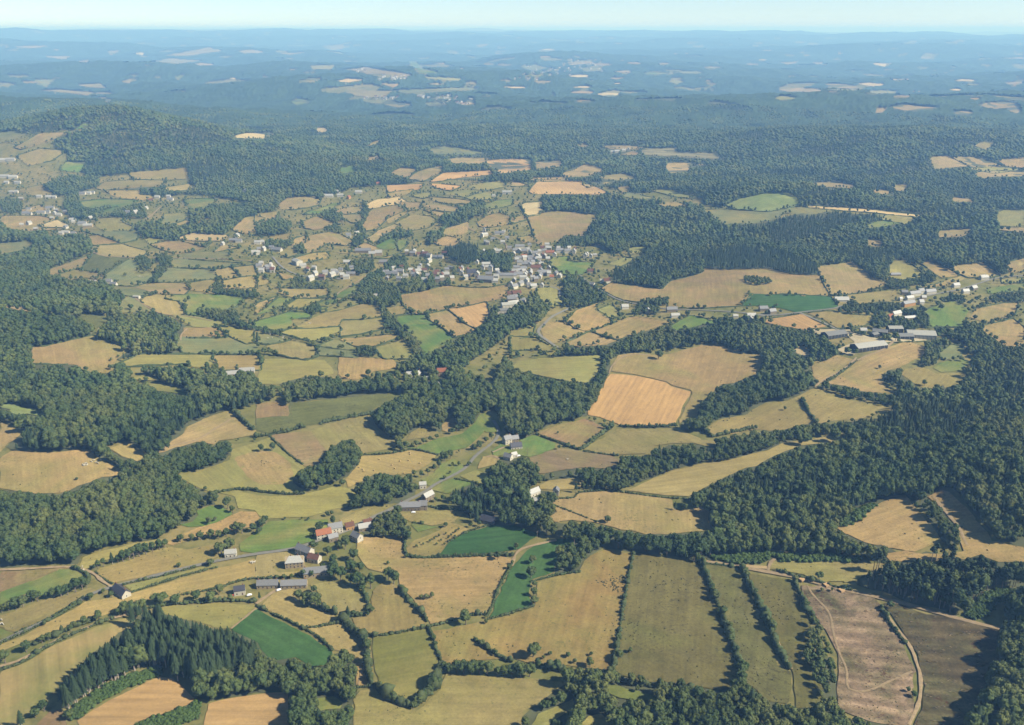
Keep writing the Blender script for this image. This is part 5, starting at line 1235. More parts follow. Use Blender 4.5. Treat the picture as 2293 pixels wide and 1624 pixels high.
def broad_crown(seed, lod, slim=1.0, mat='leaf'):
    """crown of a tree 10 m tall, 8 m wide (unit: metres), foot at the origin"""
    rng = np.random.default_rng(seed); g = Geo()
    nl = {0: 15, 1: 8, 2: 3, 3: 1}[lod]
    cz, rz, rx = 6.0, 3.7, 3.9 * slim
    lobes = []
    for i in range(nl):
        a = rng.uniform(0, 2 * np.pi); h = rng.uniform(-0.85, 1.0) if nl > 1 else 0.0
        rr = math.sqrt(max(0, 1 - h * h)) * rng.uniform(0.45, 0.72) if nl > 1 else 0.0
        if lod == 2: rr *= 0.7
        c = np.array([rx * rr * math.cos(a), rx * rr * math.sin(a), cz + rz * h * 0.62])
        r = {0: rng.uniform(1.25, 1.95), 1: rng.uniform(1.6, 2.3), 2: rng.uniform(2.3, 2.9), 3: 3.7}[lod]
        lobes.append((c, r * (slim ** 0.5)))
    if lod < 3: lobes.append((np.array([0, 0, cz - 0.2]), 2.5 * slim))
    for c, r in lobes:
        g.blob(c, (r * 0.92, r * 0.92, r * 0.85), 1, rng, {0: 0.13, 1: 0.16, 2: 0.2, 3: 0.22}[lod])
    npl = {0: 34, 1: 12, 2: 5, 3: 0}[lod]
    if npl:
        for c, r in lobes:
            N = rng.normal(0, 1, (npl, 3)); N /= np.linalg.norm(N, axis=1)[:, None]
            keep = N[:, 2] > -0.6
            N = N[keep]
            g.leaves(c + N * r * rng.uniform(0.85, 1.12, (len(N), 1)), N, {0: 0.52, 1: 0.8, 2: 1.1}[lod], rng)
    return g.mesh('crown', M[mat])
def broad_trunk(seed):
    rng = np.random.default_rng(seed); g = Geo()
    g.tube([(0, 0, -0.6), (0, 0, 0.3), (rng.normal(0, .1), rng.normal(0, .1), 2.2), (rng.normal(0, .2), rng.normal(0, .2), 5.2)], [0.42, 0.34, 0.26, 0.10], 7)
    for i in range(5):
        a = rng.uniform(0, 6.28); z0 = rng.uniform(1.8, 3.4); L = rng.uniform(1.6, 2.6)
        g.tube([(0, 0, z0), (L * .6 * math.cos(a), L * .6 * math.sin(a), z0 + 1.0), (L * math.cos(a), L * math.sin(a), z0 + 2.1)], [0.15, 0.10, 0.04], 5)
    return g.mesh('trunk', M['bark'])
def spruce_crown(seed, lod):
    """spruce of 10 m: whorls of drooping boughs"""
    rng = np.random.default_rng(seed); g = Geo()
    z0 = 4.2
    nw = {0: 13, 1: 7, 2: 4}[lod]
    # inner cone
    k = 7; an = np.linspace(0, 2 * np.pi, k, endpoint=False)
    V = [(0, 0, 9.8)] + [(0.7 * math.cos(a), 0.7 * math.sin(a), z0 + 0.4) for a in an]
    g.add(V, [(0, 1 + i, 1 + (i + 1) % k) for i in range(k)])
    for w in range(nw):
        t = w / (nw - 1)
        z = z0 + (9.5 - z0) * t
        rad = 1.62 * (1 - t) ** 0.6 + 0.16
        nb = {0: 10, 1: 8, 2: 7}[lod]
        a0 = rng.uniform(0, 6.28)
        drop = 0.45 * rad + 0.15
        up = {0: 0.25, 1: 0.7, 2: 1.2}[lod]
        for b in range(nb):
            a = a0 + 6.283 * b / nb + rng.normal(0, 0.12); L = rad * rng.uniform(0.75, 1.18)
            wd = math.pi / nb * {0: 0.85, 1: 1.1, 2: 1.25}[lod]
            d = drop * rng.uniform(0.7, 1.3)
            p0 = (0, 0, z + up)
            p1 = (L * .72 * math.cos(a - wd), L * .72 * math.sin(a - wd), z - d * .7)
            p2 = (L * math.cos(a), L * math.sin(a), z - d)
            p3 = (L * .72 * math.cos(a + wd), L * .72 * math.sin(a + wd), z - d * .7)
            g.add([p0, p1, p2, p3], [(0, 1, 2), (0, 2, 3)])
            if lod == 0:
                m = (L * .55 * math.cos(a), L * .55 * math.sin(a), z - d * .25 - 0.28)
                g.add([p0, m, p2], [(0, 1, 2)])
    return g.mesh('crown', M['spruce'])
def pole_trunk(name, h, r, mat, seed=1):
    rng = np.random.default_rng(seed); g = Geo()
    g.tube([(0, 0, -0.5), (0, 0, 0.4), (rng.normal(0, .05), rng.normal(0, .05), h * .5), (0, 0, h)], [r * 1.15, r, r * .8, r * .3], 7)
    return g.mesh(name, M[mat])
def pine_crown(seed, lod):
    rng = np.random.default_rng(seed); g = Geo()
    nl = {0: 11, 1: 5}[lod]
    for i in range(nl):
        t = i / max(nl - 1, 1); z = 6.4 + 3.2 * t; a = rng.uniform(0, 6.28); rr = 0.95 * (1 - 0.75 * t)
        r = rng.uniform(0.62, 0.95) * (1.05 - 0.35 * t) * (1 if lod == 0 else 1.3)
        c = np.array([rr * math.cos(a), rr * math.sin(a), z])
        g.blob(c, (r, r, r * .62), 1, rng, 0.2)
        n = {0: 24, 1: 8}[lod]
        N = rng.normal(0, 1, (n, 3)); N /= np.linalg.norm(N, axis=1)[:, None]
        g.leaves(c + N * np.array([r, r, r * .62]) * 1.05, N, 0.3 if lod == 0 else 0.45, rng)
    return g.mesh('crown', M['pine'])
def shrub_mesh(seed, mat, lod=0):
    rng = np.random.default_rng(seed); g = Geo()
    for i in range(4 if lod == 0 else 2):
        c = np.array([rng.normal(0, .45), rng.normal(0, .45), rng.uniform(.3, .65)])
        r = rng.uniform(.4, .6)
        g.blob(c, (r, r, r * .9), 1, rng, 0.18)
        if lod == 0:
            N = rng.normal(0, 1, (14, 3)); N /= np.linalg.norm(N, axis=1)[:, None]; N[:, 2] = abs(N[:, 2])
            g.leaves(c + N * r, N, 0.2, rng)
    return g.mesh('foliage', M[mat])

CROWN = {'B0': [broad_crown(100 + i, 0) for i in range(5)], 'B1': [broad_crown(120 + i, 1) for i in range(5)], 'B2': [broad_crown(140 + i, 2) for i in range(5)], 'B3': [broad_crown(160 + i, 3) for i in range(4)],
         'T0': [broad_crown(200 + i, 0, 0.55) for i in range(3)], 'T1': [broad_crown(210 + i, 1, 0.55) for i in range(3)],
         'C0': [spruce_crown(300 + i, 0) for i in range(4)], 'C1': [spruce_crown(310 + i, 1) for i in range(4)], 'C2': [spruce_crown(320 + i, 2) for i in range(3)],
         'P0': [pine_crown(400 + i, 0) for i in range(4)], 'P1': [pine_crown(410 + i, 1) for i in range(2)],
         'S0': [shrub_mesh(500 + i, 'scrub') for i in range(4)], 'U0': [shrub_mesh(520 + i, 'tuss', 1) for i in range(3)]}
TRUNK = {'B': [broad_trunk(600 + i) for i in range(3)], 'T': [broad_trunk(610)], 'C': [pole_trunk('trunk', 8.6, 0.17, 'palebark')], 'P': [pole_trunk('trunk', 9.0, 0.15, 'bark')]}
KIND = {'B': ('broadleaf_tree', 'tree'), 'T': ('slim_tree', 'tree'), 'C': ('spruce_tree', 'spruce'), 'P': ('pine_tree', 'pine')}

def tree_thing(kind, lod, x, y, h, label, group, rng):
    root = empty(KIND[kind][0], (x, y, float(zt(x, y)) + 0.3 + 2e-4 * math.hypot(x, y)), rng.uniform(0, 6.28), (h / 10 * rng.uniform(.92, 1.12), h / 10 * rng.uniform(.92, 1.12), h / 10))
    key = kind + str(lod)
    while key not in CROWN: lod -= 1; key = kind + str(lod)
    c = link('crown', CROWN[key][int(rng.integers(len(CROWN[key])))], root)
    t = link('trunk', TRUNK[kind][int(rng.integers(len(TRUNK[kind])))], root)
    tag(root, label, KIND[kind][1], group)
    return root, c

# ------------------------------------------------------------------ single trees
TREE_WORDS = {'B': 'broadleaf tree', 'T': 'slim upright tree', 'C': 'dark pointed spruce', 'P': 'pine'}
PROTO = {}
singles = []
for row in TREES.strip().splitlines():
    for s in row.split('|'):
        c, r, k, x, y, h = s.split()
        p = crop(int(c), int(r), [(float(x), float(y))])[0]
        singles.append((k, p, float(h)))
SW = ground([s[1][0] for s in singles], [s[1][1] for s in singles])
trng = np.random.default_rng(31)
size_word = lambda h: 'small' if h < 6 else ('' if h < 11 else 'tall')
n_thing = {'B': 0, 'T': 0, 'C': 0, 'P': 0}
for (k, p, h), (x, y) in zip(singles, SW):
    d = math.hypot(x, y)
    lod = 0 if d < 1250 else 1
    lab = (size_word(h) + ' round ' if k == 'B' else size_word(h) + ' ').strip() + ' ' + TREE_WORDS[k] + ' ' + near_mark(p[0], p[1])
    root, c = tree_thing(k, lod, x, y, h, uniq(lab.strip(), None), 'hedgerow and field trees', trng)
    n_thing[k] += 1
    PROTO.setdefault(k + str(lod), []).append(c)
# ------------------------------------------------------------------ woods: scatter candidates over the plan
def ring(r0, r1, s):
    a = R(33)
    X, Y = np.meshgrid(np.arange(-r1 * math.sin(a), r1 * math.sin(a), s), np.arange(0, r1, s))
    X = X.ravel() + RNG.uniform(-.42, .42, X.size) * s; Y = Y.ravel() + RNG.uniform(-.42, .42, Y.size) * s
    d = np.hypot(X, Y)
    k = (d >= r0) & (d < r1) & (np.abs(X) < Y * 0.66 + 60)
    return X[k], Y[k]
def scatter(r0, r1, s, kinds):
    X, Y = ring(r0, r1, s)
    Z = zt(X, Y)
    H = np.zeros(len(X)); W = np.zeros(len(X), int)
    hs = np.array([0] + [w[1] for w in woods]); kk = np.array(['-'] + [w[0] for w in woods])
    u, v = project(X, Y, Z + 5)
    w = look(WM, u, np.where(v > 724, 723, v)); w = np.where((v > 740), 0, w)
    hh = hs[w]
    u, v = project(X, Y, Z + hh * 0.45)
    w = look(WM, u, np.where((v > 724) & (v < 745), 723, v))
    ok = (w > 0) & np.isin(kk[w], kinds)
    H = hs[w] * np.clip(RNG.normal(0.95, 0.2, len(X)), 0.45, 1.4)
    ok &= RNG.random(len(X)) > 0.10 + 0.25 * np.clip(hn(X, Y, 90, 79) - 0.35, 0, 1) * (kk[w] != 'S') - 0.2 * np.isin(kk[w], ['C', 'S'])
    ut, vt = project(X, Y, Z + H * 0.9)
    ok &= look(FM, ut, vt) == 0
    ub, vb = project(X, Y, Z)
    ok &= look(FM, ub, np.minimum(vb, 724)) == 0
    um, vm = project(X, Y, Z + H * 0.55)
    side = 0.26 * H * FPX / np.hypot(np.hypot(X, Y), CAM_H)
    for s_ in (-1, 1): ok &= look(FM, um + s_ * side, np.minimum(vm, 724)) == 0
    return X[ok], Y[ok], H[ok], w[ok]
parts = []
parts.append(scatter(300, 1000, 3.2, ['C']))
parts.append(scatter(300, 1000, 3.7, ['P']))
for (r0, r1, s) in ((300, 1100, 4.7), (1100, 2000, 5.4), (2000, 3200, 6.4), (3200, 5000, 8.0)):
    parts.append(scatter(r0, r1, s, ['B', 'M', 'T'] + (['C', 'P'] if r0 > 900 else [])))
parts.append(scatter(300, 1300, 2.3, ['S']))
TX, TY, TH, TW = (np.concatenate([p[i] for p in parts]) for i in range(4))
mix = np.array(['-'] + [w[0] for w in woods])[TW]
rnd = RNG.random(len(TX))
clump = hn(TX, TY, 260, 77) * 0.5 + 0.5
kind = np.where(mix == 'M', np.where(rnd < np.clip(clump * 1.1 - 0.15, 0.04, 0.9), 'C', 'B'), mix)
kind = np.where((mix == 'C') & (rnd < 0.015), 'B', kind)
kind = np.where((mix == 'B') & (rnd < 0.04), 'C', kind)
kind = np.where((mix == 'P') & (rnd < 0.12), 'B', kind)
kind = np.where((mix == 'T') & (rnd < 0.35), 'B', kind)
TD = np.hypot(TX, TY)
# keep roads and houses free
cell = {}
def key(x, y): return (int(x // 12), int(y // 12))
for x, y in ROADPTS: cell.setdefault(key(x, y), []).append((x, y))
def near_road(x, y, m=5.5):
    i, j = key(x, y)
    for a in (-1, 0, 1):
        for b in (-1, 0, 1):
            for q in cell.get((i + a, j + b), ()):
                if (q[0] - x) ** 2 + (q[1] - y) ** 2 < m * m: return True
    return False
house_list = []
for row in HOUSES.strip().splitlines():
    for s in row.split('|'):
        t = s.split()
        p = crop(int(t[0]), int(t[1]), [(float(t[2]), float(t[3]))])[0]
        house_list.append([p] + [float(q) for q in t[4:8]] + [t[8], t[9], (int(t[0]), int(t[1]))])
N_HAND = len(house_list)
vx = np.random.default_rng(67)
for (c, r, x0, x1, y0, y1, n) in ((2, 1, 5, 330, 585, 960, 70), (1, 1, 1150, 2290, 775, 905, 42), (1, 1, 0, 160, 550, 830, 12), (1, 1, 450, 920, 775, 890, 14), (2, 1, 300, 740, 605, 690, 10), (1, 1, 1330, 1720, 640, 740, 8), (1, 1, 2000, 2290, 440, 650, 14), (3, 1, 1150, 1500, 990, 1110, 8), (0, 1, 180, 820, 240, 480, 14)):
    for _ in range(n):
        p = crop(c, r, [(vx.uniform(x0, x1), vx.uniform(y0, y1))])[0]
        house_list.append([p, float(vx.choice([8, 9, 10, 12])), float(vx.choice([7, 8])), float(vx.choice([4.5, 5.5, 6])), float(vx.choice([3, 8, -8, 75, 82, 20])), str(vx.choice(list('sssllllllb'))), str(vx.choice(list('wwwcg'))), (c, r)])
HW = ground([h[0][0] for h in house_list], [h[0][1] for h in house_list])
_ok = []
for i, (a, h) in enumerate(zip(HW, house_list)):      # houses keep clear of one another and of the roads
    if i < N_HAND or (all(math.hypot(*(a - HW[j])) > 0.5 * (h[1] + house_list[j][1]) * 0.82 for j in _ok) and not near_road(a[0], a[1], 7)): _ok.append(i)
HW = HW[_ok]; house_list = [house_list[i] for i in _ok]
keep = np.ones(len(TX), bool)
for (hx, hy), h in zip(HW, house_list):
    m = h[1] * 0.5 + 4
    keep &= (TX - hx) ** 2 + (TY - hy) ** 2 > m * m
    # nothing tall straight between the viewer and a house front
    dd = math.hypot(hx, hy); ux, uy = hx / dd, hy / dd
    al = (hx - TX) * ux + (hy - TY) * uy; ac = np.abs((hx - TX) * uy - (hy - TY) * ux)
    keep &= ~((al > 0) & (al < 10 + dd / 60) & (ac < h[1] * 0.45))
cand = np.where(keep & (TD < 2600))[0]
for i in cand:
    if near_road(TX[i], TY[i]): keep[i] = False
TX, TY, TH, TW, kind, TD = (a[keep] for a in (TX, TY, TH, TW, kind, TD))
# ---- the trees that show largest stand as things of their own
app = TH / TD
up, vp = project(TX, TY, zt(TX, TY) + TH * 0.7)
infr = (up > 2) & (up < 1022) & (vp < 722)
LIMIT = {'B': 295, 'T': 60, 'C': 295, 'P': 150}
taken = np.zeros(len(TX), bool)
for k in 'BTCP':
    idx = np.where((kind == k) & infr)[0]
    idx = idx[np.argsort(-app[idx])][:max(0, LIMIT[k] - n_thing[k])]
    for i in idx:
        wl = woods[TW[i] - 1][3]
        lab = TREE_WORDS[k] + ' in the ' + wl
        root, c = tree_thing(k, 0, TX[i], TY[i], TH[i] * (1.0 if k != 'C' else 1.05), ' '.join(lab.split()[:16]), 'trees of the ' + wl, trng)
        PROTO.setdefault(k + '0', []).append(c)
    taken[idx] = True
TX, TY, TH, TW, kind, TD = (a[~taken] for a in (TX, TY, TH, TW, kind, TD))

# ---- hedgerow trees that only read as a sprinkle of green in the middle distance
hx, hy, hh = [], [], []
hedge_jobs = []
for i, (k, P, r, c, clr) in enumerate(fields):
    if c == 9 or clr: continue
    v = P[:, 1].mean()
    if r == 1 or (r == 0 and v > 128):
        hedge_jobs.append((i, FIELD_W[i], P))
hr = np.random.default_rng(41)
for i, W, P in hedge_jobs:
    D = densify(W, 9.0)
    d = np.hypot(D[:, 0], D[:, 1])
    dens = 0.46 + 0.34 * np.sin(hn(D[:, 0], D[:, 1], 300, 55) * 6)
    pick = hr.random(len(D)) < dens
    q = D[pick] + hr.normal(0, 1.5, (pick.sum(), 2))
    hx += q[:, 0].tolist(); hy += q[:, 1].tolist(); hh += (3.2 + 7.5 * hr.random(len(q)) ** 1.4).tolist()
hx, hy, hh = map(np.array, (hx, hy, hh))
u1, v1 = project(hx, hy, zt(hx, hy) + hh * 0.8)
okh = np.ones(len(hx), bool)
for (ax, ay), h in zip(HW, house_list):
    okh &= (hx - ax) ** 2 + (hy - ay) ** 2 > (h[1] * 0.5 + 5) ** 2
okh &= np.array([not near_road(a, b) for a, b in zip(hx, hy)])
hx, hy, hh = hx[okh], hy[okh], hh[okh]
# trees and bushes filling the corners between the fields
for (r0, r1, s, pp) in ((900, 1500, 11.0, 0.30), (1500, 2400, 12.0, 0.42), (2400, 4400, 15.0, 0.5)):
    X, Y = ring(r0, r1, s)
    Z = zt(X, Y)
    u, v = project(X, Y, Z); hq = 2.5 + 8.0 * hr.random(len(X)) ** 1.6
    ut, vt = project(X, Y, Z + hq * 0.8)
    ok = (look(FM, u, v) == 0) & (look(FM, ut, vt) == 0) & (look(WM, u, v) == 0) & (v < 470) & (hr.random(len(X)) < pp * (1 + 0.8 * hn(X, Y, 210, 83)))
    X, Y, hq = X[ok], Y[ok], hq[ok]
    ok = np.array([not near_road(a, c_) for a, c_ in zip(X, Y)], bool)
    for (ax, ay), h in zip(HW, house_list):
        ok &= (X - ax) ** 2 + (Y - ay) ** 2 > (h[1] * 0.5 + 4) ** 2
    hx = np.concatenate([hx, X[ok]]); hy = np.concatenate([hy, Y[ok]]); hh = np.concatenate([hh, hq[ok]])
# trees standing in the near hedges
for ln in HEDGES.strip().splitlines():
    t = ln.split()
    if float(t[2]) < 2.4: continue
    px_ = crop(int(t[0]), int(t[1]), parse_pts(t[3:]))
    q = resample(ground(px_[:, 0], px_[:, 1]), 7.0)
    q = q[hr.random(len(q)) < 0.33] 
    hx = np.concatenate([hx, q[:, 0]]); hy = np.concatenate([hy, q[:, 1]]); hh = np.concatenate([hh, hr.uniform(1.1, 2.1, len(q)) * float(t[2])])
# loose garden and field trees round the houses of the middle distance
gx, gy, gh = [], [], []
for (ax, ay), h in zip(HW, house_list):
    d = math.hypot(ax, ay)
    if d < 1150: continue
    for q in range(3):
        a = hr.uniform(0, 6.28); rr = h[1] * 0.5 + hr.uniform(6, 22)
        x, y = ax + rr * math.cos(a), ay + rr * math.sin(a)
        if near_road(x, y): continue
        if ((HW[:, 0] - x) ** 2 + (HW[:, 1] - y) ** 2 < 12 ** 2).any(): continue
        if math.sin(a) < -0.2: continue
        gx.append(x); gy.append(y); gh.append(hr.uniform(3, 8))
hx = np.concatenate([hx, gx]); hy = np.concatenate([hy, gy]); hh = np.concatenate([hh, gh])

# ------------------------------------------------------------------ instanced masses (woods, hedgerow trees, tussocks)
def gn_stuff(name, X, Y, H, idx, protos, label, cat, lift=0.3, squash=None):
    n = len(X)
    if not n: return
    d = np.hypot(X, Y)
    V = np.column_stack([X, Y, zt(X, Y) + lift + 2e-4 * d])
    me = bpy.data.meshes.new(name)
    me.vertices.add(n); me.vertices.foreach_set('co', V.astype(np.float32).ravel())
    a = me.attributes.new('size', 'FLOAT_VECTOR', 'POINT')
    wide = np.where(d > 3200, 1.0, np.where(d > 2000, 0.9, 0.82)) if cat == 'wood' else 1.0
    s = np.stack([H / 10 * wide * RNG.uniform(.88, 1.25, n), H / 10 * wide * RNG.uniform(.88, 1.25, n), H / 10], -1)
    a.data.foreach_set('vector', s.astype(np.float32).ravel())
    a = me.attributes.new('turn', 'FLOAT_VECTOR', 'POINT')
    t = np.zeros((n, 3), np.float32); t[:, 2] = RNG.uniform(0, 6.28, n)
    t[:, :2] = RNG.normal(0, 0.05, (n, 2))
    a.data.foreach_set('vector', t.ravel())
    a = me.attributes.new('pick', 'INT', 'POINT')
    a.data.foreach_set('value', idx.astype(np.int32))
    o = link(name, me)
    tag(o, label, cat, kind='stuff')
    g = bpy.data.node_groups.new(name, 'GeometryNodeTree')
    g.interface.new_socket('Geometry', in_out='INPUT', socket_type='NodeSocketGeometry')
    g.interface.new_socket('Geometry', in_out='OUTPUT', socket_type='NodeSocketGeometry')
    gi = g.nodes.new('NodeGroupInput'); go = g.nodes.new('NodeGroupOutput')
    iop = g.nodes.new('GeometryNodeInstanceOnPoints')
    jn = g.nodes.new('GeometryNodeJoinGeometry')
    for p in reversed(protos):
        oi = g.nodes.new('GeometryNodeObjectInfo')
        oi.inputs['Object'].default_value = p
        oi.inputs['As Instance'].default_value = True
        g.links.new(oi.outputs['Geometry'], jn.inputs[0])
    def attr(nm, ty):
        x = g.nodes.new('GeometryNodeInputNamedAttribute'); x.data_type = ty
        x.inputs['Name'].default_value = nm
        return [q for q in x.outputs if q.enabled and q.name == 'Attribute'][0]
    g.links.new(gi.outputs[0], iop.inputs['Points'])
    g.links.new(jn.outputs[0], iop.inputs['Instance'])
    iop.inputs['Pick Instance'].default_value = True
    g.links.new(attr('pick', 'INT'), iop.inputs['Instance Index'])
    g.links.new(attr('turn', 'FLOAT_VECTOR'), iop.inputs['Rotation'])
    g.links.new(attr('size', 'FLOAT_VECTOR'), iop.inputs['Scale'])
    g.links.new(iop.outputs[0], go.inputs[0])
    md = o.modifiers.new('scatter', 'NODES'); md.node_group = g
    return o

# the crowns that the masses repeat: one object per mesh among the single trees
def pick_protos(key):
    seen = {}
    for c in PROTO.get(key, []):
        seen.setdefault(c.data.name, c)
    return list(seen.values())
# make sure that every level of detail has a standing tree that carries it
far_jobs = [('B', 2), ('B', 3), ('C', 2), ('B', 1), ('T', 1), ('C', 1), ('P', 1)]
for k, l in far_jobs:
    need = [m for m in CROWN[k + str(l)] if m.name not in {c.data.name for c in PROTO.get(k + str(l), [])}]
    rmin = {3: 3300, 2: 2050, 1: 1150}[l] if k != 'T' else 700
    if k == 'P': rmin = 500
    idx = np.where((kind == k) & (TD > rmin))[0]
    if not len(idx): idx = np.where(kind == k)[0]
    for m in need:
        i = idx[int(RNG.integers(len(idx)))]
        wl = woods[TW[i] - 1][3]
        root = empty(KIND[k][0], (TX[i] + 2, TY[i] + 2, float(zt(TX[i] + 2, TY[i] + 2)) + 0.5), 0, TH[i] / 10)
        c = link('crown', m, root); link('trunk', TRUNK[k][0], root)
        tag(root, ' '.join((TREE_WORDS[k] + ' in the ' + wl).split()[:16]), KIND[k][1], 'trees of the ' + wl)
        PROTO.setdefault(k + str(l), []).append(c)
order = ['B0', 'B1', 'B2', 'B3', 'T0', 'T1', 'C0', 'C1', 'C2', 'P0', 'P1']
plist, pidx = [], {}
for k in order:
    pp = pick_protos(k); pidx[k] = (len(plist), len(pp)); plist += pp
def proto_index(kind_arr, D):
    out = np.zeros(len(D), int)
    lv = np.where(D < 1150, 0, np.where(D < 2000, 1, np.where(D < 3200, 2, 3)))
    for i, (k, l) in enumerate(zip(kind_arr, lv)):
        q = k + str(min(l, {'B': 3, 'T': 1, 'C': 2, 'P': 1}[k]))
        a, n = pidx[q]
        out[i] = a + int(RNG.integers(n))
    return out
tree_m = kind != 'S'
PI = np.zeros(len(TX), int)
PI[tree_m] = proto_index(kind[tree_m], TD[tree_m])
for w in np.unique(TW):
    q = (TW == w) & tree_m
    if q.any():
        gn_stuff('woodland', TX[q], TY[q], TH[q], PI[q], plist, woods[w - 1][3], 'wood')
hd = np.hypot(hx, hy)
gn_stuff('hedgerow_foliage', hx, hy, hh, proto_index(np.array(['B'] * len(hx)), hd + 150), plist, 'sprinkle of small hedgerow trees and bushes between the fields', 'hedgerow trees')
# scrub: each patch is one mass; the first bushes of it stand alone
sp = []
sm = np.where(kind == 'S')[0]
near = sm[np.argsort(TD[sm])][:4]
for j, i in enumerate(near):
    root = empty('scrub_bush', (TX[i], TY[i], float(zt(TX[i], TY[i])) + 0.3), 0, TH[i] * .9)
    f = link('foliage', CROWN['S0'][j % 4], root); sp.append(f)
    tag(root, 'bright green scrub bush near the golden wheat fields', 'bush', 'scrub bushes by the wheat fields')
for w in np.unique(TW[sm]):
    q = (TW == w) & (kind == 'S')
    gn_stuff('scrub_undergrowth', TX[q], TY[q], TH[q] * 10 * 0.8, RNG.integers(0, 4, q.sum()), sp, woods[w - 1][3], 'scrub')
# tussocks and rushes dotted over the rough pastures
tx, ty, ts = [], [], []
tr = np.random.default_rng(51)
def tuss(poly_px, dens, s0, s1):
    W = ground(poly_px[:, 0], poly_px[:, 1])
    lo, hi = W.min(0), W.max(0)
    n = int((hi - lo).prod() * dens)
    q = lo + tr.random((n, 2)) * (hi - lo)
    cl = hn(q[:, 0], q[:, 1], 70, 61) + hn(q[:, 0], q[:, 1], 23, 62) * 0.5
    q = q[pip(W, q[:, 0], q[:, 1]) & (cl + tr.normal(0, .30, n) > 0.40)]
    tx.extend(q[:, 0]); ty.extend(q[:, 1]); ts.extend(tr.uniform(s0, s1, len(q)) * 10)
for i, (k, P, r, c, clr) in enumerate(fields):
    if r == 3 and k == 'h': tuss(P, 0.09, 0.4, 1.15)
    elif r == 3 and k == 't': tuss(P, 0.028, 0.35, 1.0)
    elif r == 3 and k == 'c': tuss(P, 0.05, 0.3, 0.9)
    elif r == 3 and k == 'q': tuss(P, 0.05, 0.35, 1.0)
    elif r == 3 and k in 'yolu': tuss(P, 0.015, 0.3, 0.9)
    elif r == 3 and k == 'd': tuss(P, 0.09, 0.4, 1.1)
    elif r == 2 and k in 'thbo': tuss(P, 0.006, 0.5, 1.3)
tuss(crop(2, 3, [(720, 350), (900, 250), (980, 230), (1010, 300), (1000, 450), (880, 520), (700, 560), (680, 470)]), 0.25, 0.7, 1.3)
up_ = []
for j in range(3):
    i = j * 40
    root = empty('rush_tussock', (tx[i], ty[i], float(zt(tx[i], ty[i])) + 0.3), 0, ts[i] / 10)
    up_.append(link('foliage', CROWN['U0'][j], root))
    tag(root, 'small dark rush tussock in the dotted pastures', 'tussock', 'rush tussocks')
tx, ty, ts = map(np.array, (tx, ty, ts))
gn_stuff('tussock_vegetation', tx, ty, ts, tr.integers(0, 3, len(tx)), up_, 'dark tussocks and rushes dotted over the rough pastures', 'tussocks', 0.25)

# ------------------------------------------------------------------ distant forest: one rolling canopy with glades
def far_forest():
    r = np.exp(np.arange(math.log(4450), math.log(30000), 0.0052))
    th = np.linspace(R(-38), R(38), 900)
    r2 = r[:, None] * (1 + RNG.normal(0, 0.0014, (len(r), len(th))))
    t2 = th[None, :] + RNG.normal(0, 0.0003, (len(r), len(th)))
    X = r2 * np.sin(t2); Y = r2 * np.cos(t2)
    z0 = zt(X, Y)
    open_ = hn(X, Y, 1300, 71) + 0.8 * hn(X, Y, 480, 72)
    hgt = 12 + 4.5 * hn(X, Y, 170, 73) + RNG.normal(0, 2.2, X.shape)
    Z = z0 + np.maximum(hgt, 3)
    V = np.stack([X, Y, Z], -1).reshape(-1, 3)
    n = len(th)
    i = np.arange(len(r) - 1)[:, None]; j = np.arange(n - 1)[None, :]
    a = i * n + j
    Q = np.stack([a, a + n, a + n + 1, a + 1], -1).reshape(-1, 4)
    u, v = project(X, Y, Z); ub, vb = project(X, Y, z0 + 2)
    hit = (look(FM, u, v) > 0) | (look(FM, ub, vb) > 0)
    hit = hit | (open_ > 1.12) | (look(VM, u, v) > 0) | (look(VM, ub, vb) > 0)
    hit = hit.ravel()
    bad = hit[Q].sum(1) >= 2
    Q = Q[~bad]
    me = mesh_np('distant_forest', V, Q, M['canopy'])
    o = link('distant_forest', me)
    tag(o, 'hazy forest canopy rolling away to the horizon', 'forest', kind='stuff')
M['canopy'] = leaf_mat('forest_canopy', [(0.040, 0.062, 0.026), (0.046, 0.068, 0.028)], 0.1)

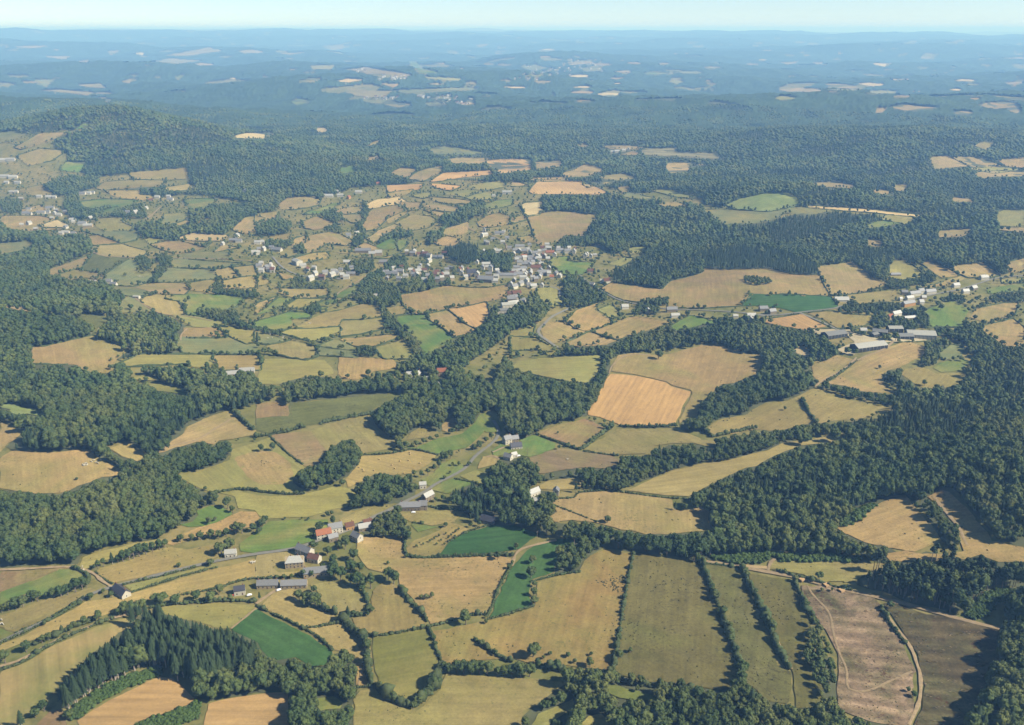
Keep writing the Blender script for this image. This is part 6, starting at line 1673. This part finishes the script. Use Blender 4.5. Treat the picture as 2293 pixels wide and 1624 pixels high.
# ------------------------------------------------------------------ hedges
def hedge_geo(P, h, w, seed, leafy):
    rng = np.random.default_rng(seed); g = Geo()
    T = np.gradient(P, axis=0); T /= np.maximum(np.hypot(T[:, 0], T[:, 1])[:, None], 1e-6)
    N = np.stack([-T[:, 1], T[:, 0]], -1)
    n = len(P)
    H = h * np.clip(1 + 0.32 * hn(P[:, 0], P[:, 1], 30, 81) + rng.normal(0, 0.24, n), 0.3, 1.9)
    Wd = w * np.clip(1 + rng.normal(0, 0.26, n), 0.45, 1.8)
    z = zt(P[:, 0], P[:, 1]) + 0.2 + 2e-4 * np.hypot(P[:, 0], P[:, 1])
    if leafy:                                  # near hedge: a row of lumpy bushes grown into each other
        st = max(1, int(round(w * 0.75 / 1.6 * 1.0)))
        for i in range(0, n, st):
            if rng.random() < 0.09: continue
            big = 1.0 if rng.random() > 0.12 else rng.uniform(1.25, 1.7)
            rx = Wd[i] * big * rng.uniform(0.9, 1.3); rz = H[i] * 0.56 * big
            o2 = N[i] * rng.normal(0, 0.18 * w)
            g.blob((P[i, 0] + o2[0], P[i, 1] + o2[1], z[i] + H[i] * 0.42 * big), (rx, rx, rz), 1, rng, 0.15)
    else:
        prof = [(-1, -0.15), (-1.02, 0.5), (-0.45, 0.97), (0.45, 0.97), (1.02, 0.5), (1, -0.15)]
        V = np.zeros((n, 6, 3))
        for j, (a, b) in enumerate(prof):
            jw = rng.normal(0, 0.13 * w, n); jh = rng.normal(0, 0.10 * h, n) if b > 0 else 0
            V[:, j, :2] = P + N * (Wd * a + jw)[:, None]
            V[:, j, 2] = z + H * b + jh
        F = []
        for i in range(n - 1):
            for j in range(5):
                a = i * 6 + j
                F += [(a, a + 6, a + 7), (a, a + 7, a + 1)]
        for s in (0, (n - 1) * 6):
            F += [(s, s + 1, s + 2), (s, s + 2, s + 3), (s, s + 3, s + 4), (s, s + 4, s + 5)]
        g.add(V.reshape(-1, 3), F)
    if leafy:
        k = int(n * leafy)
        i = rng.integers(0, n - 1, k); t = rng.random(k)[:, None]
        ang = rng.uniform(0.1, math.pi - 0.1, k)
        c2 = P[i] * (1 - t) + P[i + 1] * t
        off = np.cos(ang) * Wd[i] * 1.02
        C = np.column_stack([c2 + N[i] * off[:, None], z[i] + H[i] * (0.25 + 0.75 * np.sin(ang))])
        Nn = np.column_stack([N[i] * np.cos(ang)[:, None], np.sin(ang)])
        g.leaves(C, Nn, 0.34 + 0.05 * h, rng)
    return g
hk = 0
for ln in HEDGES.strip().splitlines():
    t = ln.split()
    px = crop(int(t[0]), int(t[1]), parse_pts(t[3:]))
    W = chaikin(ground(px[:, 0], px[:, 1]), 2)
    P = resample(W, 1.6)
    h = float(t[2])
    hk += 1
    o = link('hedge', hedge_geo(P, h, 0.55 + 0.28 * h, 900 + hk, 5).mesh('hedge', M['hedge']))
    m = px[len(px) // 2]
    w = 'low clipped hedge' if h < 2.1 else ('dense field hedge' if h < 3.6 else 'tall bushy hedge')
    tag(o, uniq(w + ' ' + near_mark(*m), None), 'hedge', 'field hedges')
# hedges that ring the middle-distance fields
hr2 = np.random.default_rng(61)
for i, W, Ppx in hedge_jobs:
    ph = P_ = None
    D = densify(W, max(4.0, 0.0028 * np.hypot(W[:, 0], W[:, 1]).mean()))
    hgt = hr2.uniform(1.2, 2.4)
    n = len(D)
    s0 = hr2.integers(n); ln_ = int(n * hr2.uniform(0.5, 0.85))
    ids = (s0 + np.arange(ln_)) % n
    P = D[ids]
    if len(P) < 4: continue
    ok = np.array([not near_road(a, b, 4.5) for a, b in P])
    if ok.mean() < 0.9: P = P[:max(4, int(np.argmin(ok)) if ok[0] else 4)]
    if len(P) < 4: continue
    o = link('hedge', hedge_geo(P, hgt, 0.6 + 0.35 * hgt, 2000 + i, 0).mesh('hedge', M['hedge']))
    u, v = Ppx.mean(0)
    tag(o, uniq('hedge round the ' + FT[fields[i][0]][3] + ' ' + near_mark(u, v), None)[:150], 'hedge', 'hedges of the middle distance')

# ------------------------------------------------------------------ houses
WALL = {'w': plain_mat('white_render', srgb(244, 234, 216), 0.06, 0.5), 'c': plain_mat('cream_stone', srgb(206, 184, 148), 0.14, 1.2), 'g': plain_mat('grey_stone', srgb(168, 152, 130), 0.16, 1.2),
        'y': plain_mat('ochre_render', srgb(222, 170, 112), 0.08, 0.5), 'd': plain_mat('dark_cladding', srgb(82, 82, 84), 0.12, 0.6), 'm': plain_mat('pale_cladding', srgb(200, 196, 184), 0.08, 0.6)}
ROOF = {'s': plain_mat('slate', srgb(158, 156, 158), 0.14, 1.0, 0.55, 0.4), 'k': plain_mat('dark_slate', srgb(84, 82, 92), 0.12, 1.0, 0.5, 0.4), 'l': plain_mat('sheen_slate', srgb(208, 204, 198), 0.12, 1.0, 0.5, 0.4), 'b': plain_mat('brown_tile', srgb(136, 96, 80), 0.16, 1.0),  # slate and paler slate lightened: the sun's reflection is put into the colour
        'o': plain_mat('orange_tile', srgb(194, 126, 94), 0.14, 1.0), 'm': plain_mat('grey_metal', srgb(148, 146, 142), 0.07, 0.3, 0.5, 0.4), 'n': plain_mat('pale_metal', srgb(204, 200, 190), 0.07, 0.3, 0.5, 0.4)}
RWORD = {'s': 'slate-roofed', 'k': 'dark-roofed', 'l': 'sheen-pale-roofed', 'b': 'brown-roofed', 'o': 'orange-tiled', 'm': 'grey metal-roofed', 'n': 'pale metal-roofed'}
WWORD = {'w': 'white', 'c': 'cream stone', 'g': 'grey stone', 'y': 'ochre', 'd': 'dark open-sided', 'm': 'pale clad'}
M['glass'] = plain_mat('window_glass', (0.03, 0.035, 0.045), 0.1, 1, 0.15, 0.5)
M['door'] = plain_mat('painted_door', (0.12, 0.08, 0.06), 0.1, 1)
M['brick'] = plain_mat('chimney_brick', srgb(170, 120, 96), 0.15, 1.5)
g = Geo(); g.box((0, 0, 0), (0.95, 0.10, 1.25)); WIN = g.mesh('window', M['glass'])
g = Geo(); g.box((0, 0, 0), (1.1, 0.12, 0.14)); SILL = g.mesh('sill', WALL['c'])
g = Geo(); g.box((0, 0, 0), (1.05, 0.10, 2.1)); DOOR = g.mesh('door', M['door'])
g = Geo(); g.box((0, 0, 0), (0.75, 0.6, 1.5)); g.box((0, 0, 0.85), (0.9, 0.72, 0.14)); CHIM = g.mesh('chimney', M['brick'])
_wm, _rm = {}, {}
def wall_mesh(L, W, H, rise, wk):
    k = (L, W, H, rise, wk)
    if k in _wm: return _wm[k]
    x, y = L / 2, W / 2
    V = [(-x, -y, -2), (x, -y, -2), (x, y, -2), (-x, y, -2), (-x, -y, H), (x, -y, H), (x, y, H), (-x, y, H), (-x, 0, H + rise), (x, 0, H + rise)]
    F = [(0, 1, 5, 4), (2, 3, 7, 6), (1, 2, 6, 9, 5), (3, 0, 4, 8, 7), (3, 2, 1, 0), (4, 5, 9, 8), (6, 7, 8, 9)]
    _wm[k] = mesh_np('wall', np.array(V), F, WALL[wk]); return _wm[k]
def roof_mesh(L, W, H, rise, rk, hip):
    k = (L, W, H, rise, rk, hip)
    if k in _rm: return _rm[k]
    e = 0.4; x = L / 2 + 0.3; y = W / 2 + e; t = 0.22
    zl = H - rise * e / (W / 2) + 0.05; zr = H + rise + 0.05; hx = x - (W * 0.42 if hip else 0)
    V = []
    for dz in (0, t):
        V += [(-x, -y, zl + dz), (x, -y, zl + dz), (x, y, zl + dz), (-x, y, zl + dz), (-hx, 0, zr + dz), (hx, 0, zr + dz)]
    F = [(6, 7, 11, 10), (8, 9, 10, 11), (1, 0, 4, 5), (3, 2, 5, 4), (0, 1, 7, 6), (2, 3, 9, 8)]
    if hip: F += [(7, 8, 11), (9, 6, 10), (2, 1, 5), (0, 3, 4), (1, 2, 8, 7), (3, 0, 6, 9)]
    else: F += [(1, 5, 11, 7), (5, 2, 8, 11), (0, 6, 10, 4), (4, 10, 9, 3)]
    _rm[k] = mesh_np('roof', np.array(V, float), F, ROOF[rk]); return _rm[k]
def house(p, x, y, L, W, H, yaw, rk, wk, label, group, hip=False, name='house'):
    d = math.hypot(x, y)
    z = float(zt(x, y)) + 0.3 + 2.2e-4 * d
    root = empty(name, (x, y, z), R(yaw))
    shed = rk in 'mn'
    rise = W * (0.20 if shed else 0.46)
    L, W, H = round(L, 1), round(W, 1), round(H, 1)
    wall = link('wall', wall_mesh(L, W, H, rise, wk), root)
    roof = link('roof', roof_mesh(L, W, H, rise, rk, hip), root)
    if not shed and L > 7:
        for s in ([1, -1] if L > 15 else [1]):
            link('chimney', CHIM, roof, (s * (L / 2 - 1.4 - (W * .4 if hip else 0)), 0.15, H + rise + 0.55))
    if d < 1250 and not shed:
        rows = [1.5] if H < 4.6 else [1.5, 4.0]
        n = max(2, int(L / 3.2))
        dk = n // 2
        for side in (-1, 1):
            for zr in rows:
                for i in range(n):
                    xx = -L / 2 + L * (i + 0.5) / n
                    if side == -1 and i == dk and zr == rows[0]:
                        link('door', DOOR, root, (xx, side * (W / 2 + 0.01), 1.05)); continue
                    w = link('window', WIN, root, (xx, side * (W / 2 + 0.01), zr))
                    link('sill', SILL, w, (0, side * 0.02, -0.70))
        for side in (-1, 1):
            w = link('window', WIN, root, (side * (L / 2 + 0.01), 0, rows[-1])); w.rotation_euler = (0, 0, math.pi / 2)
    if shed and L > 18:
        n = int(L / 6)
        for i in range(n + 1):
            gname = 'post'
            if (L, H) not in _posts:
                q = Geo(); q.box((0, 0, H / 2 - .5), (0.3, 0.3, H + 1)); _posts[(L, H)] = q.mesh('post', ROOF['n'])
            link(gname, _posts[(L, H)], root, (-L / 2 + 0.4 + (L - .8) * i / n, -W / 2 - 0.18, 0))
    tag(root, label, 'shed' if shed else 'house', group)
    return root
_posts = {}
rest = []
_rank = np.argsort([-(h[1] + h[3]) / math.hypot(*w) for w, h in zip(HW, house_list)])
_big = set(int(i) for i in _rank[:300])
for hi_, ((x, y), h) in enumerate(zip(HW, house_list)):
    p, L, W, H, yaw, rk, wk, cr = h
    d = math.hypot(x, y)
    if hi_ not in _big:
        rest.append((x, y, L, W, H, yaw, rk, wk)); continue
    lw = 'long ' if L >= 18 else ('small ' if L <= 9 else '')
    shed = rk in 'mn'
    nm = ('farm shed' if shed else 'house')
    lab = (lw + RWORD[rk] + ' ' + WWORD[wk] + ' ' + nm).strip() + ' ' + near_mark(p[0], p[1])
    r = house(p, x, y, L, W, H, yaw, rk, wk, uniq(lab, None), 'houses and farm buildings of the valley', hip=(rk == 'l' and L == 16), name='farm_shed' if shed else 'house')
# far villages
vr = np.random.default_rng(71)
def far_village(h, x0, x1, y0, y1, n, what):
    P = np.stack([vr.uniform(x0, x1, n), vr.uniform(y0, y1, n)], -1)
    px = crop(h, 0, P)
    W = ground(px[:, 0], px[:, 1])
    for (x, y), p in zip(W, px):
        d = math.hypot(x, y)
        rest.append((x, y, float(vr.choice([12., 15., 20.])), float(vr.choice([8., 10.])), float(vr.choice([5., 6.])), float(vr.choice([0., 80., 25.])), str(vr.choice(['l', 's', 'l', 'b'])), 'w'))
far_village(4, 1590, 1650, 308, 326, 6, 'the hilltop village')
far_village(4, 1695, 1825, 340, 358, 22, 'the hilltop village')
far_village(4, 1620, 1780, 434, 450, 16, 'the far valley village')
far_village(4, 1860, 1920, 430, 444, 6, 'the far valley village')
far_village(4, 1955, 2140, 430, 470, 26, 'the far valley village')
far_village(5, 55, 260, 285, 340, 30, 'the distant town')
far_village(5, 235, 410, 268, 320, 34, 'the distant town')
far_village(5, 0, 120, 350, 360, 8, 'the distant town')

VM = np.zeros((MH, MW), np.int16)
for (x, y, *_) in rest:
    d = math.hypot(x, y)
    if d < 4000: continue
    u, v = project(np.array(x), np.array(y), zt(x, y) + 2)
    w_ = 1.1; raster(VM, np.array([(u - w_, v - 1.0), (u + w_, v - 1.0), (u + w_, v + 0.9), (u - w_, v + 0.9)]), 1)
far_forest()
# the houses beyond counting: roofs and walls of the far villages
rv, rfc, rmi = [], [], []
rmats = list(WALL.items()) + list(ROOF.items()); mi_ = {('w', k): i for i, (k, _) in enumerate(WALL.items())}
mi_.update({('r', k): i + len(WALL) for i, (k, _) in enumerate(ROOF.items())})
for (x, y, L, W, H, yaw, rk, wk) in rest:
    rise = W * (0.2 if rk in 'mn' else 0.46); z = float(zt(x, y)) + 0.3 + 2.2e-4 * math.hypot(x, y); ca, sa = math.cos(R(yaw)), math.sin(R(yaw))
    for tp, me in (('w', wall_mesh(L, W, H, rise, wk)), ('r', roof_mesh(L, W, H, rise, rk, False))):
        o0 = len(rv)
        for v in me.vertices: rv.append((x + v.co.x * ca - v.co.y * sa, y + v.co.x * sa + v.co.y * ca, z + v.co.z))
        for f in me.polygons:
            rfc.append(tuple(o0 + q for q in f.vertices)); rmi.append(mi_[(tp, wk if tp == 'w' else rk)])
me = bpy.data.meshes.new('distant_houses'); me.from_pydata(rv, [], rfc)
for _, m_ in rmats: me.materials.append(m_)
me.polygons.foreach_set('material_index', rmi); me.update()
tag(link('distant_houses', me), 'tiny white houses of the far villages and town in the haze', 'houses', kind='stuff')

# ------------------------------------------------------------------ wayside cross, poles, bales, cows, cars, logs
M['stone'] = plain_mat('pale_stone', srgb(225, 212, 188), 0.08, 1)
M['wood'] = plain_mat('weathered_wood', srgb(170, 150, 126), 0.15, 1)
M['straw'] = plain_mat('straw', srgb(226, 196, 140), 0.14, 1.5)
M['cow'] = plain_mat('white_hide', srgb(238, 228, 212), 0.05, 1)
def at(c, r, x, y):
    q = crop(c, r, [(x, y)])
    w = ground(q[:, 0], q[:, 1])[0]
    return w[0], w[1], float(zt(*w)) + 0.4 + 2.4e-4 * math.hypot(*w), q[0]
x, y, z, p = at(0, 3, 745, 240)
root = empty('wayside_cross', (x, y, z), 0.2)
q = Geo(); q.box((0, 0, 0.0), (3.0, 3.0, 0.5)); q.box((0, 0, 0.45), (2.1, 2.1, 0.45)); q.box((0, 0, 0.95), (1.2, 1.2, 0.6)); link('plinth', q.mesh('plinth', M['stone']), root)
q = Geo(); q.box((0, 0, 3.0), (0.42, 0.42, 3.6)); link('shaft', q.mesh('shaft', M['stone']), root)
q = Geo(); q.box((0, 0, 4.0), (1.7, 0.36, 0.40)); link('crossarm', q.mesh('crossarm', M['stone']), root)
tag(root, 'pale stone wayside cross where the tracks meet', 'cross')
_pole = {}
for s in POLES.split('|'):
    c, r, px_, py_, h = [float(v) for v in s.split(',')]
    x, y, z, p = at(int(c), int(r), px_, py_)
    root = empty('utility_pole', (x, y, z), 0.4)
    if h not in _pole:
        q = Geo(); q.tube([(0, 0, -.8), (0, 0, h * .5), (0, 0, h)], [0.17, 0.15, 0.11], 7); m1 = q.mesh('pole', M['wood'])
        q = Geo(); q.box((0, 0, h - 0.45), (1.7, 0.14, 0.16)); m2 = q.mesh('crossarm', M['wood'])
        q = Geo()
        for a in (-.7, 0, .7): q.box((a, 0, h - 0.27), (0.12, 0.12, 0.2))
        _pole[h] = (m1, m2, q.mesh('insulators', M['glass']))
    for nm, m in zip(('pole', 'crossarm', 'insulator'), _pole[h]): link(nm, m, root)
    tag(root, uniq('slim wooden utility pole ' + near_mark(*p), None), 'pole', 'utility poles')
def bale_mesh():
    bm = bmesh.new()
    bmesh.ops.create_cone(bm, cap_ends=True, segments=14, radius1=0.75, radius2=0.75, depth=1.25)
    bmesh.ops.bevel(bm, geom=[e for e in bm.edges if len(e.link_faces) == 2 and e.calc_face_angle(0) > 1], offset=0.09, segments=1, affect='EDGES')
    bmesh.ops.rotate(bm, verts=bm.verts, cent=(0, 0, 0), matrix=Matrix.Rotation(math.pi / 2, 3, 'X'))
    me = bpy.data.meshes.new('round_bale'); bm.to_mesh(me); bm.free(); me.materials.append(M['straw']); return me
BM = bale_mesh()
words = ['northernmost', 'twelfth from the copse', 'near the hedge corner']
for i, s in enumerate(BALES.split()):
    a, b = [float(v) for v in s.split(',')]
    x, y, z, p = at(1, 2, a, b)
    o = link('round_bale', BM, None, (x, y, z + 0.74)); o.rotation_euler = (0, 0, vr.uniform(0, 3)); o.scale = (1.15, 1.15, 1.15)
    tag(o, 'straw-coloured round bale lying in the straw-coloured hay field', 'bale', 'round bales in the hay field')
# cattle: one continuous body grown along a skeleton
def cow_mesh(graze):
    P = {'rump': ((-0.85, 0, 1.15), .30), 'hip': ((-0.6, 0, 1.18), .36), 'mid': ((0, 0, 1.08), .42), 'chest': ((0.62, 0, 1.10), .38), 'neck': ((0.98, 0, 1.28 if not graze else 1.0), .22),
         'poll': ((1.28, 0, 1.48 if not graze else .62), .16), 'nose': ((1.62, 0, 1.32 if not graze else .22), .10), 'tail1': ((-1.02, 0, 1.05), .05), 'tail2': ((-1.06, 0, .55), .04)}
    E = [('rump', 'hip'), ('hip', 'mid'), ('mid', 'chest'), ('chest', 'neck'), ('neck', 'poll'), ('poll', 'nose'), ('rump', 'tail1'), ('tail1', 'tail2')]
    for s, sy in (('l', .22), ('r', -.22)):
        P['fk' + s] = ((.62, sy, .55), .11); P['ff' + s] = ((.60, sy, .03), .075)
        P['hk' + s] = ((-.58, sy, .78), .16); P['hh' + s] = ((-.74, sy, .46), .09); P['hf' + s] = ((-.70, sy, .03), .075)
        P['ear' + s] = ((1.22, sy * 1.15, P['poll'][0][2] + .04), .05)
        E += [('chest', 'fk' + s), ('fk' + s, 'ff' + s), ('hip', 'hk' + s), ('hk' + s, 'hh' + s), ('hh' + s, 'hf' + s), ('poll', 'ear' + s)]
    keys = list(P)
    me = bpy.data.meshes.new('cow_skeleton')
    me.from_pydata([P[k][0] for k in keys], [(keys.index(a), keys.index(b)) for a, b in E], [])
    o = bpy.data.objects.new('cow_skeleton', me); COL.objects.link(o)
    sk = o.modifiers.new('skin', 'SKIN'); ss = o.modifiers.new('sub', 'SUBSURF'); ss.levels = 1
    for i, k in enumerate(keys):
        v = me.skin_vertices[0].data[i]; v.radius = (P[k][1], P[k][1]); v.use_root = (k == 'mid')
    bpy.context.view_layer.update()
    ev = o.evaluated_get(bpy.context.evaluated_depsgraph_get())
    out = bpy.data.meshes.new_from_object(ev); out.name = 'cow'
    bpy.data.objects.remove(o)
    out.materials.clear(); out.materials.append(M['cow'])
    return out
CW = [cow_mesh(False), cow_mesh(True)]
for i, s in enumerate(COWS.strip().split('|')):
    c, r, a, b = [float(v) for v in s.split()]
    if b < 0: continue
    x, y, z, p = at(int(c), int(r), a, b)
    o = link('cow', CW[i % 2], None, (x, y, z)); o.rotation_euler = (0, 0, vr.uniform(0, 6.28)); o.scale = (1.15,) * 3
    tag(o, uniq('white cow ' + ('grazing ' if i % 2 else 'standing ') + near_mark(*p), None), 'cow', 'white cattle at pasture')
# cars
M['tyre'] = plain_mat('tyre_rubber', (0.02, 0.02, 0.02), 0.1, 1)
def loft_car():
    bm = bmesh.new()
    prof = [(-2.05, .35), (-2.1, .75), (-1.95, .95), (-1.35, 1.42), (.25, 1.45), (1.0, .98), (1.95, .85), (2.1, .6), (2.05, .35)]
    rows = []
    for s in (-1, 1):
        rows.append([bm.verts.new((a, s * (.84 if b < 1.0 else .66), b)) for a, b in prof])
    for i in range(len(prof) - 1):
        bm.faces.new((rows[0][i], rows[0][i + 1], rows[1][i + 1], rows[1][i]))
    bm.faces.new((rows[0][-1], rows[0][0], rows[1][0], rows[1][-1]))
    bm.faces.new(rows[0][::-1]); bm.faces.new(rows[1])
    bmesh.ops.triangulate(bm, faces=[f for f in bm.faces if len(f.verts) > 4]); bmesh.ops.recalc_face_normals(bm, faces=bm.faces)
    me = bpy.data.meshes.new('body'); bm.to_mesh(me); bm.free(); return me
q = Geo(); q.tube([(0, -.11, 0), (0, .11, 0)], [.32, .32], 12); WHEEL = q.mesh('wheel', M['tyre'])
q = Geo(); q.box((0, 0, 0), (1.35, 1.42, .30)); CABIN = q.mesh('side_window', M['glass'])
for (c, r, a, b, rz, col, lab) in [(0, 3, 2235, 470, .3, (0.75, 0.74, 0.72), 'white parked car beside the small dark-roofed house'), (0, 3, 2075, 478, 1.0, (0.45, 0.06, 0.04), 'red parked car beside the small dark-roofed house'),
                                   (1, 3, 205, 425, .6, (0.7, 0.7, 0.7), 'silver car parked by the long slate farmhouse'), (2, 1, 288, 1290, -0.9, (0.05, 0.05, 0.06), 'dark car driving round the road bend below the village'),
                                   (1, 2, 1410, 1352, .1, (0.7, 0.7, 0.68), 'white car parked before the long slate farm building'), (2, 2, 60, 845, .5, (0.72, 0.72, 0.7), 'white car parked near the valley houses'), (3, 1, 780, 1520, 0.2, (0.7, 0.68, 0.6), 'white farm van beside the long cattle shed')]:
    x, y, z, p = at(c, r, a, b)
    root = empty('parked_car' if 'park' in lab else 'car', (x, y, z + .3), rz)
    me = loft_car(); me.materials.append(plain_mat('car_paint', col, 0.03, 1, 0.3, 0.5)); link('body', me, root)
    link('side_window', CABIN, root, (-.5, 0, 1.17))
    for wx in (-1.3, 1.3):
        for wy in (-.78, .78): link('wheel', WHEEL, root, (wx, wy, .32))
    tag(root, lab, 'car')
# log piles by the felled ground
q = Geo(); q.tube([(0, -2.2, 0), (0, 2.2, 0)], [.2, .18], 8); LOG = q.mesh('log', plain_mat('cut_log', srgb(206, 170, 128), 0.15, 1))
for (a, b, rz, lab) in [(520, 378, -1.1, 'stack of pale cut logs beside the dirt track'), (655, 425, -1.1, 'second stack of cut logs beside the dirt track, nearer the pines'), (300, 330, -1.0, 'stack of cut logs at the corner of the pinkish felled ground')]:
    x, y, z, p = at(3, 3, a, b)
    root = empty('log_pile', (x, y, z), rz)
    for lv in range(4):
        for i in range(12 - lv):
            link('log', LOG, root, ((i - 5.5 + lv * .5) * .42, vr.normal(0, .12), .25 + lv * .37))
    tag(root, lab, 'log pile', 'log piles')
# brash rows and stumps on the felled ground
g = Geo(); br = np.random.default_rng(91)
for (P, dens) in ((fields[[i for i, f in enumerate(fields) if f[0] == 'c'][0]][1], .05), (fields[[i for i, f in enumerate(fields) if f[0] == 'd'][0]][1], .045)):
    W = ground(P[:, 0], P[:, 1]); lo, hi = W.min(0), W.max(0)
    n = int((hi - lo).prod() * dens)
    q = lo + br.random((n, 2)) * (hi - lo)
    rowp = np.abs(((q[:, 1] - 0.18 * q[:, 0]) / 11.0) % 1 - .5)
    q = q[pip(W, q[:, 0], q[:, 1]) & (rowp < 0.20)]
    for x, y in q:
        z = float(zt(x, y)) + 1.0; a = br.uniform(-.5, .5); L = br.uniform(.7, 2.6)
        d = np.array([math.cos(a), math.sin(a), br.normal(0, .12)]) * L
        c = np.array([x, y, z + br.uniform(0, .35)]); w = np.array([-math.sin(a), math.cos(a), 0]) * br.uniform(.12, .35); h = np.array([0, 0, br.uniform(.15, .5)])
        g.add([c - d, c + w, c + d, c - w + h], [(0, 1, 3), (1, 2, 3), (0, 2, 1), (0, 3, 2)])
o = link('brash_debris', g.mesh('brash_debris', plain_mat('dead_branches', srgb(226, 200, 170), 0.4, 0.4)))
tag(o, 'rows of dead brash and branches on the felled ground', 'brash', kind='stuff')

# ------------------------------------------------------------------ haze
hb = Geo(); hb.box((0, 0, 0), (1, 1, 1))
hm = bpy.data.materials.new('haze_air'); hm.use_nodes = True
hn_ = hm.node_tree; hn_.nodes.clear()
ho = hn_.nodes.new('ShaderNodeOutputMaterial'); pv = hn_.nodes.new('ShaderNodeVolumePrincipled')
pv.inputs['Color'].default_value = (0.28, 0.56, 1.0, 1)
pv.inputs['Absorption Color'].default_value = (0.60, 0.88, 1.0, 1)
pv.inputs['Density'].default_value = HAZE_DENSITY
pv.inputs['Anisotropy'].default_value = 0.0
hn_.links.new(pv.outputs[0], ho.inputs['Volume'])
hz = link('haze', hb.mesh('haze', hm))
_gz = np.array([v.co.z for v in bpy.data.objects['ground'].data.vertices])
lowest, highest = float(_gz.min()) - 2.0, max(CAM_H, float(_gz.max())) + 30.0
hz.location = (0, 0, (lowest + highest) / 2); hz.scale = (190000, 190000, highest - lowest)
tag(hz, 'blue summer haze filling the air over the whole landscape', 'haze', kind='stuff')
